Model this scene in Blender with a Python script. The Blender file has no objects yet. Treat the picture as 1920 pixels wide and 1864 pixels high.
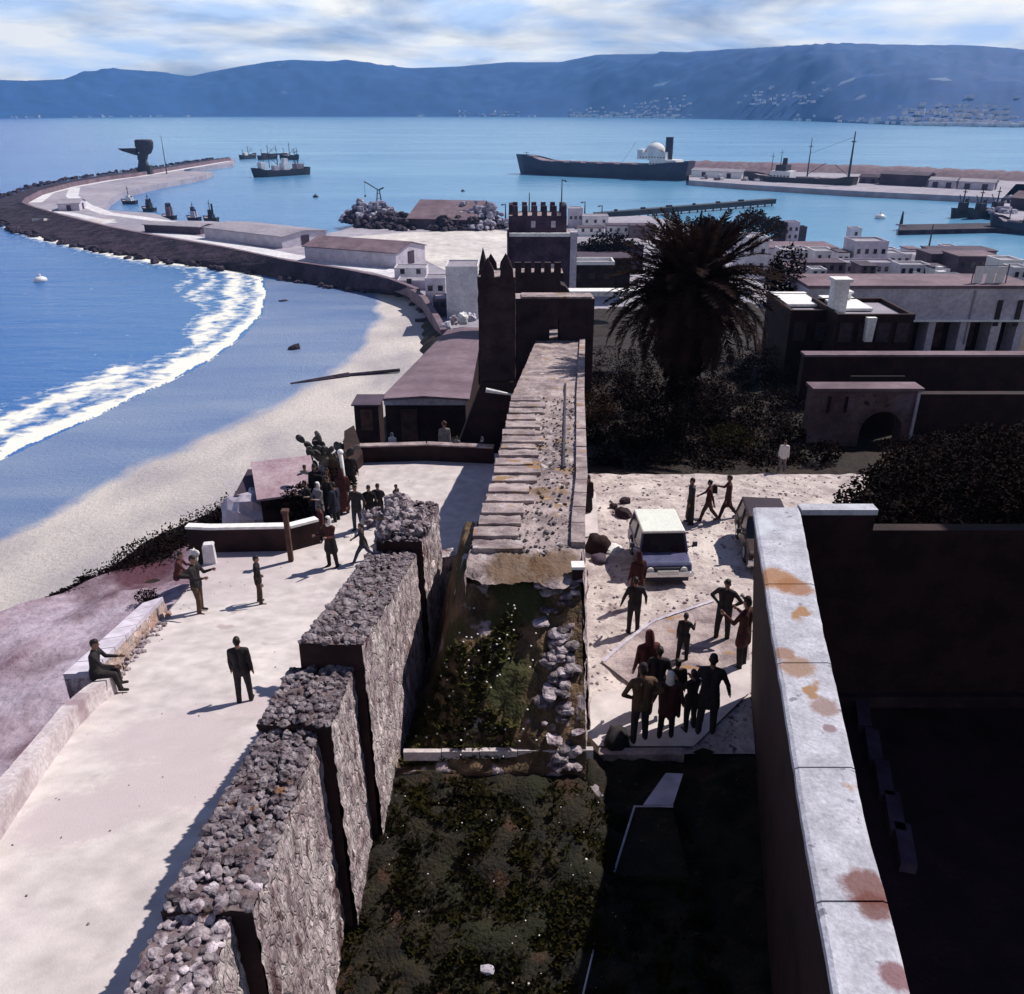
import bpy, bmesh, math, random
import numpy as np
from mathutils import Vector, Matrix, noise
random.seed(7); np.random.seed(7)
R = math.radians
SC = bpy.context.scene
COL = SC.collection
# ---------------------------------------------------------------- camera
FPX, CX, CY, HCAM = 1582.0, 960.0, 932.0, 45.0
TH = math.atan(727.0/1582.0)
cam = bpy.data.cameras.new('camera'); camo = bpy.data.objects.new('camera', cam); COL.objects.link(camo)
camo.location = (0, 0, HCAM); camo.rotation_euler = (math.pi/2-TH, 0, 0)
cam.sensor_width = 36; cam.lens = 36*FPX/1920; cam.clip_start = .1; cam.clip_end = 40000
SC.camera = camo
# ---------------------------------------------------------------- sky, sun, exposure
SUN_EL, SUN_AZ = R(50), R(54)          # azimuth clockwise from +Y (towards +X)
W = bpy.data.worlds.new('World'); SC.world = W; W.use_nodes = True
wn, wl = W.node_tree.nodes, W.node_tree.links
wn.clear()
def wnode(t, **k):
    n = wn.new(t)
    for a, b in k.items(): setattr(n, a, b)
    return n
wo = wnode('ShaderNodeOutputWorld'); bg = wnode('ShaderNodeBackground'); bg.inputs['Strength'].default_value = 0.05
sky = wnode('ShaderNodeTexSky', sky_type='NISHITA', sun_disc=False, sun_elevation=SUN_EL, sun_rotation=SUN_AZ,
            air_density=1.0, dust_density=1.0, ozone_density=2.0)
tcw = wnode('ShaderNodeTexCoord'); sep = wnode('ShaderNodeSeparateXYZ')
wl.new(tcw.outputs['Generated'], sep.inputs[0])
def wmath(op, a, b=None):
    n = wnode('ShaderNodeMath', operation=op)
    for i, v in enumerate((a, b)):
        if v is None: continue
        if isinstance(v, (int, float)): n.inputs[i].default_value = v
        else: wl.new(v, n.inputs[i])
    return n.outputs[0]
zc = wmath('ADD', wmath('MAXIMUM', sep.outputs['Z'], 0.0), 0.17)
cmb = wnode('ShaderNodeCombineXYZ')
wl.new(wmath('DIVIDE', sep.outputs['X'], zc), cmb.inputs[0]); wl.new(wmath('DIVIDE', sep.outputs['Y'], zc), cmb.inputs[1])
cn = wnode('ShaderNodeTexNoise'); cn.inputs['Scale'].default_value = 0.85; cn.inputs['Detail'].default_value = 9; cn.inputs['Roughness'].default_value = .58
cn.inputs['Distortion'].default_value = .4
wl.new(cmb.outputs[0], cn.inputs['Vector'])
cr = wnode('ShaderNodeValToRGB'); cr.color_ramp.elements[0].position = .30; cr.color_ramp.elements[1].position = .56
wl.new(cn.outputs[0], cr.inputs[0])
cn2 = wnode('ShaderNodeTexNoise'); cn2.inputs['Scale'].default_value = 2.2; cn2.inputs['Detail'].default_value = 6
wl.new(cmb.outputs[0], cn2.inputs['Vector'])
ccol = wnode('ShaderNodeValToRGB'); e = ccol.color_ramp.elements
e[0].position = .36; e[0].color = (17, 21, 27, 1); e[1].position = .62; e[1].color = (33, 31, 26, 1)
wl.new(cn2.outputs[0], ccol.inputs[0])
# clouds thin out overhead: the bank stands over the far shore
thin = wnode('ShaderNodeMapRange'); thin.inputs['From Min'].default_value = .16; thin.inputs['From Max'].default_value = .42
thin.inputs['To Min'].default_value = .95; thin.inputs['To Max'].default_value = .05
wl.new(sep.outputs['Z'], thin.inputs['Value'])
mx = wnode('ShaderNodeMix', data_type='RGBA')
wl.new(wmath('MULTIPLY', wmath('MULTIPLY', cr.outputs[0], thin.outputs[0]), wmath('GREATER_THAN', sep.outputs['Z'], -.03)), mx.inputs['Factor'])
tint = wnode('ShaderNodeMix', data_type='RGBA', blend_type='MULTIPLY'); tint.inputs['Factor'].default_value = 1
tint.inputs['B'].default_value = (.30, .50, 1.0, 1)
wl.new(sky.outputs[0], tint.inputs['A'])
wl.new(tint.outputs['Result'], mx.inputs['A']); wl.new(ccol.outputs[0], mx.inputs['B'])
wl.new(mx.outputs['Result'], bg.inputs[0]); wl.new(bg.outputs[0], wo.inputs[0])
sun = bpy.data.lights.new('sun', 'SUN'); sun.energy = 5.0; sun.angle = R(.55); sun.color = (1, .93, .84)
suno = bpy.data.objects.new('sun', sun); COL.objects.link(suno)
sd = Vector((math.sin(SUN_AZ)*math.cos(SUN_EL), math.cos(SUN_AZ)*math.cos(SUN_EL), math.sin(SUN_EL)))
suno.rotation_euler = sd.to_track_quat('Z', 'Y').to_euler(); suno.location = (0, 0, 900)
SC.view_settings.view_transform = 'Standard'; SC.view_settings.look = 'None'; SC.view_settings.gamma = 1
SC.view_settings.use_curve_mapping = False; SC.view_settings.exposure = 0.18
SC.cycles.max_bounces = 5; SC.cycles.diffuse_bounces = 2; SC.cycles.glossy_bounces = 2; SC.cycles.transmission_bounces = 3
SC.cycles.volume_bounces = 0; SC.cycles.transparent_max_bounces = 6
SC.cycles.use_denoising = True
# ---------------------------------------------------------------- helpers
def ray(px, py):
    u, v = (px-CX)/FPX, (py-CY)/FPX
    return Vector((u, math.cos(TH)-v*math.sin(TH), -math.sin(TH)-v*math.cos(TH)))
def P(px, py, h):                       # point of the ground plane h metres below the eye
    d = ray(px, py); t = h/-d.z
    return Vector((d.x*t, d.y*t, HCAM-h))
def at(px, py, dist):                   # point of a ray at forward distance dist
    d = ray(px, py); t = dist/d.y
    return Vector((d.x*t, dist, HCAM+d.z*t))
def hit(px, py, hf):                    # point on a surface given by depth h(x,y)
    d = ray(px, py); t = 2.0; last = t
    while t < 400:
        if -d.z*t >= hf(d.x*t, d.y*t): break
        last = t; t *= 1.01
    for _ in range(24):
        m = (last+t)/2
        if -d.z*m >= hf(d.x*m, d.y*m): t = m
        else: last = m
    return Vector((d.x*t, d.y*t, HCAM+d.z*t))
def lerp1(x, xs, ys): return float(np.interp(x, xs, ys))
def sstep(a, b, x):
    t = min(1, max(0, (x-a)/(b-a))); return t*t*(3-2*t)
def fbm(x, y, z=0, o=4):
    return noise.fractal(Vector((x, y, z)), .6, 2.1, o)
def inside(px, py, poly):
    n = len(poly); j = n-1; r = np.zeros(np.shape(px), bool)
    for i in range(n):
        xi, yi = poly[i]; xj, yj = poly[j]
        if yi != yj:
            c = ((yi > py) != (yj > py)) & (px < (xj-xi)*(py-yi)/(yj-yi)+xi)
            r ^= c
        j = i
    return r
def pldist(px, py, line):               # signed-less distance to a polyline, numpy
    d = np.full(np.shape(px), 1e9)
    for (x0, y0), (x1, y1) in zip(line[:-1], line[1:]):
        L = (x1-x0)**2+(y1-y0)**2
        t = np.clip(((px-x0)*(x1-x0)+(py-y0)*(y1-y0))/L, 0, 1)
        d = np.minimum(d, np.hypot(px-x0-t*(x1-x0), py-y0-t*(y1-y0)))
    return d
class MB:
    def __init__(s): s.v = []; s.f = []; s.m = []; s.mi = 0
    def add(s, vs, fs):
        o = len(s.v); s.v += [tuple(v) for v in vs]; s.f += [tuple(i+o for i in f) for f in fs]; s.m += [s.mi]*len(fs); return s
    def hexa(s, b, t):                  # 4 bottom + 4 top corners, counter-clockwise
        return s.add(list(b)+list(t), [(3,2,1,0),(4,5,6,7),(0,1,5,4),(1,2,6,5),(2,3,7,6),(3,0,4,7)])
    def box(s, c, size, rz=0, rx=0, taper=1, ry=0):
        hx, hy, hz = size[0]/2, size[1]/2, size[2]/2
        M = Matrix.Rotation(rz,3,'Z') @ Matrix.Rotation(ry,3,'Y') @ Matrix.Rotation(rx,3,'X'); c = Vector(c)
        def q(k, z): return [c+M@Vector((x*hx*k, y*hy*k, z)) for x, y in ((-1,-1),(1,-1),(1,1),(-1,1))]
        return s.hexa(q(1,-hz), q(taper,hz))
    def prism(s, poly, z0, z1):
        n = len(poly); vs = [(p[0],p[1],z0) for p in poly]+[(p[0],p[1],z1) for p in poly]
        a = sum(poly[i][0]*poly[(i+1)%n][1]-poly[(i+1)%n][0]*poly[i][1] for i in range(n))
        fs = [tuple(range(n,2*n)), tuple(range(n-1,-1,-1))]+[(i,(i+1)%n,n+(i+1)%n,n+i) for i in range(n)]
        if a < 0: fs = [f[::-1] for f in fs]
        return s.add(vs, fs)
    def tube(s, pts, rad, n=8, flat=1):
        pts = [Vector(p) for p in pts]; rs = rad if isinstance(rad, (list, tuple)) else [rad]*len(pts)
        o = len(s.v); k = len(pts)
        for i, p in enumerate(pts):
            t = (pts[min(i+1,k-1)]-pts[max(i-1,0)]).normalized()
            a = t.orthogonal().normalized() if abs(t.z) < .9 else Vector((1,0,0)); a = (a-t*a.dot(t)).normalized(); b = t.cross(a)
            for j in range(n):
                an = 2*math.pi*j/n; s.v.append(tuple(p+(a*math.cos(an)+b*math.sin(an)*flat)*rs[i]))
        fs = [(o+i*n+j, o+i*n+(j+1)%n, o+(i+1)*n+(j+1)%n, o+(i+1)*n+j) for i in range(k-1) for j in range(n)]
        fs += [tuple(o+j for j in range(n-1,-1,-1)), tuple(o+(k-1)*n+j for j in range(n))]
        s.f += fs; s.m += [s.mi]*len(fs); return s
    def blob(s, c, r, n=8, m=6, rot=0, jag=0, seed=0):
        c = Vector(c); o = len(s.v); M = Matrix.Rotation(rot,3,'Z')
        for i in range(m+1):
            ph = math.pi*i/m
            for j in range(n):
                a = 2*math.pi*j/n
                d = Vector((math.sin(ph)*math.cos(a), math.sin(ph)*math.sin(a), math.cos(ph)))
                k = 1+jag*noise.noise(d*1.7+Vector((seed*3.1,0,0))) if jag else 1
                s.v.append(tuple(c+M@Vector((d.x*r[0]*k, d.y*r[1]*k, d.z*r[2]*k))))
        fs = [(o+i*n+j, o+(i+1)*n+j, o+(i+1)*n+(j+1)%n, o+i*n+(j+1)%n) for i in range(m) for j in range(n)]
        s.f += fs; s.m += [s.mi]*len(fs); return s
    def build(s, name, mats, parent=None, smooth=False, loc=None):
        me = bpy.data.meshes.new(name); me.from_pydata([tuple(v) for v in s.v], [], s.f)
        if not isinstance(mats, (list, tuple)): mats = [mats]
        for m in mats: me.materials.append(m)
        if len(mats) > 1: me.polygons.foreach_set('material_index', s.m)
        if smooth: me.polygons.foreach_set('use_smooth', [True]*len(me.polygons))
        me.update()
        return obj(name, me, parent, loc)
def obj(name, me, parent=None, loc=None):
    o = bpy.data.objects.new(name, me); COL.objects.link(o)
    if parent is not None: o.parent = parent
    if loc is not None: o.location = loc
    return o
def grid_mesh(name, V, nu, nv, mat, attrs=None, smooth=True, parent=None):   # V: (nv*nu,3) rows
    V = np.asarray(V, dtype=np.float32).reshape(-1, 3)
    i = np.arange(nu-1)[None,:]+np.arange(nv-1)[:,None]*nu
    F = np.stack([i, i+1, i+1+nu, i+nu], -1).reshape(-1, 4)
    a, b, c = V[F[0,0]], V[F[0,1]], V[F[0,2]]
    if np.cross(b-a, c-b)[2] < 0: F = F[:, ::-1]
    me = bpy.data.meshes.new(name); me.vertices.add(len(V)); me.vertices.foreach_set('co', V.ravel())
    me.loops.add(F.size); me.loops.foreach_set('vertex_index', F.ravel().astype(np.int32))
    me.polygons.add(len(F)); me.polygons.foreach_set('loop_start', np.arange(0, F.size, 4, dtype=np.int32))
    me.update(calc_edges=True)
    if smooth: me.polygons.foreach_set('use_smooth', np.ones(len(F), bool))
    for k, v in (attrs or {}).items():
        at_ = me.attributes.new(k, 'FLOAT', 'POINT'); at_.data.foreach_set('value', np.asarray(v, np.float32).ravel())
    me.materials.append(mat); me.update()
    return obj(name, me, parent)
def tag(o, label=None, cat=None, group=None, kind=None):
    if label: o['label'] = label
    if cat: o['category'] = cat
    if group: o['group'] = group
    if kind: o['kind'] = kind
    return o
def empty(name, loc=(0,0,0), rz=0, label=None, cat=None, group=None):
    o = bpy.data.objects.new(name, None); COL.objects.link(o); o.location = loc; o.rotation_euler = (0,0,rz); o.empty_display_size = .2
    return tag(o, label, cat, group)
def struct(o, label=None): return tag(o, label, kind='structure')
def copy_tree(o, parent=None):
    c = o.copy(); COL.objects.link(c)
    if parent is not None: c.parent = parent
    for ch in list(o.children): copy_tree(ch, c)
    return c
# ---------------------------------------------------------------- materials
MATS = {}
def mat(name, c1, c2=None, scale=1.0, rough=.85, bump=0, bscale=None, detail=6, contrast=.5, spots=None, obj_rand=0, voronoi=0, stretch=None, spec=.3, coords='pos', metal=0, patches=()):
    m = bpy.data.materials.new(name); m.use_nodes = True; nt = m.node_tree; N, L = nt.nodes, nt.links
    b = N['Principled BSDF']; b.inputs['Roughness'].default_value = rough
    b.inputs['Specular IOR Level'].default_value = spec; b.inputs['Metallic'].default_value = metal
    c1 = (*c1, 1); c2 = (*(c2 or c1[:3]), 1)
    if coords == 'pos': src = N.new('ShaderNodeNewGeometry').outputs['Position']
    else: src = N.new('ShaderNodeTexCoord').outputs['Object']
    if stretch:
        mp = N.new('ShaderNodeMapping'); mp.inputs['Scale'].default_value = stretch; L.new(src, mp.inputs[0]); src = mp.outputs[0]
    n1 = N.new('ShaderNodeTexNoise'); n1.inputs['Scale'].default_value = scale; n1.inputs['Detail'].default_value = detail; n1.inputs['Roughness'].default_value = .62
    L.new(src, n1.inputs['Vector'])
    r = N.new('ShaderNodeValToRGB'); r.color_ramp.elements[0].position = .5-contrast/4; r.color_ramp.elements[1].position = .5+contrast/4
    r.color_ramp.elements[0].color = c1; r.color_ramp.elements[1].color = c2
    L.new(n1.outputs[0], r.inputs[0]); col = r.outputs[0]
    # fine grain on every surface
    n2 = N.new('ShaderNodeTexNoise'); n2.inputs['Scale'].default_value = scale*9; n2.inputs['Detail'].default_value = 4
    L.new(src, n2.inputs['Vector'])
    g = N.new('ShaderNodeMapRange'); g.inputs['From Min'].default_value = .3; g.inputs['From Max'].default_value = .7; g.inputs['To Min'].default_value = .8; g.inputs['To Max'].default_value = 1.15
    L.new(n2.outputs[0], g.inputs['Value'])
    mm = N.new('ShaderNodeMix'); mm.data_type = 'RGBA'; mm.blend_type = 'MULTIPLY'; mm.inputs['Factor'].default_value = 1
    L.new(col, mm.inputs['A']); L.new(g.outputs[0], mm.inputs['B']); col = mm.outputs['Result']
    hsrc = None
    if voronoi:
        v = N.new('ShaderNodeTexVoronoi'); v.feature = 'DISTANCE_TO_EDGE'; v.inputs['Scale'].default_value = voronoi; L.new(src, v.inputs['Vector'])
        v2 = N.new('ShaderNodeTexVoronoi'); v2.inputs['Scale'].default_value = voronoi; L.new(src, v2.inputs['Vector'])
        e_ = N.new('ShaderNodeMapRange'); e_.inputs['From Max'].default_value = .09; e_.inputs['To Min'].default_value = .78; L.new(v.outputs['Distance'], e_.inputs['Value'])
        hs = N.new('ShaderNodeHueSaturation'); hs.inputs['Saturation'].default_value = 1
        vv = N.new('ShaderNodeMapRange'); vv.inputs['To Min'].default_value = .72; vv.inputs['To Max'].default_value = 1.28
        sx = N.new('ShaderNodeSeparateColor'); L.new(v2.outputs['Color'], sx.inputs[0]); L.new(sx.outputs[0], vv.inputs['Value'])
        m1 = N.new('ShaderNodeMath'); m1.operation = 'MULTIPLY'; L.new(vv.outputs[0], m1.inputs[0]); L.new(e_.outputs[0], m1.inputs[1])
        L.new(m1.outputs[0], hs.inputs['Value']); L.new(col, hs.inputs['Color']); col = hs.outputs[0]; hsrc = e_.outputs[0]
    for sp in (spots or []):            # (colour, scale, threshold, softness)
        ns = N.new('ShaderNodeTexNoise'); ns.inputs['Scale'].default_value = sp[1]; ns.inputs['Detail'].default_value = 5
        mp = N.new('ShaderNodeMapping'); mp.inputs['Location'].default_value = (sp[2]*31, sp[1]*7, 5); L.new(src, mp.inputs[0]); L.new(mp.outputs[0], ns.inputs['Vector'])
        rr = N.new('ShaderNodeValToRGB'); rr.color_ramp.elements[0].position = sp[2]; rr.color_ramp.elements[1].position = sp[2]+sp[3]
        L.new(ns.outputs[0], rr.inputs[0])
        mi = N.new('ShaderNodeMix'); mi.data_type = 'RGBA'; L.new(rr.outputs[0], mi.inputs['Factor']); L.new(col, mi.inputs['A']); mi.inputs['B'].default_value = (*sp[0], 1)
        col = mi.outputs['Result']
    for ctr, rad, pc in patches:        # single stains at their own places
        nw = N.new('ShaderNodeTexNoise'); nw.inputs['Scale'].default_value = 7; nw.inputs['Detail'].default_value = 9; nw.inputs['Roughness'].default_value = .7; L.new(src, nw.inputs['Vector'])
        ds = N.new('ShaderNodeVectorMath'); ds.operation = 'DISTANCE'; ds.inputs[1].default_value = ctr; L.new(src, ds.inputs[0])
        ma = N.new('ShaderNodeMath'); ma.operation = 'MULTIPLY_ADD'; L.new(nw.outputs[0], ma.inputs[0]); ma.inputs[1].default_value = rad*1.1; L.new(ds.outputs['Value'], ma.inputs[2])
        mr = N.new('ShaderNodeMapRange'); mr.inputs['From Min'].default_value = rad*1.25; mr.inputs['From Max'].default_value = rad*1.6; mr.inputs['To Min'].default_value = .85; mr.inputs['To Max'].default_value = 0; L.new(ma.outputs[0], mr.inputs['Value'])
        mi = N.new('ShaderNodeMix'); mi.data_type = 'RGBA'; L.new(mr.outputs[0], mi.inputs['Factor']); L.new(col, mi.inputs['A']); mi.inputs['B'].default_value = (*pc, 1); col = mi.outputs['Result']
    if obj_rand:
        oi = N.new('ShaderNodeObjectInfo'); hs = N.new('ShaderNodeHueSaturation'); q = N.new('ShaderNodeMapRange')
        q.inputs['To Min'].default_value = 1-obj_rand; q.inputs['To Max'].default_value = 1+obj_rand
        L.new(oi.outputs['Random'], q.inputs['Value']); L.new(q.outputs[0], hs.inputs['Value']); L.new(col, hs.inputs['Color']); col = hs.outputs[0]
    L.new(col, b.inputs['Base Color'])
    if bump:
        nb = N.new('ShaderNodeTexNoise'); nb.inputs['Scale'].default_value = bscale or scale*5; nb.inputs['Detail'].default_value = 6
        L.new(src, nb.inputs['Vector']); bp = N.new('ShaderNodeBump'); bp.inputs['Strength'].default_value = 1; bp.inputs['Distance'].default_value = bump
        h = nb.outputs[0]
        if hsrc is not None:
            ad = N.new('ShaderNodeMath'); ad.operation = 'ADD'; L.new(h, ad.inputs[0]); L.new(hsrc, ad.inputs[1]); h = ad.outputs[0]
        L.new(h, bp.inputs['Height']); L.new(bp.outputs[0], b.inputs['Normal'])
    MATS[name] = m
    return m
STONE = mat('rubble_stone', (.07,.045,.06), (.43,.37,.40), 5.5, bump=.05, bscale=14, spots=[((.26,.13,.07),2.1,.66,.05)], obj_rand=.6)
MORTAR = mat('old_mortar', (.07,.045,.05), (.20,.15,.16), 2.5, bump=.06, bscale=9)
MASON = mat('masonry', (.26,.19,.215), (.60,.52,.53), 3.5, bump=.06, bscale=16, stretch=(1,1,.45), voronoi=9, spots=[((.40,.36,.33),.7,.55,.2),((.10,.055,.06),1.5,.62,.06),((.13,.08,.085),4.5,.60,.05)])
CONC = mat('pale_concrete', (.46,.405,.42), (.60,.55,.53), .22, rough=.8, bump=.008, bscale=30, contrast=.9, patches=[((-7.0,13.6,32.9),1.5,(.47,.40,.42)),((-6.2,11.8,33.6),1.4,(.47,.40,.42)),((-5.6,15.5,32.6),1.0,(.47,.40,.42)),((-7.3,10.6,34.2),1.1,(.47,.40,.42))], spots=[((.44,.37,.40),.13,.52,.16),((.40,.33,.34),1.1,.66,.08)])
WALLTOP = mat('rampart_top', (.17,.13,.14), (.42,.34,.335), .9, bump=.05, bscale=12, patches=[((.1,14.8,36.6),.75,(.12,.07,.035)),((.9,15.0,36.5),.6,(.13,.075,.04)),((-.3,16.4,36.6),.35,(.14,.08,.04)),((.7,19.5,36.1),.35,(.16,.09,.04))], spots=[((.28,.17,.08),1.3,.60,.08),((.46,.41,.42),3.1,.62,.05),((.13,.09,.09),2.3,.63,.06)])
SLAB = mat('stone_slab', (.20,.15,.16), (.44,.36,.355), 1.8, bump=.03, bscale=16, obj_rand=.15, spots=[((.30,.17,.08),1.3,.62,.06)])
YARD = mat('yard_dirt', (.33,.27,.27), (.56,.49,.47), 1.6, bump=.07, bscale=5, spots=[((.62,.55,.52),.35,.56,.1),((.25,.19,.19),1.7,.62,.05)])
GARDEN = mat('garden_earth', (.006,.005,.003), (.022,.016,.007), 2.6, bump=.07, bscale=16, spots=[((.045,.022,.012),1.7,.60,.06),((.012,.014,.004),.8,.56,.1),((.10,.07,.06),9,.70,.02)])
LEDGE = mat('slope_dirt', (.22,.14,.18), (.42,.35,.42), .3, bump=.1, bscale=4, spots=[((.08,.03,.045),.22,.55,.12)])
HILLG = mat('hill_scrub', (.010,.005,.004), (.024,.013,.009), .25, bump=.2, bscale=2)
SAND = mat('sand', (.60,.55,.54), (.74,.69,.66), .05)
def _pp(px, py): p = P(px, py, 7.5); return tuple(p)
LICHEN = mat('lichen_coping', (.34,.34,.40), (.50,.50,.58), 2.2, patches=[(_pp(1455,1085),.42,(.30,.13,.035)),(_pp(1490,1100),.34,(.27,.11,.04)),(_pp(1625,1665),.28,(.13,.03,.02)),(_pp(1640,1700),.2,(.12,.03,.02)),
    (_pp(1495,1250),.30,(.27,.15,.09)),(_pp(1470,1225),.18,(.25,.13,.08)),(_pp(1545,1325),.22,(.24,.15,.13)),(_pp(1678,1830),.17,(.16,.05,.06)),(_pp(1555,1365),.10,(.2,.12,.14))], rough=.7, bump=.012, bscale=24, spots=[((.16,.045,.02),.75,.66,.03),((.30,.17,.09),1.3,.65,.05),((.20,.19,.24),5,.66,.03),((.50,.53,.60),1.0,.6,.1)])
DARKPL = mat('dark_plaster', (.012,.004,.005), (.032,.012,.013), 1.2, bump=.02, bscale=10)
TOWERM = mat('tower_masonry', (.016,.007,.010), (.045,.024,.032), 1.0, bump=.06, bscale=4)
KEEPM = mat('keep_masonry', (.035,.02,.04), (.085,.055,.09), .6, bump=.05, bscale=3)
PALE = mat('pale_wall', (.55,.52,.56), (.72,.69,.72), .5, bump=.01)
LAV = mat('lavender_wall', (.42,.38,.46), (.56,.52,.60), .4, bump=.01, spots=[((.36,.30,.38),.8,.62,.1)])
WHITE = mat('whitewash', (.72,.70,.70), (.82,.80,.79), .6, bump=.01)
QUAY = mat('quay_concrete', (.25,.23,.29), (.38,.35,.40), .03, contrast=.8, spots=[((.30,.26,.30),.05,.58,.08)])
ROCK = mat('breakwater_rock', (.014,.008,.018), (.05,.032,.055), .2, bump=.5, bscale=.7)
ROOFM = mat('purple_roof', (.12,.078,.10), (.20,.14,.17), .25, bump=.02, spots=[((.16,.10,.14),.4,.58,.1)])
ROOFG = mat('grey_roof', (.24,.22,.26), (.33,.30,.35), .1)
ROOFD = mat('dark_roof', (.045,.03,.05), (.085,.06,.09), .1)
HULLB = mat('navy_hull', (.015,.02,.05), (.03,.035,.075), .1, rough=.5)
HULLK = mat('black_hull', (.02,.02,.03), (.04,.04,.05), .1, rough=.5)
HULLW = mat('white_hull', (.6,.6,.62), (.75,.75,.75), .5, rough=.4)
DECK = mat('ship_deck', (.16,.13,.17), (.28,.24,.28), .3)
SHIPW = mat('ship_white', (.55,.56,.60), (.72,.72,.74), .2)
STEEL = mat('dark_steel', (.03,.03,.045), (.06,.06,.08), 1)
WOOD = mat('weathered_wood', (.22,.17,.16), (.38,.32,.30), 2, stretch=(4,4,.5))
DARKW = mat('dark_wood', (.05,.025,.02), (.1,.05,.04), 2)
GLASS = mat('window_glass', (.012,.012,.02), (.02,.02,.03), 1, rough=.12, spec=.6)
SHUT = mat('window_shutter', (.03,.02,.03), (.06,.04,.05), 3)
BARK = mat('palm_bark', (.05,.032,.024), (.11,.075,.05), 3, bump=.08, bscale=6)
CLOTH_D = mat('dark_cloth', (.012,.010,.012), (.022,.018,.02), 8, coords='obj', obj_rand=.4)
CLOTH_R = mat('maroon_cloth', (.05,.012,.014), (.075,.02,.02), 8, coords='obj', obj_rand=.3)
CLOTH_B = mat('brown_cloth', (.06,.034,.022), (.09,.055,.035), 8, coords='obj', obj_rand=.3)
CLOTH_N = mat('navy_cloth', (.018,.022,.045), (.03,.035,.065), 8, coords='obj', obj_rand=.3)
CLOTH_W = mat('white_cloth', (.62,.60,.60), (.75,.73,.72), 8, coords='obj')
CLOTH_G = mat('grey_cloth', (.14,.13,.14), (.22,.2,.21), 8, coords='obj')
SKIN = mat('skin', (.20,.11,.075), (.26,.15,.10), 8, coords='obj', rough=.6)
HAIR = mat('hair', (.012,.009,.008), (.02,.015,.012), 20, coords='obj', rough=.6)
SHOE = mat('shoe_leather', (.012,.01,.01), (.02,.016,.015), 8, coords='obj', rough=.5)
CARW = mat('car_white', (.74,.76,.70), (.80,.82,.76), 3, coords='obj', rough=.3, spec=.5)
CARB = mat('car_blue', (.07,.075,.16), (.10,.105,.20), 3, coords='obj', rough=.3, spec=.5)
CARD = mat('car_dark', (.03,.015,.015), (.045,.022,.02), 3, coords='obj', rough=.35, spec=.5)
RUBBER = mat('rubber', (.012,.012,.012), (.02,.02,.02), 5, coords='obj')
CHROME = mat('chrome', (.6,.6,.62), (.7,.7,.72), 5, coords='obj', rough=.25, metal=.8)
LAMPG = mat('lamp_glass', (.7,.7,.66), (.8,.8,.76), 5, coords='obj', rough=.15, spec=.6)
def leafmat(name, c1, c2, trans=.25):
    m = bpy.data.materials.new(name); m.use_nodes = True; N, L = m.node_tree.nodes, m.node_tree.links
    b = N['Principled BSDF']; b.inputs['Roughness'].default_value = .9; b.inputs['Specular IOR Level'].default_value = .08
    g = N.new('ShaderNodeNewGeometry'); n = N.new('ShaderNodeTexNoise'); n.inputs['Scale'].default_value = 1.6; n.inputs['Detail'].default_value = 8
    L.new(g.outputs['Position'], n.inputs['Vector']); r = N.new('ShaderNodeValToRGB')
    r.color_ramp.elements[0].position = .38; r.color_ramp.elements[1].position = .62
    r.color_ramp.elements[0].color = (*c1,1); r.color_ramp.elements[1].color = (*c2,1)
    L.new(n.outputs[0], r.inputs[0]); L.new(r.outputs[0], b.inputs['Base Color'])
    t = N.new('ShaderNodeBsdfTranslucent'); L.new(r.outputs[0], t.inputs[0])
    mi = N.new('ShaderNodeMixShader'); mi.inputs[0].default_value = trans
    L.new(b.outputs[0], mi.inputs[1]); L.new(t.outputs[0], mi.inputs[2]); L.new(mi.outputs[0], N['Material Output'].inputs[0])
    return m
LEAF = leafmat('weed_leaf', (.010,.008,.003), (.030,.026,.006))
LEAFM = leafmat('mound_leaf', (.030,.030,.009), (.085,.078,.026))
LEAFB = leafmat('bush_leaf', (.012,.006,.004), (.035,.018,.009))
LEAFD = leafmat('scrub_leaf', (.005,.0025,.0025), (.014,.006,.005), .1)
FROND = leafmat('frond_leaf', (.012,.006,.006), (.028,.013,.010), .15)
PETAL = mat('petal', (.7,.66,.62), (.8,.76,.72), 5)
# ---------------------------------------------------------------- the surfaces near the camera, as depth below the eye
def h_ter(x, y): return lerp1(y, [0,6,10,15.7,23.5,30,38,60], [8.9,9.5,10.6,12.3,14.2,14.8,15.2,16])
def h_yard(x, y): return lerp1(y, [0,12,16,20,26,31,40,60], [11.9,12.0,12.3,12.7,13.0,13.3,14.2,16.5])
def h_hill(x, y):
    # stays under the terrace and yard sheets
    l = lerp1(y, [0,37,42,50,60,106,150,178,186,260], [17.2,17.2,18.5,21,23.5,30,39,42.2,42.3,42.3])
    r = lerp1(y, [0,14,31,37,60,90,130,190,200,260], [12.5,12.8,13.9,14.6,17,24,32,41.5,42.3,42.3])
    a = sstep(-1.0, 2.2, x); h = l*(1-a)+r*a
    if y > 37 or x > 8: h += .5*fbm(x*.12, y*.12, 3)
    e = h_edge(y); k = sstep(e-9, e, x)
    return h*k+48.5*(1-k)
_ed = [P(0,1165,17.2), P(130,1105,17.2), P(320,1000,17.2), P(460,933,17.6)]
EY = [-20,10,20]+[p.y for p in _ed]+[52,62,100,150,175,190,262]
EX = [-27,-26,-24]+[p.x for p in _ed]+[-12.0,-11.0,-10.5,-12,-15.5,-17,-20]
def h_edge(y): return lerp1(y, EY, EX)+.35*math.sin(y*.9)
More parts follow.
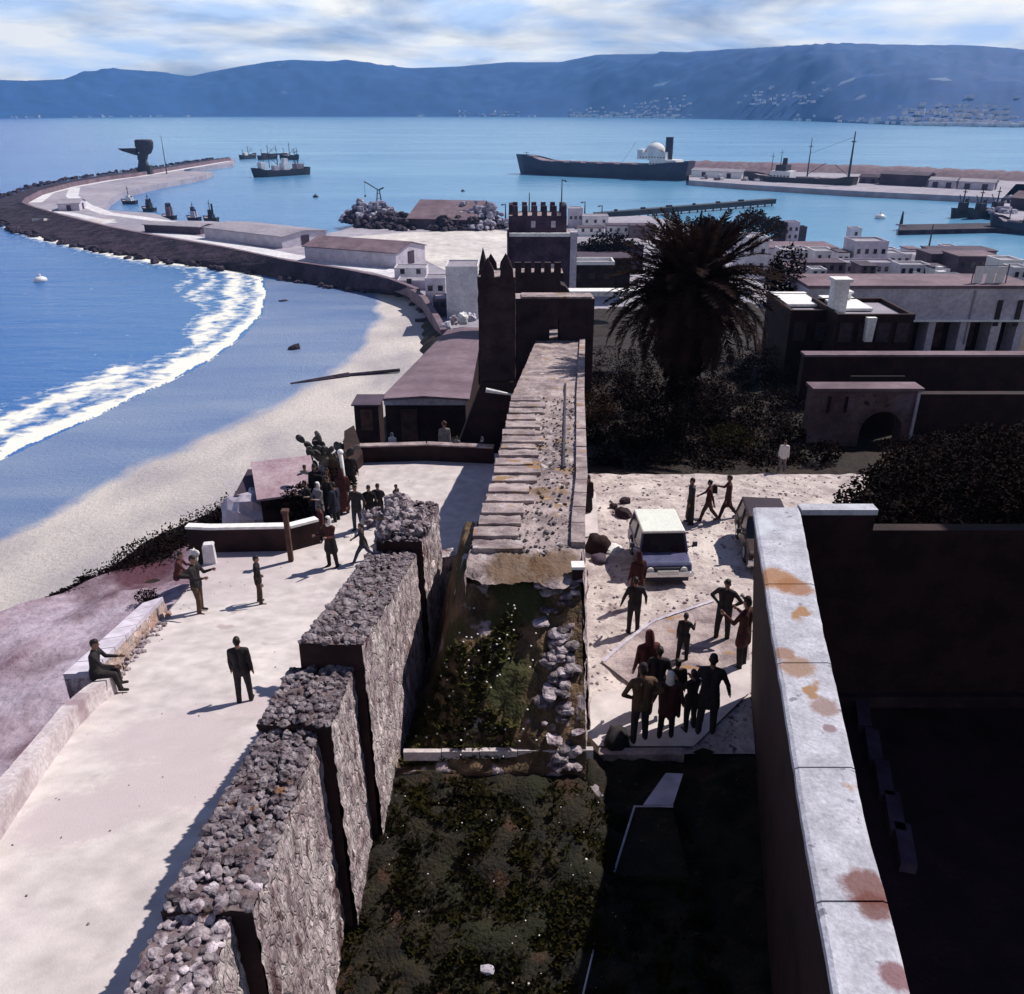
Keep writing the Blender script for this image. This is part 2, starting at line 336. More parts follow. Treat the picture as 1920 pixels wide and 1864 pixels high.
# ================================================================ SEA, BEACH, FAR SHORE
def sea_mat(name, foam):
    m = bpy.data.materials.new(name); m.use_nodes = True; N, L = m.node_tree.nodes, m.node_tree.links
    b = N['Principled BSDF']; b.inputs['IOR'].default_value = 1.33
    g = N.new('ShaderNodeNewGeometry')
    def noi(scale, st, det=6):
        mp = N.new('ShaderNodeMapping'); mp.inputs['Scale'].default_value = st; L.new(g.outputs['Position'], mp.inputs[0])
        n = N.new('ShaderNodeTexNoise'); n.inputs['Scale'].default_value = scale; n.inputs['Detail'].default_value = det; n.inputs['Roughness'].default_value = .6
        L.new(mp.outputs[0], n.inputs['Vector']); return n.outputs[0]
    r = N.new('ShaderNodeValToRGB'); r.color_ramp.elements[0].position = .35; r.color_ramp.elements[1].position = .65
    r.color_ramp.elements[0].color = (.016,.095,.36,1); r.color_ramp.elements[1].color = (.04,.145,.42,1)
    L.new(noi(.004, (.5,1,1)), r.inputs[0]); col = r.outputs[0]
    # water colour turns paler and greener to the right and farther out
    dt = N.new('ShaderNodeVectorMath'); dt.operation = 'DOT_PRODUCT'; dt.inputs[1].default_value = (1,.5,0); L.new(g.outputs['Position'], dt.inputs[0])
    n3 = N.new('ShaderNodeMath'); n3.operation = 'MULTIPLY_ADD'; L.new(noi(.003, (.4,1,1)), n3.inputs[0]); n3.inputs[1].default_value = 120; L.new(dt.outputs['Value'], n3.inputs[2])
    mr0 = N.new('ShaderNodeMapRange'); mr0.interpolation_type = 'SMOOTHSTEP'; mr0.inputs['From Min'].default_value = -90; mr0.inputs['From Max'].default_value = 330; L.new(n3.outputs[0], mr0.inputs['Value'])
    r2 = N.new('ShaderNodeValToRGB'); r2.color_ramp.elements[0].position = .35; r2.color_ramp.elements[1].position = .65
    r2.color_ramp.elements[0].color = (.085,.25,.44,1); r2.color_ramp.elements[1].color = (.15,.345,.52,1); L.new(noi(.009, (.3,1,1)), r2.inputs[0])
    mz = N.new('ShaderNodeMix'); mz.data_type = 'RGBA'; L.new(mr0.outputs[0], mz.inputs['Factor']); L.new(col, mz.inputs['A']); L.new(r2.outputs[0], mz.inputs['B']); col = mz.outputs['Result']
    L.new(col, b.inputs['Base Color']); rough = .22
    b.inputs['Roughness'].default_value = rough
    w1 = noi(.12, (.35,1,1), 9); w2 = noi(1.3, (.6,1,1), 5)
    ad = N.new('ShaderNodeMath'); ad.operation = 'MULTIPLY_ADD'; L.new(w2, ad.inputs[0]); ad.inputs[1].default_value = .12; L.new(w1, ad.inputs[2])
    bp = N.new('ShaderNodeBump'); bp.inputs['Distance'].default_value = 1.5; bp.inputs['Strength'].default_value = .8
    L.new(ad.outputs[0], bp.inputs['Height']); L.new(bp.outputs[0], b.inputs['Normal'])
    if foam:
        a = N.new('ShaderNodeAttribute'); a.attribute_name = 'foam'
        s = N.new('ShaderNodeMath'); s.operation = 'ADD'; L.new(a.outputs['Fac'], s.inputs[0]); L.new(noi(.5, (.8,1,1), 10), s.inputs[1])
        rr = N.new('ShaderNodeValToRGB'); rr.color_ramp.elements[0].position = .93; rr.color_ramp.elements[1].position = 1.0
        dv = N.new('ShaderNodeMath'); dv.operation = 'MULTIPLY'; dv.inputs[1].default_value = .82; L.new(s.outputs[0], dv.inputs[0])
        L.new(dv.outputs[0], rr.inputs[0]); rr.color_ramp.elements[0].position = .54; rr.color_ramp.elements[1].position = .76
        mi = N.new('ShaderNodeMix'); mi.data_type = 'RGBA'; L.new(rr.outputs[0], mi.inputs['Factor']); L.new(col, mi.inputs['A']); mi.inputs['B'].default_value = (.80,.78,.70,1)
        L.new(mi.outputs['Result'], b.inputs['Base Color'])
        mr = N.new('ShaderNodeMapRange'); mr.inputs['To Min'].default_value = rough; mr.inputs['To Max'].default_value = .9; L.new(rr.outputs[0], mr.inputs['Value']); L.new(mr.outputs[0], b.inputs['Roughness'])
    return m
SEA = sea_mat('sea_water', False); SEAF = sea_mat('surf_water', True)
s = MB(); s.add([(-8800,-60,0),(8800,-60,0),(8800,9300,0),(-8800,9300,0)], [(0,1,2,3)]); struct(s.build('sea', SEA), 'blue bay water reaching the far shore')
# shallows with surf: pixel-even grid on the water plane
BACK = [(-80,1190),(0,1165),(130,1105),(320,1000),(460,930),(530,880),(620,800),(700,735),(800,640),(832,610),(826,590),(790,560),(745,552),(700,548),(640,542),(560,528),(500,515)]
INNER = [(485,503),(499,545),(491,590),(455,632),(395,676),(335,708),(262,740),(192,776),(100,818),(0,864),(-80,900)]
OUTER = [(-80,800),(0,768),(60,744),(130,722),(215,688),(270,686),(345,655),(368,648),(345,622),(360,602),(396,582),(352,560),(330,540),(365,520),(330,495),(200,468),(60,430),(-60,420)]
nu, nv = 330, 300
gx, gy = np.meshgrid(np.linspace(-120, 900, nu), np.linspace(425, 1230, nv))
def PV(gx, gy, h=45.0):
    u = (gx-CX)/FPX; v = (gy-CY)/FPX; y = math.cos(TH)-v*math.sin(TH); z = -math.sin(TH)-v*math.cos(TH); t = h/-z
    return np.stack([u*t, y*t, np.full(u.shape, HCAM-h)], -1)
V = PV(gx, gy)
foampoly = INNER+OUTER
ins = inside(gx, gy, foampoly)
VW = PV(gx, gy); nz1 = np.array([noise.fractal(Vector((float(a)*.05, float(b)*.05, 1)), .6, 2, 5) for a, b in zip(VW[...,0].ravel(), VW[...,1].ravel())]).reshape(gx.shape)
d_in = pldist(gx, gy, INNER)+9*nz1*1.2; d_out = pldist(gx, gy, OUTER)
ins = ins & (pldist(gx, gy, INNER)+7*nz1 > 3) | (~ins & (pldist(gx, gy, INNER) < 8*nz1) & (gx < 500))
foam = np.where(ins, np.clip(.18+.45*np.exp(-np.maximum(d_in,0)/26)+.13*np.cos(d_in/8.5+2*nz1)+.12*np.exp(-((d_in-62)/14)**2), 0, .70), np.clip(.26-d_out/40, 0, .2))
WALLB = [(-120,420),(0,418),(60,442),(130,458),(210,477),(300,492),(400,500),(485,516)]
foam = np.maximum(foam, .62*np.exp(-pldist(gx, gy, WALLB)/6.0))
foam = np.maximum(foam, .50*np.exp(-pldist(gx, gy, [(375,792),(400,765),(418,735),(408,712),(392,700)])/3.0))
foam = np.maximum(foam, .45*np.exp(-pldist(gx, gy, [(-50,925),(10,908),(40,897)])/5.0))
V[..., 2] = .03
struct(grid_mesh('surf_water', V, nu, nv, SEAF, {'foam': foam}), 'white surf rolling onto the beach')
# beach
m = bpy.data.materials.new('beach_sand'); m.use_nodes = True; N, L = m.node_tree.nodes, m.node_tree.links
b = N['Principled BSDF']; a = N.new('ShaderNodeAttribute'); a.attribute_name = 'wet'; g = N.new('ShaderNodeNewGeometry')
mp = N.new('ShaderNodeMapping'); mp.inputs['Scale'].default_value = (1,.6,1); mp.inputs['Rotation'].default_value = (0,0,.6); L.new(g.outputs['Position'], mp.inputs[0])
n = N.new('ShaderNodeTexNoise'); n.inputs['Scale'].default_value = .09; n.inputs['Detail'].default_value = 9; L.new(mp.outputs[0], n.inputs['Vector'])
r = N.new('ShaderNodeValToRGB'); r.color_ramp.elements[0].position = .36; r.color_ramp.elements[1].position = .60
r.color_ramp.elements[0].color = (.44,.40,.42,1); r.color_ramp.elements[1].color = (.66,.60,.57,1); L.new(n.outputs[0], r.inputs[0])
nf = N.new('ShaderNodeTexNoise'); nf.inputs['Scale'].default_value = 1.7; nf.inputs['Detail'].default_value = 9; nf.inputs['Roughness'].default_value = .75; L.new(g.outputs['Position'], nf.inputs['Vector'])
bf = N.new('ShaderNodeBump'); bf.inputs['Distance'].default_value = .35; L.new(nf.outputs[0], bf.inputs['Height']); L.new(bf.outputs[0], b.inputs['Normal'])
fm = N.new('ShaderNodeMapRange'); fm.inputs['From Min'].default_value = .3; fm.inputs['From Max'].default_value = .7; fm.inputs['To Min'].default_value = .82; fm.inputs['To Max'].default_value = 1.1; L.new(nf.outputs[0], fm.inputs['Value'])
sm_ = N.new('ShaderNodeMix'); sm_.data_type = 'RGBA'; sm_.blend_type = 'MULTIPLY'; sm_.inputs['Factor'].default_value = 1; L.new(r.outputs[0], sm_.inputs['A']); L.new(fm.outputs[0], sm_.inputs['B'])
s2 = N.new('ShaderNodeMath'); s2.operation = 'MULTIPLY_ADD'; L.new(n.outputs[0], s2.inputs[0]); s2.inputs[1].default_value = .5; L.new(a.outputs['Fac'], s2.inputs[2])
rw = N.new('ShaderNodeValToRGB'); rw.color_ramp.elements[0].position = .42; rw.color_ramp.elements[1].position = .82; L.new(s2.outputs[0], rw.inputs[0])
mi = N.new('ShaderNodeMix'); mi.data_type = 'RGBA'; L.new(rw.outputs[0], mi.inputs['Factor']); L.new(sm_.outputs['Result'], mi.inputs['A']); rwc = N.new('ShaderNodeValToRGB'); rwc.color_ramp.elements[0].position = .38; rwc.color_ramp.elements[1].position = .66; rwc.color_ramp.elements[0].color = (.12,.20,.40,1); rwc.color_ramp.elements[1].color = (.21,.285,.45,1); nw_ = N.new('ShaderNodeTexNoise'); nw_.inputs['Scale'].default_value = .11; nw_.inputs['Detail'].default_value = 10; mpw = N.new('ShaderNodeMapping'); mpw.inputs['Rotation'].default_value = (0,0,-.62); mpw.inputs['Scale'].default_value = (.22,1,1); L.new(g.outputs['Position'], mpw.inputs[0]); L.new(mpw.outputs[0], nw_.inputs['Vector']); L.new(nw_.outputs[0], rwc.inputs[0]); L.new(rwc.outputs[0], mi.inputs['B'])  # sky reflected in the wet sand is put into its blue base colour
L.new(mi.outputs['Result'], b.inputs['Base Color'])
q = N.new('ShaderNodeMapRange'); q.inputs['To Min'].default_value = .9; q.inputs['To Max'].default_value = .3; L.new(rw.outputs[0], q.inputs['Value']); L.new(q.outputs[0], b.inputs['Roughness'])
BEACH = m
WET = [(-120,1080),(-60,1050),(0,1018),(100,962),(200,905),(320,856),(420,812),(520,764),(600,716),(676,652),(704,600),(698,556),(640,530)]
beachpoly = INNER+BACK[::-1][:0]+[(-120,930),(-120,1230),(900,1230),(900,600),(832,560),(740,545),(560,515),(500,500)]
seapoly = [(-300,380)]+[(500,480)]+INNER+[(-300,960)]
sea_side = inside(gx, gy, seapoly)
wetpoly = WET+[(560,505),(480,480),(-300,380),(-300,1120)]
inwet = inside(gx, gy, wetpoly)
dw = pldist(gx, gy, WET)
wet = np.clip(.5+(np.where(inwet, 1, -1)*dw+14*nz1)/42, 0, 1)
V = PV(gx, gy)
di = pldist(gx, gy, INNER)
V[..., 2] = np.where(sea_side, -.02*di-.05, np.minimum(.05+.004*di, .4)+np.where(inwet, 0, .006*dw))
wallside = inside(gx, gy, [(500,400),(499,514),(560,529),(640,543),(700,549),(745,553),(790,561),(826,590),(860,640),(900,640),(900,400)])
V[..., 2] = np.where(wallside, -.6, V[..., 2])
struct(grid_mesh('beach', V, nu, nv, BEACH, {'wet': wet}), 'pale sand beach curving round the bay')
# groyne and small things on the sand
def tagged(mb, name, mats, label, cat, group=None, smooth=False, kind=None):
    return tag(mb.build(name, mats, smooth=smooth), label, cat, group, kind)
s = MB(); pts = [P(545,720,44.6),P(600,712,44.5),P(655,704,44.3)]
s.tube(pts, [.25,.5,.7], 6, .8); s.tube([P(655,703,44.2),P(750,694,43.6)], [.35,.35], 6)
tagged(s, 'drain_pipe', ROCK, 'dark outfall pipe running across the sand into the wet wash', 'pipe')
for k, (px, py, w, hh, lb) in enumerate([(553,657,1.5,1.3,'dark rock standing in the blue wash of the beach'),(531,565,1.5,.35,'flat dark rock in the shallows near the sea wall')]):
    s = MB(); p = P(px,py,44.9); s.blob((p.x,p.y,.1), (w,w*.7,hh), 9, 6, .4, .5, k); tagged(s, 'beach_rock', ROCK, lb, 'rock', smooth=True)
p = P(803,607,44.5); s = MB(); s.prism([(p.x-3,p.y),(p.x+2.6,p.y-1.6),(p.x+2.6,p.y+2.6)], 0, 1.6); tagged(s, 'boat_ramp', ROCK, 'dark triangular boat ramp at the foot of the curved sea wall', 'ramp')
# mooring buoys in the bay
def buoy(px, py, r, m, label, name='buoy'):
    p = P(px,py,45); s = MB(); s.blob((0,0,r*.25), (r,r,r*.6), 10, 6); s.tube([(0,0,r*.6),(0,0,r*1.2)], r*.16, 6); o = s.build(name, m, smooth=True, loc=(p.x,p.y,0)); tag(o, label, 'buoy')
buoy(77,528,1.8,HULLW,'white mooring buoy alone in the water left of the surf')
buoy(592,370,1.6,HULLK,'small dark buoy in the harbour right of the cargo ship')
buoy(1650,410,2.4,HULLW,'pale buoy between the two right hand jetties')
buoy(868,359,1.2,HULLK,'tiny dark buoy above the dark warehouse on the quay')
# -------- far hills
SHORE = [(-700,223),(0,222),(400,219),(800,219),(1100,220),(1300,223),(1500,227),(1600,231),(1700,235),(1920,239),(2500,246)]
RIDGE = [(-700,160),(-300,140),(0,150),(50,152),(120,149),(160,135),(215,130),(290,137),(360,144),(440,127),(500,117),(550,113),(620,117),(690,120),(765,128),(860,125),(950,117),(1050,117),(1120,103),(1250,101),(1350,95),(1450,89),(1560,85),(1700,88),(1830,91),(1920,98),(2200,110),(2500,120)]
HF = mat('far_hillside', (.004,.04,.17), (.010,.065,.22), .0012, bump=0, detail=6, contrast=.9, spots=[((.14,.2,.30),.004,.70,.02)])  # blue of the distance haze is put into the base colour
nu, nv = 380, 46; VV = np.zeros((nv, nu, 3))
for i in range(nu):
    px = -600+3000*i/(nu-1)
    sy = lerp1(px, *zip(*SHORE)); ry = lerp1(px, *zip(*RIDGE))
    A = P(px, sy, 45); D2 = max(A.y+1300, 5200+600*math.sin(px*.004)); B = at(px, ry, D2)
    for j in range(nv):
        t = (j-1)/(nv-12)
        if j == 0: VV[j,i] = (A.x, A.y-20, -3); continue
        if t <= 1:
            q = A.lerp(B, t); e = (math.sin(t*math.pi/2)**1.15)
            z = B.z*e; z += (fbm(q.x*.0011, q.y*.0011, 1.3, 6)*55+fbm(q.x*.006, q.y*.006, 4, 4)*9)*math.sin(math.pi*t)**.7*min(1, 4*(1-t))
            VV[j,i] = (q.x, q.y, max(z, 1.5))
        else:
            k = (t-1)*1.2; q = B+(B-Vector((0,0,B.z))).normalized()*900*k; VV[j,i] = (q.x, min(q.y,9200), B.z*(1-.35*k))
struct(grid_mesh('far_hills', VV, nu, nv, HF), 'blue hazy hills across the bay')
# white towns on the far shore: one mass of tiny houses
s = MB()
def hillz(px, t):
    i = min(nu-1, max(0, int((px+600)/3000*(nu-1)))); j = 1+int(t*(nv-12)); return Vector(VV[min(j,nv-12), i])
for n_, (a0, a1, t0, t1, c) in enumerate([(1080,1300,.0,.12,190),(1700,1925,.0,.16,260),(1400,1560,.12,.3,70),(870,1000,.02,.1,30),(1180,1300,.12,.22,40),(1500,1700,.02,.06,40),(30,400,.0,.05,25)]):
    for _ in range(c):
        q = hillz(random.uniform(a0,a1), max(0, random.triangular(t0,t1,t0))); w = random.uniform(7,20)
        s.box((q.x+random.uniform(-40,40), q.y-random.uniform(0,25), q.z+4), (w, random.uniform(8,15), random.uniform(6,11)), random.uniform(0,3))
tag(s.build('far_town', PALE), 'tiny pale houses scattered along the far shore', kind='stuff')
# ================================================================ PORT
QZ = 3.0; QH = HCAM-QZ
crest = [(838,618),(824,592),(800,556),(775,540),(720,520),(640,504),(540,489),(420,464),(300,444),(210,427),(120,405),(60,388),(40,380),(47,371),(75,357),(130,343),(200,331),(250,325),(330,312),(430,296)]
foot = [(815,640),(822,612),(790,570),(762,558),(700,551),(640,545),(560,530),(480,515),(380,500),(290,490),(205,475),(125,457),(50,440),(0,420),(-45,392),(-5,372),(60,351),(125,338),(195,326.5),(245,321),(325,309),(428,294)]
inner = [(440,300),(436,306),(345,317),(345,321),(400,322),(380,330),(300,344),(225,362),(205,375),(194,393),(215,395),(290,400),(322,413),(400,415),(450,420),(520,432),(600,440),(640,432),(680,420),(760,418),(930,424),(1070,410),(1210,404),(1380,436),(1480,452),(1600,484),(1920,500),(2300,510),(2300,720),(860,720)]
s = MB(); s.prism([P(*p, QH) for p in crest+inner], -2, QZ); struct(s.build('quay', QUAY), 'pale quay and mole of the harbour')
# sloped rock armour outside the mole
def resample(pl, n):
    pl = [Vector(p) for p in pl]; L_ = [0]
    for a_, b_ in zip(pl[:-1], pl[1:]): L_.append(L_[-1]+(b_-a_).length)
    out = []
    for i in range(n):
        t = L_[-1]*i/(n-1); k = max(j for j in range(len(L_)) if L_[j] <= t+1e-9); k = min(k, len(pl)-2)
        out.append(pl[k].lerp(pl[k+1], (t-L_[k])/max(1e-9, L_[k+1]-L_[k])))
    return out
c3 = resample([P(*p, HCAM-5.2) for p in crest], 420); f3 = resample([P(*p, 45) for p in foot], 420)
nv = 9; VV = np.zeros((nv, 420, 3))
for i in range(420):
    for j in range(nv):
        t = j/(nv-1); q = c3[i].lerp(f3[i], t)
        r_ = (.0 if j == 0 else .9)*min(1,(i-8)/60 if i > 8 else 0)
        nz = noise.noise(Vector((q.x*.28, q.y*.28, 2)))+.6*noise.noise(Vector((q.x*.8, q.y*.8, 7)))
        z = 5.2*(1-t**.8)-(1.2 if j == nv-1 else 0)+nz*r_*.9
        VV[j,i] = (q.x+nz*r_*.6, q.y, z)
struct(grid_mesh('rock_armour', VV, 420, nv, ROCK, smooth=False), 'dark sloping rock armour of the curved mole')
s = MB(); cin = resample([P(px+ (6 if k < 6 else 3), py-(6 if 2 < k < 12 else (0 if k <= 2 else -4)), HCAM-5.2) for k, (px, py) in enumerate(crest)], 140)
c1_ = resample([P(*p, HCAM-5.2) for p in crest], 140)
for i in range(139):
    a0, a1, b0, b1 = c1_[i], c1_[i+1], None, None
    n0 = (a1-a0).cross(Vector((0,0,1))).normalized()*-1.3
    n0 = n0 if (n0.dot(Vector((P(430,380,45)-a0)))>0) else -n0
    q = [a0, a1, a1+n0, a0+n0]
    if (q[1]-q[0]).cross(q[2]-q[1]).z < 0: q = q[::-1]
    s.hexa([Vector((v.x,v.y,QZ-.5)) for v in q], [Vector((v.x,v.y,5.25)) for v in q])
tagged(s, 'sea_wall', ROOFM, 'long pale topped parapet wall curving along the mole', 'wall')
# boulders at the foot of the mole
bm_ = MB()
for i in range(0, 400):
    q = f3[min(419, i)]; r0 = random.uniform(.8,2.2)
    bm_.blob((q.x+random.uniform(-3,3), q.y+random.uniform(-2,2), random.uniform(-.2,.9)), (r0, r0*.8, r0*.6), 6, 4, random.random()*3, .6, i)
tag(bm_.build('rock_rubble', ROCK), 'dark boulders at the waterline of the mole', kind='stuff')
# roads on the mole
ROADM = mat('mole_road', (.58,.56,.60), (.70,.68,.70), .1)
def ribbon(px_pts, w, z, m, name, label):
    c = resample([P(*p, HCAM-z) for p in px_pts], 60); s = MB(); vs = []
    for i, q in enumerate(c):
        t = (c[min(i+1,59)]-c[max(i-1,0)]); n0 = Vector((-t.y, t.x, 0)).normalized()*w/2; vs += [q+n0, q-n0]
    s.add(vs, [(2*i, 2*i+1, 2*i+3, 2*i+2) if True else 0 for i in range(59)]); o = s.build(name, m)
    return struct(o, label)
ribbon([(60,380),(85,362),(140,349),(210,337),(260,330),(340,317),(425,302)], 9, QZ+.02, ROADM, 'mole_road', 'white road along the mole')
ribbon([(140,352),(135,368),(160,385),(200,400),(290,412),(400,432)], 6, QZ+.03, ROADM, 'quay_road', 'pale road curving onto the quay')
ribbon([(300,436),(420,456),(540,480),(640,495),(720,508),(790,528)], 7, QZ+.02, ROADM, 'shore_road', 'pale road behind the sea wall')
ribbon([(55,392),(130,400),(210,418)], 5, QZ+.04, ROADM, 'mole_path', 'pale path at the bend of the mole')
YSAND = mat('port_yard_sand', (.50,.46,.46), (.66,.61,.58), .05, contrast=.7, spots=[((.28,.22,.25),.12,.66,.03)])
s = MB(); s.prism([P(*p, QH) for p in [(640,446),(760,436),(930,432),(1000,440),(1000,520),(860,520),(800,490),(780,470),(700,458)]], QZ-.2, QZ+.06); struct(s.build('port_yard', YSAND), 'sandy open yard of the port')
# sheds
def face_windows(root, A, B, z0, rows, cols, w, h, rh, mat_, zstep, proud=.03, frame=None, skip=()):
    """windows on the vertical face from A to B (the outside is on its right hand)"""
    A = Vector((A[0],A[1],0)); B = Vector((B[0],B[1],0)); d = (B-A); L_ = d.length; d.normalize(); n_ = Vector((d.y,-d.x,0)); rz = math.atan2(d.y, d.x)
    for r_ in range(rows):
        for c_ in range(cols):
            if (r_, c_) in skip: continue
            p = A+d*L_*(c_+.5)/cols; z = z0+r_*zstep+h/2
            f = MB(); fw = .09*max(w, .6)
            q = p+n_*proud
            for sx in (-1, 1): f.box((q.x+d.x*sx*(w/2+fw/2), q.y+d.y*sx*(w/2+fw/2), z), (fw, .1, h+2*fw), rz)
            f.box((q.x, q.y, z+h/2+fw/2), (w, .1, fw), rz); f.box((q.x+n_.x*.05, q.y+n_.y*.05, z-h/2-fw/2), (w+2*fw, .16, fw), rz)
            fo = f.build('window', frame or LAV, root)
            g_ = MB(); g_.box((q.x-n_.x*.01, q.y-n_.y*.01, z), (w, .06, h), rz); g_.build('pane', mat_, fo)
def shed(name, A, B, depth, wh, rh, wm, rm, label, cat='warehouse', doors=1, z0=QZ, group=None):
    root = empty(name, (A.x, A.y, z0), 0, label, cat, group)
    d = Vector((B.x-A.x, B.y-A.y, 0)); L_ = d.length; d.normalize(); n_ = Vector((-d.y, d.x, 0))
    if n_.y < 0: n_ = -n_
    def q(u, v, z): w_ = d*u+n_*v; return (w_.x, w_.y, z)
    s = MB(); s.add([q(0,0,0),q(L_,0,0),q(L_,depth,0),q(0,depth,0),q(0,0,wh),q(L_,0,wh),q(L_,depth,wh),q(0,depth,wh),q(0,depth/2,rh),q(L_,depth/2,rh)],
                    [(0,1,5,4),(2,3,7,6),(1,2,6,9,5),(3,0,4,8,7)]); s.build('wall', wm, root)
    o_ = .5; k = (rh-wh)/(depth/2)*o_
    for sgn in (0, 1):
        s = MB(); y0, y1 = (-o_, depth/2) if sgn == 0 else (depth+o_, depth/2)
        b_ = [q(-o_,y0,wh-k+.05),q(L_+o_,y0,wh-k+.05),q(L_+o_,y1,rh+.05),q(-o_,y1,rh+.05)]; t_ = [(v[0],v[1],v[2]+.25) for v in b_]
        if sgn: b_, t_ = b_[::-1], t_[::-1]
        s.hexa(b_, t_); s.build('roof_slope', rm, root)
    for i in range(doors):
        s = MB(); u = L_*(i+.5)/doors; c = d*u-n_*.06; s.box((c.x,c.y,wh*.4), (min(3,L_*.2), .2, wh*.8), math.atan2(d.y,d.x)); s.build('door', ROOFD, root)
    s = MB(); c = d*(L_+.06)+n_*depth/2; s.box((c.x,c.y,wh*.45), (.2, min(3.4,depth*.4), wh*.9), math.atan2(d.y,d.x)); s.build('door', ROOFD, root)
    return root
shed('warehouse', P(573,489,QH), P(743,503,QH), 17, 4.2, 6.2, LAV, ROOFM, 'long grey roofed warehouse with white gable end beside the sea wall', doors=0)
shed('warehouse', P(385,447,QH), P(530,466,QH), 20, 3.6, 4.6, LAV, ROOFG, 'low lavender warehouse on the mole nearer its bend', doors=0)
shed('warehouse', P(272,435,QH), P(376,440,QH), 9, 2.6, 3.2, ROOFD, ROOFG, 'small dark fronted warehouse at the left end of the warehouse row', doors=2)
s = MB(); a_ = P(640,452,QH)
shed('transit_shed', P(110,396,QH), P(150,395,QH), 16, 3, 4.4, LAV, ROOFG, 'small pale shed inside the bend of the mole', 'shed', 1)
# dark warehouse and rubble heaps on the inner quay
shed('quay_warehouse', P(765,428,QH), P(890,431,QH), 40, 3.5, 8.5, ROOFD, ROOFM, 'large dark purple gabled warehouse on the inner quay', 'warehouse', 3)
def heap(name, pts, r, seed, label, m=ROCK, cat='rubble heap', n=120, hz=6):
    root = empty(name, pts[0], 0, label, cat); s = MB()
    for i in range(n):
        q = Vector(random.choice(pts)); a_ = random.random()*6.28; k = random.random()**.6
        rr = random.uniform(.6,1.8); s.blob((q.x-pts[0].x+math.cos(a_)*r*k, q.y-pts[0].y+math.sin(a_)*r*k, hz*(1-k)*random.uniform(.4,1)), (rr*1.2, rr, rr*.8), 6, 4, a_, .6, seed+i)
    o = s.build('boulder_pile', m, root); o['kind'] = 'stuff'; return root
GREYR = mat('grey_rock', (.12,.11,.17), (.42,.40,.48), .7, bump=.1, bscale=2)
heap('scrap_heap', [P(700,412,QH),P(715,409,QH),P(680,412,QH)], 9, 3, 'dark heap of scrap and rock at the left end of the inner quay', GREYR, n=150, hz=9)
heap('rock_heap', [P(893,425,QH),P(915,427,QH),P(875,421,QH)], 11, 50, 'heap of pale edged rocks at the right end of the dark warehouse', GREYR, n=260, hz=10)
heap('debris_mass', [P(x,426+random.uniform(-3,5),QH) for x in (690,715,735,755,790,830,860,890,925)], 5.5, 130, 'long low dark jagged mass of debris in front of the purple warehouse', ROCK, 'debris', 420, 5)
heap('debris_mass', [P(x,414,QH) for x in (665,680,700,730,750)], 5, 230, 'dark debris spit reaching out left of the purple warehouse', ROCK, 'debris', 170, 4)
# derrick on the scrap heap
def derrick(px, py, h, label, arm=5, m=STEEL, hh=QH, name='derrick'):
    p = P(px,py,hh); r_ = empty(name, p, 0, label, 'crane'); s = MB()
    for sx, sy in ((-1,-1),(1,-1),(1,1),(-1,1)): s.tube([(sx*h*.12,sy*h*.12,0),(sx*h*.03,sy*h*.03,h*.75)], h*.012, 5)
    for k in range(5):
        z = h*.15*k+.2; w_ = h*(.12-.09*z/(h*.75)); s.box((0,-w_,z), (2*w_,.15,.2)); s.box((-w_,0,z), (.15,2*w_,.2)); s.box((w_,0,z), (.15,2*w_,.2))
    s.build('tower', m, r_); s = MB(); s.tube([(0,0,h*.72),(-arm,0,h)], h*.02, 6); s.tube([(0,0,h*.72),(arm*.4,0,h*.8)], h*.025, 6); s.build('jib', m, r_)
    s = MB(); s.tube([(-arm,0,h),(-arm,0,h*.55)], h*.006, 4); s.box((-arm,0,h*.53),(h*.05,h*.05,h*.06)); s.build('hook', m, r_)
    return r_
derrick(712,398,13,'thin derrick sticking up out of the scrap heap',6)
# ---- big loading crane on the mole
p = P(272,327,QH); r_ = empty('loading_crane', p, 0, 'bulky dark loading crane with round head on the mole', 'crane')
s = MB(); k = .40
s.box((0,0,4.8), (9.5,7,9.8), 0, 0, .45); s.box((-2.2,0,.6),(11,8,1.2)); s.box((3.8,0,3.2),(2.6,5,5.5))
s.build('gantry', STEEL, r_)
s = MB(); s.add([(x*2.6,y*2.4,9.5) for x,y in ((-1,-1),(1,-1),(1,1),(-1,1))]+[(x*3.0+1,y*2.6,14) for x,y in ((-1,-1),(1,-1),(1,1),(-1,1))],[(3,2,1,0),(4,5,6,7),(0,1,5,4),(1,2,6,5),(2,3,7,6),(3,0,4,7)]); s.build('turret', STEEL, r_)
s = MB(); s.tube([(2,0,13.2),(2.2,0,14.5),(2.6,0,18),(3,0,21.5),(3,0,22.8)], [2.5,4.8,6.4,6.6,5.6], 14, .6); s.build('machine_house', STEEL, r_, smooth=True)
s = MB(); s.add([(-3,-2,12.5),(-3,2,12.5),(-13,2,15.5),(-13,-2,15.5),(-3,-2,17.2),(-3,2,17.2),(-15.5,2,17),(-15.5,-2,17)],[(0,1,2,3),(7,6,5,4),(0,3,7,4),(1,5,6,2),(2,6,7,3),(0,4,5,1)]); s.build('boom', STEEL, r_)
def pole(px, py, h, label, hh=QH, r=.25, name='mast_pole', cat='pole', top=None, m=STEEL):
    p = P(px,py,hh); r_ = empty(name, p, 0, label, cat); s = MB(); s.tube([(0,0,0),(0,0,h)], [r*1.6,r*.6], 6); s.build('shaft', m, r_)
    s = MB(); s.box((0,0,.3),(r*6,r*6,.6)); s.build('foot_block', QUAY, r_)
    if top: s = MB(); s.box((top/2,0,h*.97),(top,.3,.3)); s.box((top,0,h*.95),(.9,.5,.35)); s.build('arm', m, r_)
    return r_
pole(313,326,25,'tall thin mast on the mole right of the loading crane')
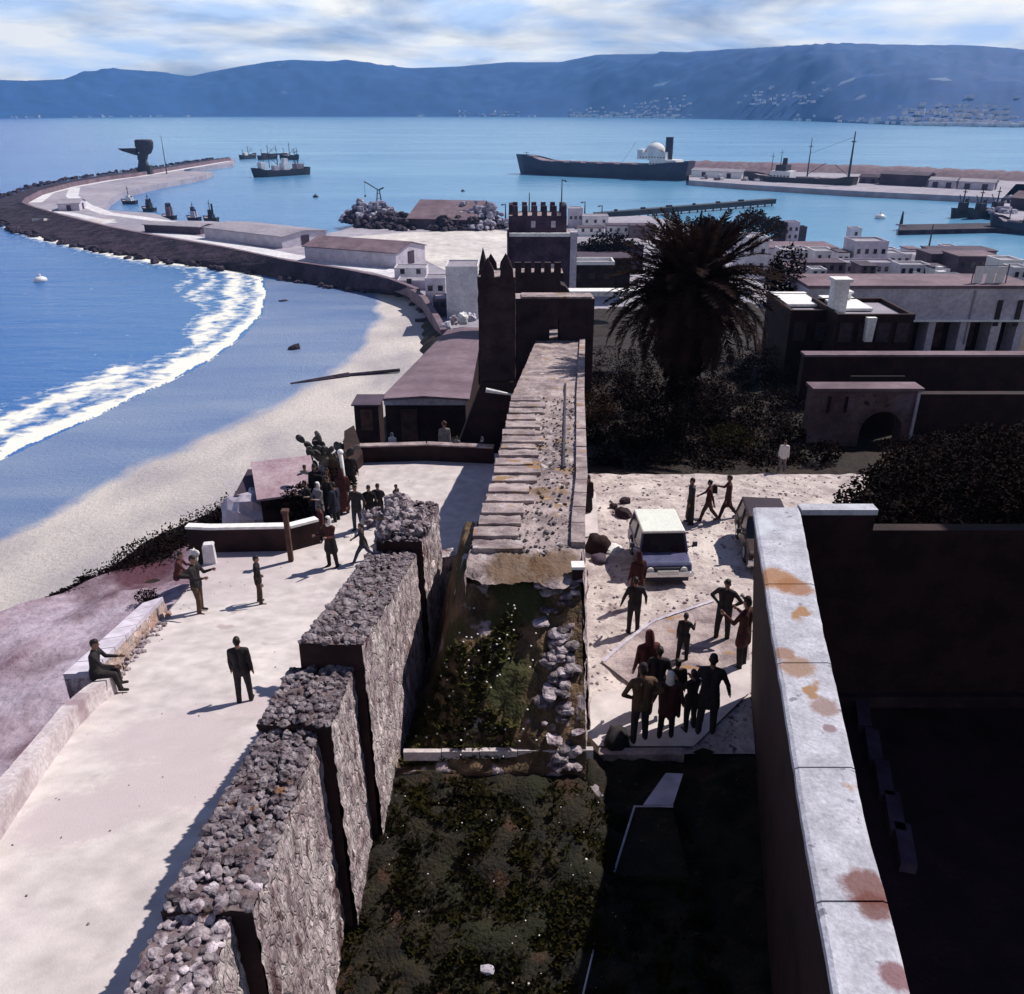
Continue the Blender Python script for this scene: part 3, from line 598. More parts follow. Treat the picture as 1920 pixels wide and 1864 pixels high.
pole(1052,420,17,'tall thin lamp mast behind the battlemented keep', top=1.5, name='lamp_mast')
pole(992,424,12.5,'thin pole with a dark finial left of the keep lamp mast')
pole(1736,492,11,'thin dark mast among the small houses by the water')
for k, (px, py, h_) in enumerate([(948,425,8.5),(1096,411,7),(1128,414,6)]):
    pole(px,py,h_,['short lamp post left of the keep','lamp post on the quay right of the keep','lamp post near the start of the timber jetty'][k], top=-1.4, name='lamp_post', cat='lamp post')
# ---- boats and ships
def ship(name, label, A, B, beam, hb, hs, hull, cat, extras, top=None, mid=None, bulwark=.9, group=None):
    """A stern, B bow on the waterline; hb, hs deck height at bow and stern"""
    d = B-A; L_ = d.length; root = empty(name, (A.x,A.y,0), math.atan2(d.y,d.x), label, cat, group)
    mid = mid if mid is not None else min(hb,hs)*.85
    ns = 22; rows = [(-1,.55),(0,.8),(.45,.93),(1,1)]; V_ = []; 
    def deckz(u): return mid+(hb-mid)*sstep(.80,.93,u)+(hs-mid)*(1-sstep(.06,.2,u))+.02*L_*(abs(u-.5)*2)**2.5*.5
    def half(u, t):
        w_ = beam/2*min(1, (max(0,(1-u))/.17)**.62 if u > .83 else 1)*min(1, .72+.28*u/.1)
        return w_*(.25+.75*t if u > .8 else .75+.25*t)
    for i in range(ns+1):
        u = i/ns
        for k, (zf, wf) in enumerate(rows):
            zz = -1.0 if k == 0 else deckz(u)*zf+ (0 if k < 3 else bulwark)
            x = u*L_+ (hb*.35*max(0,zf)*sstep(.85,1,u)) - (hs*.2*max(0,zf)*(1-sstep(0,.1,u)))
            w_ = half(u, wf)
            V_.append((x, w_, zz))
        for k, (zf, wf) in reversed(list(enumerate(rows))):
            v = V_[-1-2*(3-k)] if False else None
            zz = -1.0 if k == 0 else deckz(u)*zf+(0 if k < 3 else bulwark)
            x = u*L_+(hb*.35*max(0,zf)*sstep(.85,1,u))-(hs*.2*max(0,zf)*(1-sstep(0,.1,u)))
            V_.append((x, -half(u, wf), zz))
    F_ = []
    for i in range(ns):
        for k in range(7):
            if k == 3: continue
            a_, b_ = i*8+k, (i+1)*8+k; F_.append((a_, b_, b_+1, a_+1))
        F_.append((i*8+7, (i+1)*8+7, (i+1)*8, i*8))
    F_.append(tuple(range(0,8))[::-1]); F_.append(tuple(ns*8+k for k in range(8)))
    s = MB(); s.add(V_, F_); s.build('hull', hull, root)
    s = MB(); vs = []
    for i in range(ns+1):
        u = i/ns; x = u*L_+(hb*.33*sstep(.85,1,u))-(hs*.2*(1-sstep(0,.1,u))); w_ = half(u,1)*.985; vs += [(x,w_,deckz(u)),(x,-w_,deckz(u))]
    s.add(vs, [(2*i,2*i+1,2*i+3,2*i+2) for i in range(ns)]); s.build('deck', top or DECK, root)
    for e_ in extras:
        kind = e_[0]
        if kind == 'box':
            _, nm, u0, u1, w_, z0, z1, m_ = e_; s = MB(); s.box(((u0+u1)/2*L_,0,(z0+z1)/2), ((u1-u0)*L_, w_*beam, z1-z0), 0, 0, .96)
            o = s.build(nm, m_, root)
            if nm == 'deckhouse' and (u1-u0)*L_ > 7:
                s = MB()
                for r0 in range(int((z1-z0)/2.6)):
                    for sd_ in (-1,1):
                        for c_ in range(int((u1-u0)*L_/2.2)): s.box((u0*L_+1.4+c_*2.2, sd_*w_*beam/2, z0+1.5+r0*2.6), (.9,.12,.8))
                s.build('window_row', GLASS, o)
        elif kind == 'mast':
            _, u0, z0, z1, r0 = e_; s = MB(); s.tube([(u0*L_,0,z0),(u0*L_,0,z1)], [r0*1.3,r0*.5], 6); s.box((u0*L_,0,z0+(z1-z0)*.8),(r0*2,beam*.35,r0)); s.build('mast', STEEL, root)
        elif kind == 'boom':
            _, u0, z0, u1, z1, r0 = e_; s = MB(); s.tube([(u0*L_,0,z0),(u1*L_,0,z1)], r0, 5); s.build('cargo_boom', STEEL, root)
        elif kind == 'funnel':
            _, u0, z0, z1, r0, m_ = e_; s = MB(); s.tube([(u0*L_,0,z0),(u0*L_,0,z1-.8)], [r0,r0*.92], 14, .8); s.mi = 1; s.tube([(u0*L_,0,z1-.8),(u0*L_,0,z1)], [r0*.94,r0*.9], 14, .8); s.build('funnel', [m_, STEEL], root, smooth=False)
        elif kind == 'stay':
            _, u0, z0, u1, z1 = e_; s = MB(); s.tube([(u0*L_,0,z0),(u1*L_,0,z1)], .09, 4); s.build('rigging', STEEL, root)
        elif kind == 'dome':
            _, u0, z0, r0, m_ = e_; s = MB(); s.blob((u0*L_,0,z0), (r0*1.1,beam*.4,r0), 14, 8); s.build('deckhouse_dome', m_, root, smooth=True)
    return root
HATCH = [('box','hatch',u,u+.07,.55,8.2,10.1,DECK) for u in (.30,.40,.50,.60,.70,.79)]
ship('cargo_ship', 'long navy bulk carrier with white aft bridge and dark funnel', P(1290,338,45), P(976,325,45), 19, 11.5, 10, HULLB, 'ship', HATCH+
     [('box','deckhouse',.05,.20,.8,9,13,SHIPW),('box','deckhouse',.11,.27,.72,13,18,SHIPW),('dome',.19,17.5,6.5,SHIPW),('box','bridge_wing',.23,.26,1.05,17.5,19.5,SHIPW),
      ('funnel',.115,13,27.5,2.9,HULLB),('mast',.2,20,25,.25),('mast',.96,11,16,.25),('stay',.38,9,.30,24),('box','foredeck_house',.9,.95,.4,11,13,DECK)])
ship('cargo_ship', 'dark freighter with two tall thin masts moored at the right hand quay', P(1598,357,45), P(1398,346,45), 13, 6.5, 6, HULLK, 'ship',
     [('box','deckhouse',.55,.74,.8,5,9.5,SHIPW),('box','deckhouse',.60,.70,.65,9.5,13,STEEL),('box','hatch',.12,.28,.6,5,6.6,DECK),('box','hatch',.32,.5,.6,5,6.6,DECK),('box','hatch',.8,.88,.5,5,6.4,DECK),
      ('mast',.05,5,33,.65),('mast',.42,5,29,.4),('mast',.68,12,22,.22),('mast',.76,8,20,.25),('boom',.42,8,.26,15,.2),('boom',.05,8,.18,14,.2),('stay',.05,30,.42,20),('funnel',.64,12.5,17,1.6,STEEL)])
ship('cargo_ship', 'small dark freighter with several masts beyond the mole end', P(577,327,45), P(476,333,45), 9, 5.2, 4, HULLK, 'ship',
     [('box','deckhouse',.10,.24,.7,3.5,8,DECK),('box','deckhouse',.36,.48,.7,3.5,9,SHIPW),('box','deckhouse',.38,.45,.5,9,12,SHIPW),('box','deckhouse',.56,.64,.6,3.5,7.5,LAV),('box','deckhouse',.78,.88,.6,5.5,10,SHIPW),('box','gallows',.35,.8,.12,14.6,15.6,STEEL),('mast',.35,5,15,.3),('mast',.8,5,15,.3),
      ('mast',.17,7,19,.35),('mast',.22,7,18,.35),('mast',.55,6,21,.3),('mast',.70,6,16,.25),('boom',.55,8,.75,15,.2),('boom',.22,8,.33,15,.2),('stay',.97,7,.55,20),('stay',.02,6,.22,17)])
for k, (a_, b_, n_, lb) in enumerate([((452,299),(480,297),0,'small dark trawler moored at the tip of the mole'),((486,300),(520,298),1,'grey trawler behind the small freighter'),((528,298),(560,300),2,'trawler with tall masts behind the freighter stern')]):
    ship('fishing_boat', lb, P(a_[0],a_[1],45), P(b_[0],b_[1],45), 5.5, 4, 3, HULLK, 'fishing boat', [('box','deckhouse',.2,.42,.6,2.5,6,[SHIPW,ROOFM,SHIPW][k]),('mast',.5,3,12+2*k,.3),('mast',.15,3,9+k,.25),('boom',.5,5,.85,11,.2),('stay',.95,4,.5,12),('box','winch',.55,.68,.4,2.6,4.2,STEEL)])
for k, (px, py, w_, hs_, lb) in enumerate([(243,383,26,1,'small launch with a white cabin by the inner quay'),(280,397,22,1,'slim dark tug at the end of the inner quay'),(318,412,22,1,'stubby dark tug beside the quay road'),
                                        (364,415,22,1,'small tug with a pointed dark wheelhouse'),(396,416,24,1,'small boat with a tall thin mast right of the tugs')]):
    m_ = [HULLK,HULLK,HULLK,HULLB,HULLK][k]
    ship('harbour_tug' if k else 'launch', lb, P(px+w_/2,py,45), P(px-w_/2,py-1,45), 3.2, 1.9, 1.4, m_, 'tug' if k else 'boat',
         [('box','deckhouse',.25,.62,.65,1.2,[3.4,4,5.5,4.2,3][k],[SHIPW,STEEL,ROOFM,LAV,STEEL][k]),('mast',.5,2,[9,8,6,8,9][k],.22),('funnel',.3,2,[4,6,7,5,7.5][k],.5,STEEL),('box','wheelhouse',.4,.6,.5,[3.4,4,5.5,4.2,3][k],[4.4,5.6,7,6,5][k],[SHIPW,STEEL,STEEL,HULLB,STEEL][k])], bulwark=.4)
# right hand piers
s = MB(); s.prism([P(*p, QH) for p in [(1292,338),(1400,346),(1600,358),(1860,370),(2100,384),(2200,350),(1920,338),(1700,327),(1500,320),(1292,314)]], -2, QZ); struct(s.build('far_quay', QUAY), 'long far quay on the right of the harbour')
nA = resample([P(*p, QH) for p in [(1292,316),(1500,322),(1700,329),(1920,340),(2200,352)]], 120); VV = np.zeros((7,120,3))
for i in range(120):
    q = nA[i]
    for j in range(7):
        t = j/6; nz = fbm(q.x*.07, (q.y+t*30)*.2, 3)*.9
        VV[j,i] = (q.x+t*6, q.y+t*34-4, QZ-.3+5.2*math.sin(min(1,t*1.6)*math.pi/2)*(1 if t < .8 else .7)+nz - (9 if j == 6 else 0))
struct(grid_mesh('breakwater', VV, 120, 7, ROOFM, smooth=False), 'rough purple breakwater mound behind the far quay')
s = MB(); s.prism([P(*p, 43.2) for p in [(1686,432),(1866,428),(1920,430),(1920,418),(1866,418),(1686,421)]], -2, 1.8); struct(s.build('short_pier', ROCK), 'dark low pier on the right')
pole(1689,423,5.5,'stubby post at the tip of the dark right hand pier', 43.2, .5, 'pier_post')
# timber jetty
A_, B_ = P(1118,404,42.8), P(1449,377,42.8); r_ = empty('timber_jetty', A_, math.atan2(B_.y-A_.y, B_.x-A_.x), 'long thin dark jetty reaching out above the palm', 'jetty'); L_ = (B_-A_).length
s = MB(); s.box((L_/2,0,0),(L_,4.5,2.3)); s.build('deck', HULLK, r_)
pil = None
for k in range(22):
    if pil is None: s = MB(); s.tube([(0,0,-3),(0,0,0)], .4, 6); pil = s.build('pile', HULLK, r_)
    else: pil = pil.copy(); COL.objects.link(pil)
    pil.location = (L_*(k+.5)/22, -1.9, 0)
for k in range(6): s = MB(); s.box((L_*(.1+.14*k),.5,1.3),(1.2+k%3,1,1.2)); s.build('bollard', STEEL, r_)
# far quay sheds
for k, (x0, x1, y, wh, wm, rm, dp, lb) in enumerate([(1296,1390,331,4,WHITE,ROOFG,9,'long bright white shed at the start of the far quay'),(1395,1440,333,3,LAV,ROOFM,8,'lavender shed behind the moored freighter'),
        (1648,1736,346,6,ROOFD,ROOFD,16,'long dark roofed shed on the far quay'),(1740,1790,351,4,LAV,ROOFG,9,'pale low shed right of the dark quay shed'),(1796,1862,354,4,LAV,ROOFG,9,'pale shed at the right end of the far quay'),(1610,1645,343,3.5,ROOFM,ROOFD,8,'small purple shed beside the freighter stern')]):
    shed('quay_shed', P(x0,y,QH), P(x1,y+ (x1-x0)*.05,QH), dp, wh, wh+1.4, wm, rm, lb, 'shed', 2)
for k, (px, py, w_, lb) in enumerate([(1318,336,1.2,'small crate stack by the white quay shed'),(1345,338,1.6,'pale crates in front of the white quay shed'),(1420,340,1.4,'bales on the quay behind the freighter'),(1395,339,1.1,'crate near the bow of the dark freighter')]):
    p = P(px,py,QH); r_ = empty('crate_stack', p, .3, lb, 'crates')
    for j in range(4): s = MB(); s.box((j%2*w_*1.8, j//2*w_, w_*(.5+(j==3)*1)),(w_*1.6,w_*1.4,w_)); s.build('crate', [LAV,ROOFM,WHITE,DECK][(j+k)%4], r_)
for k, (x0, x1, y, lb) in enumerate([(1785,1815,406,'small dark tug leftmost in the basin on the right'),(1815,1850,408,'dark trawler second in the row in the right hand basin'),(1842,1885,405,'dark trawler nearest the quay in the right hand basin')]):
    ship('moored_trawler', lb, P(x1,y,45), P(x0,y+3,45), 5, 3.5, 2.8, HULLK, 'fishing boat', [('box','deckhouse',.3,.6,.6,2.3,6.5,STEEL),('mast',.5,3,13,.35),('mast',.2,3,9,.25),('boom',.5,4,.8,10,.2),('funnel',.3,4,8,.7,STEEL)], group='trawlers in the right hand basin')
ship('moored_ship', 'dark blue ship hull cut by the right edge of the photo', P(2010,446,45), P(1858,432,45), 9, 5, 4, HULLB, 'ship', [('box','deckhouse',.3,.6,.6,3,7,STEEL),('box','hatch',.66,.8,.5,3.6,4.8,DECK),('mast',.8,4,9,.2)])
s = MB(); s.prism([P(*p, QH) for p in [(1862,398),(1880,372),(1905,345),(2200,350),(2200,440),(1920,425)]], -2, QZ); struct(s.build('inner_quay', QUAY), 'quay at the right edge of the harbour')
heap('net_pile', [P(1880,398,QH),P(1895,380,QH)], 6, 90, 'heaps of nets and gear on the quay at the right edge', GREYR, 'net pile', 90, 3)
shed('boat_shed', P(1892,392,QH), P(1960,398,QH), 12, 5, 7.5, ROOFD, ROOFM, 'dark boat shed on the quay at the right edge', 'shed', 1)
# ================================================================ HILL AND FOREGROUND GROUND SHEETS
nu, nv = 240, 300
VV = np.zeros((nv, nu, 3)); xs = np.concatenate([np.linspace(-62,-6,90), np.linspace(-5.6,60,110), np.linspace(61.5,150,40)]); ys = np.linspace(-12, 262, nv)
for j, y in enumerate(ys):
    for i, x in enumerate(xs):
        VV[j,i] = (x, y, HCAM-h_hill(x, y))
struct(grid_mesh('hillside', VV, nu, nv, HILLG), 'dark scrubby hillside under the ramparts')
# dirt ledge between the terrace and the drop
def sheet(name, poly_l, poly_r, hf, n, m_, k, label, nz=0, fq=.8):
    a_ = resample([Vector((p[0],p[1],0)) for p in poly_l], n); b_ = resample([Vector((p[0],p[1],0)) for p in poly_r], n); V_ = np.zeros((n,k,3))
    for i in range(n):
        for j in range(k):
            q = a_[i].lerp(b_[i], j/(k-1)); V_[i,j] = (q.x, q.y, HCAM-hf(q.x,q.y)+ (nz*fbm(q.x*fq,q.y*fq,5) if nz else 0))
    return struct(grid_mesh(name, V_, k, n, m_), label)
TL = [(-11.2,-3),(-9.9,3),(-9.2,8)]+[tuple(hit(px,py,h_ter)[:2]) for px, py in [(0,1500),(110,1380),(215,1290),(250,1230),(330,1130),(385,1050)]]+[(-10.75,26.9),(-7.0,27.6),(-7.4,33),(-7.9,38)]
TLI = lambda y: lerp1(y, [p[1] for p in TL], [p[0] for p in TL])
def h_ledge(x, y):
    t = min(1, max(0, (TLI(y)-x)/7.0)); return 14.2+lerp1(y,[0,10,20,30,38],[-.6,0,.9,1.7,2.2])+t*1.2
sheet('dirt_ledge', [(h_edge(y)+.3, y) for y in np.linspace(-2,40,40)], [(TLI(y)+.1, y) for y in np.linspace(-2,40,40)], h_ledge, 90, LEDGE, 30, 'purple brown dirt ledge below the terrace', .22, .5)
# terrace between the sea side and the ramparts
def W2L(y): return lerp1(y, [14,16.5,20.5,31,48,60], [-.95,-.80,-.50,0.0,1.45,2.4])
def W1L(y): return lerp1(y, [0,5.5,8.5,12,18.2,18.3], [-4.1,-3.85,-3.6,-3.3,-3.0,-3.0])
TR = [(W1L(y)+.25 if y < 18.2 else W2L(y)+.5, y) for y in np.linspace(-3,38.2,60)]
sheet('terrace', TL, TR, h_ter, 120, CONC, 40, 'smooth pale concrete terrace sloping away beside the rubble wall', .010, .9)
s = MB(); s.prism([(p[0]-.02,p[1]) for p in TL]+[(-9.3,38),(-9.6,39)][:0]+[(TL[-1][0]+.6,38)]+[(p[0]+.6,p[1]) for p in TL[::-1][1:]], HCAM-19, HCAM-15.6)
struct(s.build('terrace_base', DARKPL), 'dark masonry base under the terrace edge')
# terrace side skirt follows the slope
V_ = []; 
for p in resample([Vector((q[0]-.03,q[1],0)) for q in TL], 60): V_ += [(p.x,p.y,HCAM-h_ter(p.x,p.y)+.01),(p.x-.25,p.y,HCAM-18.5)]
s = MB(); s.add(V_, [(2*i,2*i+1,2*i+3,2*i+2) for i in range(59)]); struct(s.build('terrace_skirt', MASON), 'stone revetment under the terrace edge')
# drop wall at the far end of terrace
# yard
YP_L = [(1.25,13.65),(1.7,16),(2.0,20),(2.5,26),(2.8,31.2)]
YR = [(5.45,13.65),(7.2,16.0),(10.5,20),(12.4,26),(13.2,29),(14.6,31.2)]
sheet('yard', YP_L, YR, h_yard, 70, YARD, 60, 'rough pale dirt yard behind the rampart', .05, 1.3)
# garden floor and courtyard floors
def h_gar(x, y): return 12.15-.95*sstep(8.0,12.0,y)*(1-sstep(1.2,2.1,x))
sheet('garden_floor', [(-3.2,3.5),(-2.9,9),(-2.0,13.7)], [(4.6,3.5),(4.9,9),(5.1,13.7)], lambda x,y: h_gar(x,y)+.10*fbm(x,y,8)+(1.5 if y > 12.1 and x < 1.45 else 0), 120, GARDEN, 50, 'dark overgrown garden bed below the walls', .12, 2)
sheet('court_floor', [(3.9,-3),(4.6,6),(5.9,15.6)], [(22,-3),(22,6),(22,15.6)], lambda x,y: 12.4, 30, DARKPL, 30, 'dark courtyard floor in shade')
# ================================================================ RUBBLE WALL (stepped, four lengths)
STV = []
for k in range(7):
    bm = bmesh.new(); bmesh.ops.create_icosphere(bm, subdivisions=2, radius=1)
    for v in bm.verts:
        d = v.co.normalized(); f = 1+.28*noise.noise(d*1.6+Vector((k*5,0,0)))+.10*noise.noise(d*4+Vector((k*9,0,0)))
        v.co = Vector((d.x*f, d.y*f*.8, d.z*f*.62))
        for ax in range(3):
            lim = .82 if ax < 2 else .5
            if abs(v.co[ax]) > lim: v.co[ax] = math.copysign(lim, v.co[ax])
    me = bpy.data.meshes.new('stone'); bm.to_mesh(me); bm.free(); me.materials.append(STONE)
    STV.append(me)
wallr = empty('rubble_wall', (-3,10,HCAM-12), 0, 'rough stepped rubble stone wall with loose stones on top, between terrace and garden', 'stone wall')
WO = Vector((-3,10,HCAM-12))
def wall_len(quad_top, hb, topz, n=26, seed=0, rough=.05):
    """rubble wall length: quad_top = near-left, near-right, far-right, far-left (x,y); displaced faces"""
    nl, nr, fr, fl = [Vector((p[0],p[1],0)) for p in quad_top]; zt0, zt1 = topz
    L_ = (fr-nr).length; nu_ = max(8, int(L_/.045)); hgt = 96
    def disp(q, a_): 
        return a_*(noise.noise(q*3.1+Vector((seed,0,0)))+.6*noise.noise(q*8+Vector((seed,3,0))))
    # right face
    V_ = np.zeros((hgt, nu_, 3)); dr = (fr-nr).normalized(); nrm = Vector((dr.y,-dr.x,0))
    for i in range(nu_):
        t = i/(nu_-1); p = nr.lerp(fr, t); zt = zt0+(zt1-zt0)*t
        for j in range(hgt):
            s_ = j/(hgt-1); z = zt+(HCAM-hb-zt)*s_; q = Vector((p.x,p.y,z)); e = disp(q, rough*.55)+.10*s_; vd = noise.voronoi(Vector((q.x*5,q.y*5,q.z*3.4)))[0]; e += .05*min(.35,vd[1]-vd[0])-.012
            if j < 2: z += disp(q*2, .06)
            V_[j,i] = (p.x+nrm.x*e-WO.x, p.y+nrm.y*e-WO.y, z-WO.z)
    grid_mesh('right_face', V_, nu_, hgt, MASON, smooth=False, parent=wallr)
    # left face
    V_ = np.zeros((14, nu_, 3)); dl = (fl-nl).normalized(); nrm = Vector((-dl.y,dl.x,0))
    for i in range(nu_):
        t = i/(nu_-1); p = nl.lerp(fl, t); zt = zt0+(zt1-zt0)*t; zb = HCAM-h_ter(p.x,p.y)-.2
        for j in range(14):
            s_ = j/13; z = zt+(zb-zt)*s_; q = Vector((p.x,p.y,z)); e = disp(q, rough*1.5)+.06*s_
            V_[j,i] = (p.x+nrm.x*e-WO.x, p.y+nrm.y*e-WO.y, z-WO.z)
    grid_mesh('left_face', V_, nu_, 14, MORTAR, smooth=False, parent=wallr)
    # top
    k = 14; V_ = np.zeros((nu_, k, 3))
    for i in range(nu_):
        t = i/(nu_-1); a_ = nl.lerp(fl,t); b_ = nr.lerp(fr,t); zt = zt0+(zt1-zt0)*t
        for j in range(k):
            q = a_.lerp(b_, j/(k-1)); q.z = zt+disp(Vector((q.x,q.y,zt)), .07); V_[i,j] = (q.x-WO.x, q.y-WO.y, q.z-WO.z)
    grid_mesh('wall_top', V_, k, nu_, MORTAR, smooth=False, parent=wallr)
    # near end face
    s = MB(); zt = zt0; s.add([(nl.x-WO.x,nl.y-WO.y,HCAM-hb-1-WO.z),(nr.x-WO.x,nr.y-WO.y,HCAM-hb-1-WO.z),(nr.x-WO.x,nr.y-WO.y,zt-WO.z),(nl.x-WO.x,nl.y-WO.y,zt-WO.z)], [(0,1,2,3)])
    s.add([(fl.x-WO.x,fl.y-WO.y,HCAM-hb-1-WO.z),(fr.x-WO.x,fr.y-WO.y,HCAM-hb-1-WO.z),(fr.x-WO.x,fr.y-WO.y,zt1-WO.z),(fl.x-WO.x,fl.y-WO.y,zt1-WO.z)], [(3,2,1,0)])
    s.build('end_face', DARKPL, wallr)  # shade of the end faces is put into their near-black colour
GB = 12.4
# near-left, near-right, far-right, far-left ; top z near/far (depth below the eye)
SEGS = [([(-4.05,3.2),(-3.02,3.2),(-3.06,6.5),(-3.80,6.5)], (8.05,8.02)),
        ([(-3.82,6.45),(-2.82,6.45),(-2.74,9.42),(-3.55,9.42)], (7.92,7.98)),
        ([(-3.56,9.40),(-2.54,9.40),(-2.47,10.83),(-3.44,10.83)], (7.84,7.90)),
        ([(-3.26,10.80),(-2.30,10.80),(-2.08,16.30),(-3.14,16.30)], (7.45,8.85)),
        ([(-2.96,16.28),(-1.96,16.28),(-1.73,18.00),(-2.9,18.00)], (8.55,8.45))]
for k, (q, (d0, d1)) in enumerate(SEGS): wall_len(q, GB+.1, (HCAM-d0, HCAM-d1), seed=k*3)
# narrow notches cut down the garden side are the steps themselves; a splayed slot piece stands in the nearest length
# stones lying on the wall top: nearest ones singly, the rest as one mass
cand = []
for k, (q, (d0, d1)) in enumerate(SEGS):
    nl, nr, fr, fl = [Vector((p[0],p[1],0)) for p in q]; L_ = (fr-nr).length; wd = (nr-nl).length
    step = .115 if k < 3 else .125
    nt_, nw = max(3,int(L_/step)), max(3,int(wd/step))
    for i in range(nt_):
        for j in range(nw+1):
            t = (i+random.uniform(.1,.9))/nt_; u = (j+random.uniform(-.3,.3))/nw
            u = min(.955,max(.045,u)); p = nl.lerp(fl,t).lerp(nr.lerp(fr,t),u); zz = HCAM-(d0+(d1-d0)*t)
            crown = .05*math.sin(math.pi*min(1,max(0,u)))
            cand.append((p.x, p.y, zz+crown*random.uniform(.1,1.1), random.uniform(.035,.085)*(1.3 if random.random() < .25 else 1), k))
cand.sort(key=lambda c: c[1])
rest = MB()
def stone_at(c, parent, off):
    o = bpy.data.objects.new('stone', random.choice(STV)); COL.objects.link(o); o.parent = parent
    o.location = (c[0]-off.x, c[1]-off.y, c[2]-off.z); r_ = c[3]
    o.scale = (r_*random.uniform(.9,1.6), r_*random.uniform(.8,1.3), r_*random.uniform(.55,1.0)); o.rotation_euler = (random.uniform(-.35,.35), random.uniform(-.35,.35), random.uniform(0,6.3)); return o
for i, c in enumerate(cand):
    if i < 290: stone_at(c, wallr, WO)
    else: rest.blob((c[0]-WO.x,c[1]-WO.y,c[2]-WO.z), (c[3]*1.1,c[3]*.9,c[3]*.65), 7, 5, random.random()*3, .6, i)
o = rest.build('loose_stones', STONE, wallr); o['kind'] = 'stuff'
# rubble spilling off the last length (top beyond the end face)
ro = MB()
for i in range(150):
    t = random.random(); u = random.random(); x = -3.0+u*1.1-.9*max(0,t-.5)*2*random.random(); y = 16.4+1.7*t
    ro.blob((x-WO.x,y-WO.y,HCAM-8.5+.22*math.sin(math.pi*u)*random.random()-.3*(x < -2.9)-WO.z), tuple(random.uniform(.06,.16) for _ in range(3)), 7, 5, random.random()*3, .6, i+900)
o = ro.build('spilled_stones', STONE, wallr); o['kind'] = 'stuff'
# low closing wall between rubble wall and rampart
r_ = empty('closing_wall', (-1.9,18.1,HCAM-12), 0, 'short pale masonry wall closing the gap beside the rampart', 'wall')
def rough_face(A, B, zt, zb, n, m_rows, mat_, name, parent, off, amp=.05, seed=0, batter=0):
    A = Vector(A); B = Vector(B); d = (B-A); nrm = Vector((d.y,-d.x,0)).normalized(); V_ = np.zeros((m_rows, n, 3))
    for i in range(n):
        t = i/(n-1); p = A.lerp(B,t); z0 = zt[0]+(zt[1]-zt[0])*t; z1 = zb[0]+(zb[1]-zb[0])*t
        for j in range(m_rows):
            s_ = j/(m_rows-1); z = z0+(z1-z0)*s_; q = Vector((p.x,p.y,z)); e = amp*(noise.noise(q*2.5+Vector((seed,0,0)))+.6*noise.noise(q*7))+batter*s_
            V_[j,i] = (p.x+nrm.x*e-off[0], p.y+nrm.y*e-off[1], z-off[2]+ (0 if j else .0))
    return grid_mesh(name, V_, n, m_rows, mat_, smooth=False, parent=parent)
O_ = (-1.9,18.1,HCAM-12)
rough_face((-1.85,18.0,0), (-.98,18.35,0), (HCAM-9.9,HCAM-10.0), (HCAM-12.9,HCAM-12.9), 20, 34, MASON, 'wall_face', r_, O_)
s = MB(); s.hexa([(x-O_[0],y-O_[1],HCAM-13-O_[2]) for x,y in ((-1.8,18.06),(-.95,18.42),(-1.05,18.75),(-1.85,18.5))],[(x-O_[0],y-O_[1],HCAM-9.95-O_[2]) for x,y in ((-1.8,18.06),(-.95,18.42),(-1.05,18.75),(-1.85,18.5))]); s.build('wall_core', MASON, r_)
# ================================================================ RAMPART (central wall)
ramp = empty('rampart_wall', (1,20,HCAM-12), 0, 'broad central rampart with worn flat top running to the dark gate tower', 'rampart'); RO = (1,20,HCAM-12)
def W2R(y): return W2L(y)+lerp1(y,[14,17,31,60],[2.32,2.35,2.72,2.7])
def h_w2(y): return lerp1(y, [14,16.5,20.5,31,48,60], [8.25,8.4,8.9,10.0,12.0,13.2])
ysr = np.concatenate([np.linspace(14.4,32,160), np.linspace(32.3,56,60)]); n = len(ysr)
V_ = np.zeros((n, 36, 3))
for i, y in enumerate(ysr):
    for j in range(36):
        x = W2L(y)+(W2R(y)-W2L(y))*j/35; yo = .55*noise.noise(Vector((x*1.7,3,0)))*max(0,1-(y-14.4)/1.2); z = HCAM-h_w2(y)-.22*max(0,1-(y-14.4)/.9)+.045*fbm(x*2.2,y*2.2,1)+ (.05*fbm(x*7,y*7,2) if y < 33 else 0)
        V_[i,j] = (x-RO[0], y+yo-RO[1], z-RO[2])
grid_mesh('wall_top', V_, 36, n, WALLTOP, smooth=False, parent=ramp)
V_ = np.zeros((n, 30, 3)); V2 = np.zeros((n, 30, 3))
for i, y in enumerate(ysr):
    for j in range(30):
        t = j/29; zt = HCAM-h_w2(y)+.02; zb = HCAM-h_yard(0,y)-.3; z = zt+(zb-zt)*t
        e = .04*noise.noise(Vector((y*2.5,z*2.5,0)))+.03*noise.noise(Vector((y*8,z*8,0)))
        V_[i,j] = (W2R(y)+.30*t*min(1,max(.1,(22-y)/6))+e+.0-RO[0], y-RO[1], z-RO[2])
        zb2 = HCAM-h_ter(0,y)-.4; z2 = zt+(zb2-zt)*t; V2[i,j] = (W2L(y)-.05*t+e-RO[0], y-RO[1], z2-RO[2])
grid_mesh('right_face', V_, 30, n, MASON, smooth=False, parent=ramp); grid_mesh('left_face', V2, 30, n, MASON, smooth=False, parent=ramp)
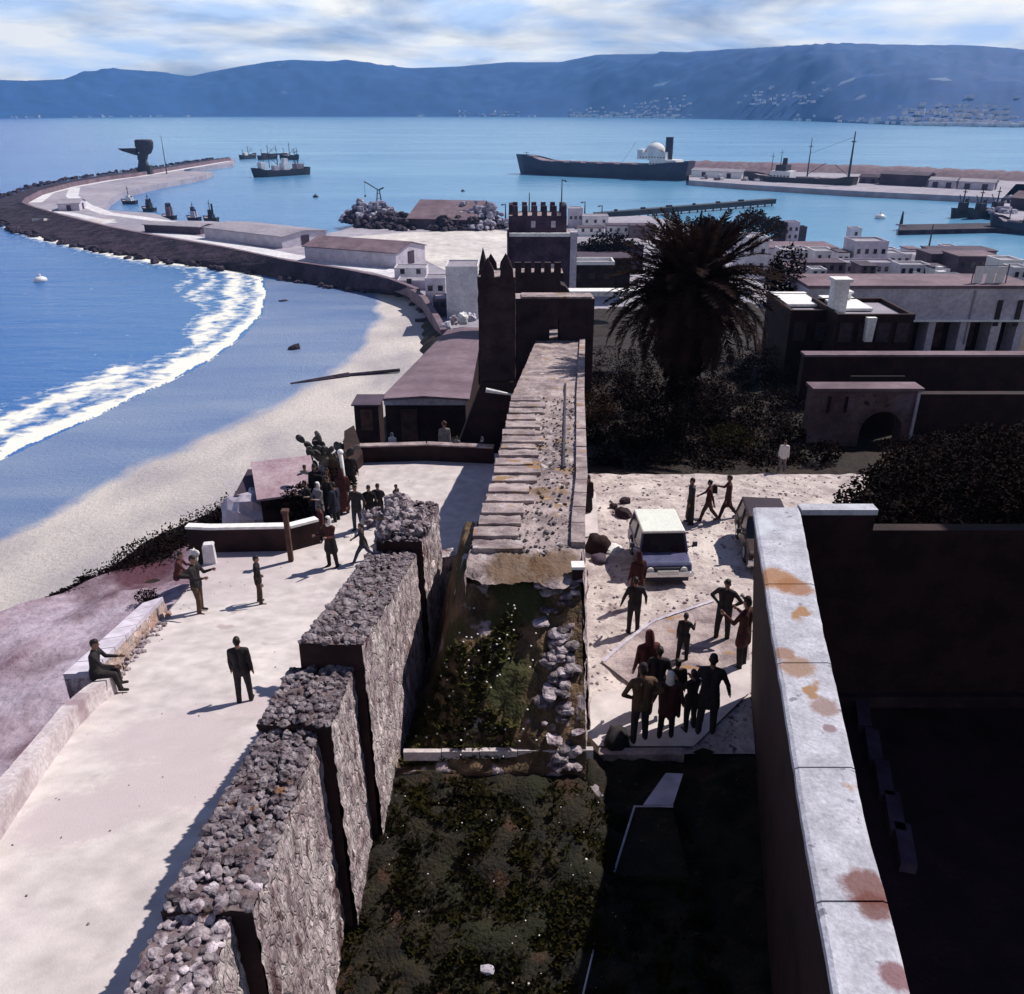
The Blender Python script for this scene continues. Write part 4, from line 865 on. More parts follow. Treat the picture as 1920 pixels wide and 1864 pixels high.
# raised slabs crossing the left half of the top
y = 15.4
while y < 30.8:
    ln = random.uniform(.62,.95) if y < 24 else random.uniform(.85,1.2)
    x0, wd = W2L(y)+random.uniform(-.03,.05), random.uniform(.92,1.28)
    z = HCAM-h_w2(y+ln/2); rise = random.uniform(.03,.06)
    s = MB(); n_ = 7; vs = []
    for a_ in range(n_):
        for b_ in range(5):
            u, v = a_/(n_-1), b_/4; X = x0+wd*u+.03*noise.noise(Vector((u*4,v*4,y))); Y = y+(ln-.07-.05*((a_*7+int(y*3))%3==0))*v+.03*noise.noise(Vector((u*5,y,v)))
            vs.append((X-RO[0], Y-RO[1], HCAM-h_w2(Y)+rise+.045*(1-v)+.02*noise.noise(Vector((X*4,Y*4,3)))-RO[2]))
    fs = [(a_*5+b_, (a_+1)*5+b_, (a_+1)*5+b_+1, a_*5+b_+1) for a_ in range(n_-1) for b_ in range(4)]
    base = len(vs); rim = [a_*5 for a_ in range(n_)]+[(n_-1)*5+b_ for b_ in range(1,5)]+[a_*5+4 for a_ in range(n_-2,-1,-1)]+[b_ for b_ in range(3,0,-1)]
    vs += [(vs[k][0],vs[k][1],vs[k][2]-.2) for k in rim]
    fs += [(rim[(k+1)%len(rim)], rim[k], base+k, base+(k+1)%len(rim)) for k in range(len(rim))]
    s.add(vs, fs); s.build('stone_slab', WALLTOP if random.random() < .6 else SLAB, ramp)
    y += ln
# long thin groove board and coping along the right edge
s = MB(); a_ = hit(1060,722,lambda x,y: h_w2(y)); b_ = hit(1056,880,lambda x,y: h_w2(y))
s.tube([(a_.x-RO[0],a_.y-RO[1],a_.z-RO[2]+.05),(b_.x-RO[0],b_.y-RO[1],b_.z-RO[2]+.05)], .045, 6); s.build('iron_pipe', STEEL, ramp)
y = 15.6
while y < 50:
    ln = 1.1 if y < 32 else 2.2
    x = W2R(y+ln/2); s = MB(); rz = math.atan2(W2R(y+ln)-W2R(y), ln)
    s.box((x-.10-RO[0], y+ln/2-RO[1], HCAM-h_w2(y+ln/2)+.05+random.uniform(-.015,.015)-RO[2]), (.30, ln-.03, .16), -rz, -math.atan2(h_w2(y+ln)-h_w2(y), ln)); s.build('coping_stone', SLAB, ramp)
    y += ln
# clumps of dry plants and stones on the rampart top
sc = MB()
for i in range(420):
    y = random.uniform(15.2,31); x = random.uniform(W2L(y)+.9,W2R(y)-.3) if random.random() < .8 else random.uniform(W2L(y),W2R(y)-.3)
    r0 = random.uniform(.012,.05); sc.blob((x-RO[0],y-RO[1],HCAM-h_w2(y)+.03-RO[2]), (r0*1.3,r0,r0*.7), 6, 4, random.random()*3, .5, i)
o = sc.build('loose_stones', STONE, ramp); o['kind'] = 'stuff'
# ruined earthy end of the rampart
def h_mound(x, y):
    t = min(1,max(0,(y-12.1+.25*noise.noise(Vector((x*1.1,y*.8,4))))/2.65)); lf_ = sstep(-2.05,-.85,x+.15*noise.noise(Vector((x,y*1.5,8)))); e = 11.1+(8.42-11.1)*t*lf_+.6*(1-lf_)*min(1,t*1.5)
    if y > 14.45: e = max(e, h_w2(y)+.3)
    return e - .22*fbm(x*.9,y*.9,9)*min(1,max(0,(14.9-y)),max(0,(y-12)*2))-.10*fbm(x*3,y*3,2)*(y < 14.9)
V_ = np.zeros((70,60,3))
for i in range(70):
    for j in range(60):
        y = 12.06+6.0*max(0,i-1)/68; xl = lerp1(y,[12,16.3,16.35,18.2],[-2.25,-2.15,-2.0,-1.75]); x = xl+(1.36+.02-xl)*j/59
        V_[i,j] = (x, y, HCAM-h_mound(x,y)-.05-(1.4 if i == 0 else 0))
EARTH = mat('mound_earth', (.07,.042,.022), (.19,.12,.07), 1.6, bump=.08, bscale=12, spots=[((.04,.042,.012),.7,.50,.1),((.36,.29,.31),1.5,.61,.04)])
struct(grid_mesh('earth_mound', V_, 60, 70, EARTH, smooth=False), 'overgrown crumbled earth at the near end of the rampart')
mr = empty('ruined_pier', (1,14,HCAM-12), 0, 'eroded pale masonry at the ruined rampart end beside the yard', 'ruin'); MO = (1,14,HCAM-12)
rough_face((1.30,12.05,0),(1.50,15.0,0),(HCAM-11.2,HCAM-8.5),(HCAM-12.3,HCAM-12.4), 34, 40, MASON, 'right_face', mr, MO, .09, 3, .08)
for i in range(55): stone_at((random.uniform(.9,1.5), random.uniform(11.8,12.4), HCAM-12.25+.6*random.random()**1.5, random.uniform(.1,.24)), mr, Vector(MO))
for i in range(60):
    t = random.random(); x = .5+.8*random.random(); y = 12.1+2.6*t
    stone_at((x,y,HCAM-h_mound(x,y)+.03,random.uniform(.07,.2)), mr, Vector(MO))
# pipe post at the rampart corner
r_ = empty('drain_post', (1.42,15.3,HCAM-12.2), 0, 'dark square headed drain pipe down the corner of the rampart', 'drain pipe')
p = hit(1083,1075,lambda x,y: 8.4); s = MB(); s.box((p.x-1.42,p.y-15.3,p.z-(HCAM-12.2)),(.22,.22,.30)); s.build('pipe_head', DARKPL, r_)
s = MB(); s.tube([(p.x-1.42,p.y-15.3,p.z-(HCAM-12.2)-.1),(p.x-1.40,p.y-15.32,.9),(p.x-1.28,p.y-15.4,0)], .06, 8); s.build('pipe', STEEL, r_)
s = MB(); s.box((p.x-1.42,p.y-15.3,p.z-(HCAM-12.2)+.18),(.26,.26,.06)); s.build('pipe_cap', WHITE, r_)
BENCHC = mat('curb_stone', (.42,.36,.37), (.56,.5,.5), 3, bump=.01)
# curb at the garden end
cr_ = empty('garden_curb', (-.5,13,HCAM-11), 0, 'thin pale curb crossing the end of the garden', 'curb')
A_, B_ = P(757,1416,10.98), P(1112,1411,10.98)
for k in range(5):
    t = (k+.5)/5; q = A_.lerp(B_,t); s = MB(); s.box((q.x+.5,q.y-13.04,.06),((B_.x-A_.x)/5-.015,.10,.2), 0); s.build('curb_stone', BENCHC, cr_)
A2, B2 = P(1112,1409,11.95), P(1240,1404,11.95)
s = MB(); s.box(((A2.x+B2.x)/2+.5,(A2.y+B2.y)/2-13,-1.1),(B2.x-A2.x+.9,.2,.25)); s.build('curb_stone', SLAB, cr_)
# ================================================================ LICHENED PARAPET on the right
pr = empty('parapet_wall', (5,14,HCAM-12.4), 0, 'tall parapet wall with bluish lichen stained coping, running from the lower right corner', 'parapet wall'); PO = Vector((5,14,HCAM-12.4))
tl = [P(1700,2300,7.5)]+[P(px,py,7.5) for px,py in [(1572,1864),(1540,1690),(1515,1560),(1493,1420),(1470,1280),(1452,1180),(1437,1080),(1425,1010),(1416,952)]]
tr = [P(1850,2300,7.5)]+[P(px,py,7.5) for px,py in [(1702,1864),(1660,1690),(1622,1560),(1594,1420),(1563,1280),(1540,1180),(1521,1080),(1508,1010),(1497,952)]]
tl[0] = tl[1]+(tl[1]-tl[2]).normalized()*3; tr[0] = tr[1]+(tr[1]-tr[2]).normalized()*3
def seg_at(L3, y):
    return lerp1(y, [p.y for p in L3], [p.x for p in L3])
tlx = lambda y: seg_at(tl, y); trx = lambda y: seg_at(tr, y)
yend = tl[-1].y; yj = [2.2, P(1545,1690,7.5).y, 8.2, 10.4, 12.7, yend+.02]
for a_, b_ in zip(yj[:-1], yj[1:]):
    nn = 14; V_ = []
    for i in range(nn):
        y = a_+.012+(b_-a_-.024)*i/(nn-1); x0, x1 = tlx(y)-.04, trx(y)+.03; jx = .012*noise.noise(Vector((y*3,0,0)))
        V_ += [(x0+jx-PO.x,y-PO.y,HCAM-7.5-.12-PO.z),(x0+jx-PO.x,y-PO.y,HCAM-7.525-PO.z),(x0+.05+jx-PO.x,y-PO.y,HCAM-7.5-PO.z),(x1-.05+jx-PO.x,y-PO.y,HCAM-7.5-PO.z),(x1+jx-PO.x,y-PO.y,HCAM-7.525-PO.z),(x1+jx-PO.x,y-PO.y,HCAM-7.5-.12-PO.z)]
    F_ = [(i*6+k, i*6+(k+1)%6, (i+1)*6+(k+1)%6, (i+1)*6+k) for i in range(nn-1) for k in range(6)]+[tuple(range(6))[::-1], tuple((nn-1)*6+k for k in range(6))]
    s = MB(); s.add(V_, F_); s.build('coping_slab', LICHEN, pr)
nn = 20; V_ = []
for i in range(nn):
    y = 2.2+(yend-.03-2.2)*i/(nn-1); bt = lerp1(y,[2,yend],[.15,.52])
    V_ += [(tlx(y)-PO.x,y-PO.y,HCAM-7.61-PO.z),(trx(y)-.02-PO.x,y-PO.y,HCAM-7.61-PO.z),(trx(y)+.02+bt-PO.x,y-PO.y,HCAM-12.7-PO.z),(tlx(y)+bt-PO.x,y-PO.y,HCAM-12.7-PO.z)]
F_ = [(i*4+k, (i+1)*4+k, (i+1)*4+(k+1)%4, i*4+(k+1)%4) for i in range(nn-1) for k in range(4)]+[(0,1,2,3), tuple((nn-1)*4+k for k in (3,2,1,0))]
s = MB(); s.add(V_, F_); s.build('wall_body', DARKPL, pr)
# return arm to the right
ar = empty('return_wall', (tr[-1].x, yend, HCAM-12.4), 0, 'short pale topped wall turning right from the parapet end', 'wall')
e0 = P(1497,958,7.5); e1 = P(1640,958,7.5)
s = MB(); s.box(((e1.x-e0.x)/2+.02, -.02, 4.87),(e1.x-e0.x,.30,.12)); s.build('coping_slab', LICHEN, ar)
s = MB(); s.box(((e1.x-e0.x)/2+.02, -.02, 2.25),(e1.x-e0.x-.04,.24,5.1)); s.build('wall_body', DARKPL, ar)
s = MB(); s.box(((e1.x-e0.x)+3.8, .0, 2.0),(8.4,.30,4.9)); s.build('wall_body', DARKPL, ar)
# unseen building added right of the frame to shade the courtyard
bd = empty('unseen_shade_house', (13,7,HCAM-12.4), 0, 'unseen dark house mass added at the right to shade the courtyard', 'house'); BO = (13,7,HCAM-12.4)
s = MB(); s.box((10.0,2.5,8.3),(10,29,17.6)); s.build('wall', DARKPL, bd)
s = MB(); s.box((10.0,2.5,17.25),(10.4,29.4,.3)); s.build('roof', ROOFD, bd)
for k in range(3): 
    s = MB(); s.box((4.97,-3+k*3.6,5.4),(.08,1.0,1.5)); f = s.build('window', SHUT, bd); s = MB(); s.box((4.92,-3+k*3.6,5.4),(.04,.8,1.3)); s.build('pane', GLASS, f)
# inner lower walls and ledges in the court, seen as faint lines
ft = empty('court_steps', (7,8,HCAM-12.4), 0, 'dim stone steps and low wall in the shaded courtyard right of the parapet', 'steps')
for k in range(8):
    q = P(1560+20*k, 1140+62*k, 12.1); s = MB(); s.box((q.x-7,q.y-8,.05),(.28,1.0,.34), -.28); s.build('kerb_stone', KEEPM, ft)
for k in range(5):
    q = P(1760, 1110+44*k, 12.0); s = MB(); s.box((q.x-7,q.y-8,.35-.05*k),(5,.55,.3)); s.build('step', TOWERM, ft)
# little stair parapet in the garden shadow
st = empty('stair_wall', P(1220,1510,11.95), 0, 'low dark stair wall with a pale edge and triangular pale flap in the garden shadow', 'stair wall'); so = P(1220,1510,11.95)
a_, b_, c_ = P(1190,1512,11.95)-so, P(1262,1512,11.95)-so, P(1280,1458,11.95)-so
d_ = P(1150,1640,11.98)-so; e_ = P(1085,1900,12.0)-so
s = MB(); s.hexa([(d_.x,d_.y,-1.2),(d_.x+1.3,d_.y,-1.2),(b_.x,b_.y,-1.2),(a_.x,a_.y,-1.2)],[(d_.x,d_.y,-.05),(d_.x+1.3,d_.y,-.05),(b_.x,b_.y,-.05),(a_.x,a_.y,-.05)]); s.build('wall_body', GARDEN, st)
s = MB(); s.tube([d_+Vector((0,0,.0)),a_+Vector((0,0,.0)),b_], [.02,.022,.022], 6); s.build('pale_edge', LAV, st)
s = MB(); s.tube([e_,d_+Vector((-.12,-.25,-.05))], [.014,.014], 6); s.build('pale_edge', LAV, st)
s = MB(); s.add([a_+Vector((.16,.02,.02)),b_+Vector((0,.02,.02)),c_+Vector((0,0,.10)),c_+Vector((-.34,0,.12))], [(0,1,2,3)]); s.add([a_+Vector((.16,.02,.0)),b_+Vector((0,.02,.0)),c_+Vector((0,0,.08)),c_+Vector((-.34,0,.10))], [(3,2,1,0)]); s.build('cloth_flap', LAV, st)
# ================================================================ TERRACE EDGE: bench wall, stone wall, cross wall
BENCHL = mat('bench_stone', (.40,.33,.35), (.58,.52,.54), 1.3, bump=.02, bscale=9, spots=[((.30,.22,.25),.9,.6,.1)])
r_ = empty('bench_wall', (-9,12,HCAM-12), 0, 'low curved pale bench wall along the left edge of the terrace', 'bench wall'); O_ = (-9,12,HCAM-12)
lo = [hit(px,py,lambda x,y: h_ter(x,y)-.45) for px, py in [(-170,1640),(0,1458),(60,1390),(114,1325),(160,1287),(203,1262)]]
ln_ = [hit(px,py,lambda x,y: h_ter(x,y)-.45) for px, py in [(-120,1690),(40,1456),(90,1388),(140,1326),(178,1290),(214,1266)]]
LO = resample(lo, 46); LI = resample(ln_, 46)
k = 0
while k < 45:
    k2 = min(45, k+9); V_ = []
    for i in range(k, k2+1):
        a_, b_ = LO[i].copy(), LI[i].copy(); g0 = HCAM-h_ter(a_.x,a_.y)-.15; w_ = (b_-a_).length
        sh = .012 if i in (k, k2) else 0
        V_ += [(a_.x-O_[0],a_.y-O_[1],g0-.6-O_[2]),(a_.x-O_[0],a_.y-O_[1],a_.z-sh-O_[2]),(b_.x-O_[0],b_.y-O_[1],b_.z-sh-O_[2]),(b_.x+.05-O_[0],b_.y-O_[1],g0-O_[2])]
    n_ = k2-k+1; F_ = [(i*4+j, i*4+(j+1)%4, (i+1)*4+(j+1)%4, (i+1)*4+j) for i in range(n_-1) for j in range(4)]+[(3,2,1,0), tuple((n_-1)*4+j for j in range(4))]
    s = MB(); s.add(V_, F_); s.build('wall_block', BENCHL, r_); k = k2
BENCHM = mat('edge_wall_stone', (.34,.22,.18), (.52,.42,.38), 1.4, bump=.04, bscale=9, voronoi=3.5)
r_ = empty('edge_wall', (-10,19,HCAM-13), 0, 'broad low stone wall with pale flat top left of the standing men', 'stone wall'); O_ = (-10,19,HCAM-13)
a0, a1 = hit(168,1262,lambda x,y: h_ter(x,y)-.55), hit(306,1118,lambda x,y: h_ter(x,y)-.55); b0, b1 = hit(118,1264,lambda x,y: h_ter(x,y)-.62), hit(268,1130,lambda x,y: h_ter(x,y)-.62)
def sub(v, o=None):
    o = o or O_
    return (v[0]-o[0], v[1]-o[1], v[2]-o[2])
n_ = 7
for k in range(n_):
    t0, t1 = k/n_, (k+1)/n_-.006; p0, p1, q0, q1 = a0.lerp(a1,t0), a0.lerp(a1,t1), b0.lerp(b1,t0), b0.lerp(b1,t1)
    s = MB(); s.hexa([sub(v-Vector((0,0,.14))) for v in (q0,p0,p1,q1)],[sub(v) for v in (q0,p0,p1,q1)]); s.build('top_slab', LAV, r_)
rough_face(a0+Vector((.0,0,0)), a1, (a0.z-.14,a1.z-.14), (a0.z-1.0,a1.z-1.1), 60, 12, BENCHM, 'stone_face', r_, O_, .07, 2, .12)
s = MB(); s.hexa([sub(v-Vector((0,0,2.6))) for v in (b0,a0,a1,b1)],[sub(v-Vector((0,0,.145))) for v in (b0,a0,a1,b1)]); s.build('wall_core', MASON, r_)
sm_ = MB()
for i in range(70):
    t = random.random(); q = a0.lerp(a1,t); r0 = random.uniform(.03,.1); gx_ = q.x+random.uniform(.05,.35); sm_.blob(sub((gx_,q.y,HCAM-h_ter(gx_,q.y)+.02)), (r0,r0,r0*.8), 6, 4, 0, .5, i)
o = sm_.build('loose_stones', STONE, r_); o['kind'] = 'stuff'
# cross wall
def wall_px(name, pts, hh, thick, m_, label, cat='wall', cap=None, capm=None, hf=h_ter, below=.6):
    """upright wall whose foot follows pixel points on a surface"""
    gp = [hit(px,py,hf) for px,py in pts]; r_ = empty(name, gp[0], 0, label, cat)
    for a_, b_ in zip(gp[:-1], gp[1:]):
        d = Vector((b_.x-a_.x,b_.y-a_.y,0)); n0 = Vector((-d.y,d.x,0)).normalized()*thick
        if n0.y < 0: n0 = -n0
        q = [a_-gp[0], b_-gp[0], b_-gp[0]+n0, a_-gp[0]+n0]
        s = MB(); s.hexa([Vector((v.x,v.y,(a_.z if k in (0,3) else b_.z)-gp[0].z-below)) for k, v in enumerate(q)],[Vector((v.x,v.y,(a_.z if k in (0,3) else b_.z)-gp[0].z+hh)) for k, v in enumerate(q)]); s.build('wall_body', m_, r_)
        if cap:
            e = n0.normalized()*.05; q = [q[0]-e,q[1]-e,q[2]+e,q[3]+e]
            s = MB(); s.hexa([Vector((v.x,v.y,(a_.z if k in (0,3) else b_.z)-gp[0].z+hh+.003)) for k, v in enumerate(q)],[Vector((v.x,v.y,(a_.z if k in (0,3) else b_.z)-gp[0].z+hh+cap)) for k, v in enumerate(q)]); s.build('coping', capm or WHITE, r_)
    return r_
wall_px('cross_wall', [(356,1034),(400,1036),(550,1033),(601,1019)], .92, .22, DARKPL, 'dark wall with white coping crossing the terrace behind the men', cap=.1)
r_ = empty('gate_post', hit(546,1052,h_ter), 0, 'dark wooden post standing in front of the cross wall', 'post'); s = MB(); s.box((0,0,.95),(.16,.16,1.9)); s.build('shaft', DARKW, r_); s = MB(); s.box((0,0,1.95),(.24,.24,.1)); s.build('cap', DARKW, r_)
# pale curved pillar stub at its left
p = hit(395,1055,h_ter); s = MB(); s.box((0,0,.25),(.42,.36,.9),.2,0,.86); s.box((.02,0,.73),(.38,.33,.07),.2,0,.8); tag(s.build('pillar_stub', PALE, loc=p), 'whitewashed stubby pillar beside the dark cross wall', 'pillar')
p = hit(366,1050,h_ter); s = MB(); s.blob((0,0,.2), (.15,.12,.26), 16, 12, 0, .5, 9); tag(s.build('white_sack', CLOTH_W, smooth=True, loc=p), 'white sack leaning behind the standing man at the edge wall', 'sack')
# end wall of the terrace with railing
wall_px('end_wall', [(672,868),(800,864),(925,870)], .78, .3, DARKPL, 'dark wall closing the far end of the terrace', cap=.07, capm=SLAB)
# wedge of dark buttress at its left
p0 = hit(652,900,h_ter); s = MB(); O2 = p0
pp = [hit(646,905,h_ter), hit(682,872,h_ter), hit(668,850,lambda x,y: h_ter(x,y)), hit(650,862,h_ter)]
s.hexa([v-O2 for v in pp], [Vector((v.x,v.y,v.z+.25+1.2*k))-O2 for k, v in zip((.1,.3,1,1), pp)]); r_ = s.build('stone_buttress', DARKPL, loc=O2); tag(r_, 'dark sloping buttress with a pink edge left of the end wall', 'buttress')
# ledge lip greenery line is handled with the plants; sheds beyond the cross wall
def hut(name, pts_px, hf, wh, rh, wm, rm, label, depth, slope=0, overhang=.15):
    A, B = hit(*pts_px[0], hf), hit(*pts_px[1], hf); root = empty(name, A, 0, label, 'hut'); d = Vector((B.x-A.x,B.y-A.y,0)); L_ = d.length; d.normalize(); n0 = Vector((-d.y,d.x,0))
    if n0.y < 0: n0 = -n0
    def q(u,v,z): w_ = d*u+n0*v; return Vector((w_.x,w_.y,z))
    s = MB(); s.hexa([q(0,0,-1.5),q(L_,0,-1.5),q(L_,depth,-1.5),q(0,depth,-1.5)],[q(0,0,wh),q(L_,0,wh),q(L_,depth,rh),q(0,depth,rh)]); s.build('wall', wm, root)
    o_ = overhang; s = MB(); s.hexa([q(-o_,-o_,wh+.01),q(L_+o_,-o_,wh+.01),q(L_+o_,depth+o_,rh+.01),q(-o_,depth+o_,rh+.01)],[q(-o_,-o_,wh+.1),q(L_+o_,-o_,wh+.1),q(L_+o_,depth+o_,rh+.1),q(-o_,depth+o_,rh+.1)]); s.build('roof', rm, root)
    s = MB(); c = q(L_*.5,-.03,wh*.42); s.box(c,(.8,.06,wh*.84),math.atan2(d.y,d.x)); s.build('door', DARKW, root)
    return root
PINKR = mat('pink_sheet', (.30,.20,.24), (.42,.32,.36), .8, bump=.02)
h_l2 = lambda x,y: 16.8
hut('lean_to', [(497,1000),(600,985)], h_l2, 1.6, 2.2, DARKPL, PINKR, 'dark lean-to hut with a pinkish sheet roof beyond the cross wall', 2.6)
hut('lean_to', [(455,985),(498,985)], h_l2, 1.4, 1.7, DARKPL, ROOFD, 'small dark lean-to left of the pinkish roofed hut', 2.0)
p = P(478,975,16.6); s = MB(); s.blob((0,0,.5), (1.3,1.0,.95), 12, 8, .3, .45, 9); tag(s.build('boulder', LAV, smooth=False, loc=p), 'pale rounded boulder at the drop behind the cross wall', 'boulder')
# ================================================================ SHEDS, TOWERS beyond the terrace
h1 = 19.1
A, B, C_, D_ = P(712,752,h1), P(880,752,h1), P(905,616,25.2), P(838,622,25.2)
r_ = empty('long_shed', (A.x,A.y,HCAM-24), 0, 'long shed with a smooth purple grey roof between beach and ramparts', 'shed'); O_ = (A.x,A.y,HCAM-24)
mA = (A+B)/2; mC = (C_+D_)/2; up = Vector((0,0,.22))
def seg(a_, b_, n): return [a_.lerp(b_, i/n) for i in range(n+1)]
for nm, (a_, b_, c_, d_) in (('roof_slope', (A, mA+up, mC+up, D_)), ('roof_slope', (mA+up, B, C_, mC+up))):
    s = MB(); t_ = Vector((0,0,.16)); s.hexa([sub(v) for v in (a_,b_,c_,d_)],[sub(v+t_) for v in (a_,b_,c_,d_)]); s.build(nm, ROOFM, r_)
dn = Vector((0,0,6.5)); q = [A+Vector((.3,.3,-.05)),B+Vector((-.3,.3,-.05)),C_+Vector((-.2,0,-.05)),D_+Vector((.2,0,-.05))]
s = MB(); s.hexa([sub(v-dn) for v in q],[sub(v) for v in q]); s.build('wall', DARKPL, r_)
s = MB(); s.box(sub((mA.x,mA.y+.22,mA.z-.12)),(B.x-A.x-.5,.1,.5)); s.build('gable_board', LAV, r_)
s = MB(); s.box(sub((mA.x-1.2,mA.y+.25,mA.z-1.9)),(1.2,.12,2.4)); s.build('door', DARKW, r_)
# small dark block, left of shed front
hut('stone_hut', [(667,806),(712,806)], lambda x,y: 19.5, 1.7, 1.7, DARKPL, ROOFD, 'small dark stone hut at the beach side of the long shed', 2.0)
# brown lit bank under the shed
V_ = np.zeros((40,60,3)); 
for i in range(40):
    for j in range(60):
        px = 676+ (925-676)*j/59; x0 = P(px,868,15.3); y = 37.4+13*i/39; x = x0.x*(1+.02*i) ; h = 15.9+ i/39*4.5 - .5*fbm(x*.5,y*.5,6) - (1.3*math.exp(-((x+3.5)**2)/3))*(i/39)
        V_[i,j] = (x,y,HCAM-h)
BANKM = mat('brown_bank', (.05,.028,.010), (.11,.062,.025), .5, bump=.2, bscale=3, spots=[((.62,.46,.34),.33,.60,.05)])
struct(grid_mesh('brown_bank', V_, 60, 40, BANKM, smooth=False), 'brown earth bank below the long shed')
# white block house
def block(name, x0, x1, yt, yb, hb, depth, m_, label, cat='house', roofm=None, parapet=.5, rows=0, cols=0, ww=.8, wh=1.1, dist=None, door=False, group=None, rz=0, frame=None, glass=None, chimney=None):
    """house from the picture box of its front; hb = depth of its foot below the eye"""
    A = P(x0,yb,hb) if dist is None else at(x0,yb,dist); B = P(x1,yb,hb) if dist is None else at(x1,yb,dist); B = Vector((A.x+(B-A).length, A.y, A.z)); T = at(x0,yt,A.y); H_ = T.z-A.z
    root = empty(name, (A.x,A.y,A.z), rz, label, cat, group); L_ = (B-A).length
    s = MB(); s.box((L_/2,depth/2,(H_-1.2)/2),(L_,depth,H_+1.2)); s.build('wall', m_, root)
    rm = roofm or m_
    if parapet:
        for c, sz in (((L_/2,.1,H_+parapet/2-.0),(L_+.1,.22,parapet)),((L_/2,depth-.1,H_+parapet/2),(L_+.1,.22,parapet)),((.1,depth/2,H_+parapet/2),(.22,depth-.42,parapet)),((L_-.1,depth/2,H_+parapet/2),(.22,depth-.42,parapet))):
            s = MB(); s.box(c,sz); s.build('parapet', rm, root)
        s = MB(); s.box((L_/2,depth/2,H_+.04),(L_-.5,depth-.5,.1)); s.build('roof', ROOFG, root)
    else:
        s = MB(); s.box((L_/2,depth/2,H_+.12),(L_+.5,depth+.5,.25)); s.build('roof', rm, root)
    if rows: face_windows(root, (0,0), (L_,0), H_*.30/rows if rows > 1 else H_*.4, rows, cols, ww, wh, 0, glass or GLASS, H_*.85/rows, frame=frame or m_)
    if door: s = MB(); s.box((L_*.15+.4,-.04,1.0),(.95,.08,2.0)); s.build('door', SHUT, root)
    if chimney: s = MB(); s.box((L_*chimney,depth*.4,H_+1.0),(.9,.9,2.0)); s.box((L_*chimney,depth*.4,H_+2.1),(1.15,1.15,.2)); s.build('chimney', WHITE, root)
    return root
block('white_block_house', 838,897,503,590,41,9,PALE,'tall pale windowless block house left of the dark towers', parapet=.4)
for k, (x0,x1,yt,yb,m_,lb) in enumerate([(798,836,524,560,LAV,'low pale store with a dark open front beside the tall block house'),(812,838,563,585,ROOFD,'dark small shed at the foot of the tall block house'),(740,800,504,520,PALE,'low long pale store behind the sea wall'),(745,836,528,536,LAV,'narrow lavender platform building behind the shore road')]):
    block('store_house', x0,x1,yt,yb,41,6,m_,lb,'store',parapet=.3,rows=1,cols=2,ww=1.2,wh=1.3)
for k,(px,py,r0) in enumerate([(838,618,1.2),(850,605,1.0),(868,602,1.3),(884,600,1.1),(845,632,1.0)]):
    p = P(px,py,40.5); s = MB(); s.blob((0,0,.5),(r0,r0,r0),9,6,0,.5,k); tag(s.build('boulder', [LAV,STONE,WHITE][k%3], loc=p), ['dark boulder nearest the sea wall end','grey boulder left of three by the block house','white boulder below the pale block house','mottled boulder right of the white boulder','pale boulder lowest beside the long shed roof'][k], 'boulder')
# --- towers. generic crenellated box
def merlon_row(root, A, B, z, n, w, t, h_, m_, pointed=False):
    A = Vector(A); B = Vector(B); d = B-A; rz = math.atan2(d.y,d.x)
    for k in range(n):
        q = A+d*((k+.5)/n); s = MB()
        if pointed:
            c, sn = math.cos(rz), math.sin(rz); base = [(-w/2,-t/2),(w/2,-t/2),(w/2,t/2),(-w/2,t/2)]
            jj = random.uniform(.9,1.15); vs = [(q.x+a_*c-b_*sn,q.y+a_*sn+b_*c,z) for a_,b_ in base]+[(q.x+a_*c*.9-b_*sn,q.y+a_*sn*.9+b_*c,z+h_*.4*jj) for a_,b_ in base]+[(q.x,q.y,z+h_*jj)]
            s.add(vs, [(0,1,5,4),(1,2,6,5),(2,3,7,6),(3,0,4,7),(4,5,8),(5,6,8),(6,7,8),(7,4,8),(3,2,1,0)])
        else: s.box((q.x,q.y,z+h_/2),(w,t,h_),rz,0,.92)
        s.build('merlon', m_, root)
def rbox(name, x0, x1, y0, y1, z0, z1, m_, parent, off, amp=.06, seed=0):
    """rough walled box, four displaced faces"""
    cs = [(x0,y0),(x1,y0),(x1,y1),(x0,y1)]
    for k in range(4):
        a_, b_ = cs[k], cs[(k+1)%4]; L_ = math.hypot(b_[0]-a_[0], b_[1]-a_[1])
        rough_face((a_[0],a_[1],0),(b_[0],b_[1],0),(z1,z1),(z0,z0), max(6,int(L_/.35)), max(6,int((z1-z0)/.35)), m_, name, parent, off, amp, seed)
    s = MB(); s.add([(x0-off[0],y0-off[1],z1-.02-off[2]),(x1-off[0],y0-off[1],z1-.02-off[2]),(x1-off[0],y1-off[1],z1-.02-off[2]),(x0-off[0],y1-off[1],z1-.02-off[2])],[(0,1,2,3)]); s.build('tower_top', WALLTOP, parent)
# near turret (left of the rampart)
D1 = 41.0; a_ = at(898,700,D1); b_ = at(966,700,D1); t_ = at(900,520,D1).z
x0, x1 = at(898,640,D1).x, at(966,640,D1).x
tw = empty('dark_turret', (x0,D1,HCAM-15), 0, 'nearest dark turret with pointed merlons left of the rampart', 'tower'); TO = (x0,D1,HCAM-15)
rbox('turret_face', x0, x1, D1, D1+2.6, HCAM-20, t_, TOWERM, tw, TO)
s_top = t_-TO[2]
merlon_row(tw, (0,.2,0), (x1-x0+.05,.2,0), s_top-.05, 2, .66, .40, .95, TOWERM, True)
merlon_row(tw, (.2,2.4,0), (x1-x0-.1,2.4,0), s_top-.05, 2, .62, .38, .8, TOWERM, True)
merlon_row(tw, (.2,.7,0), (.2,2.2,0), s_top-.05, 2, .5, .34, 1.1, TOWERM, True)
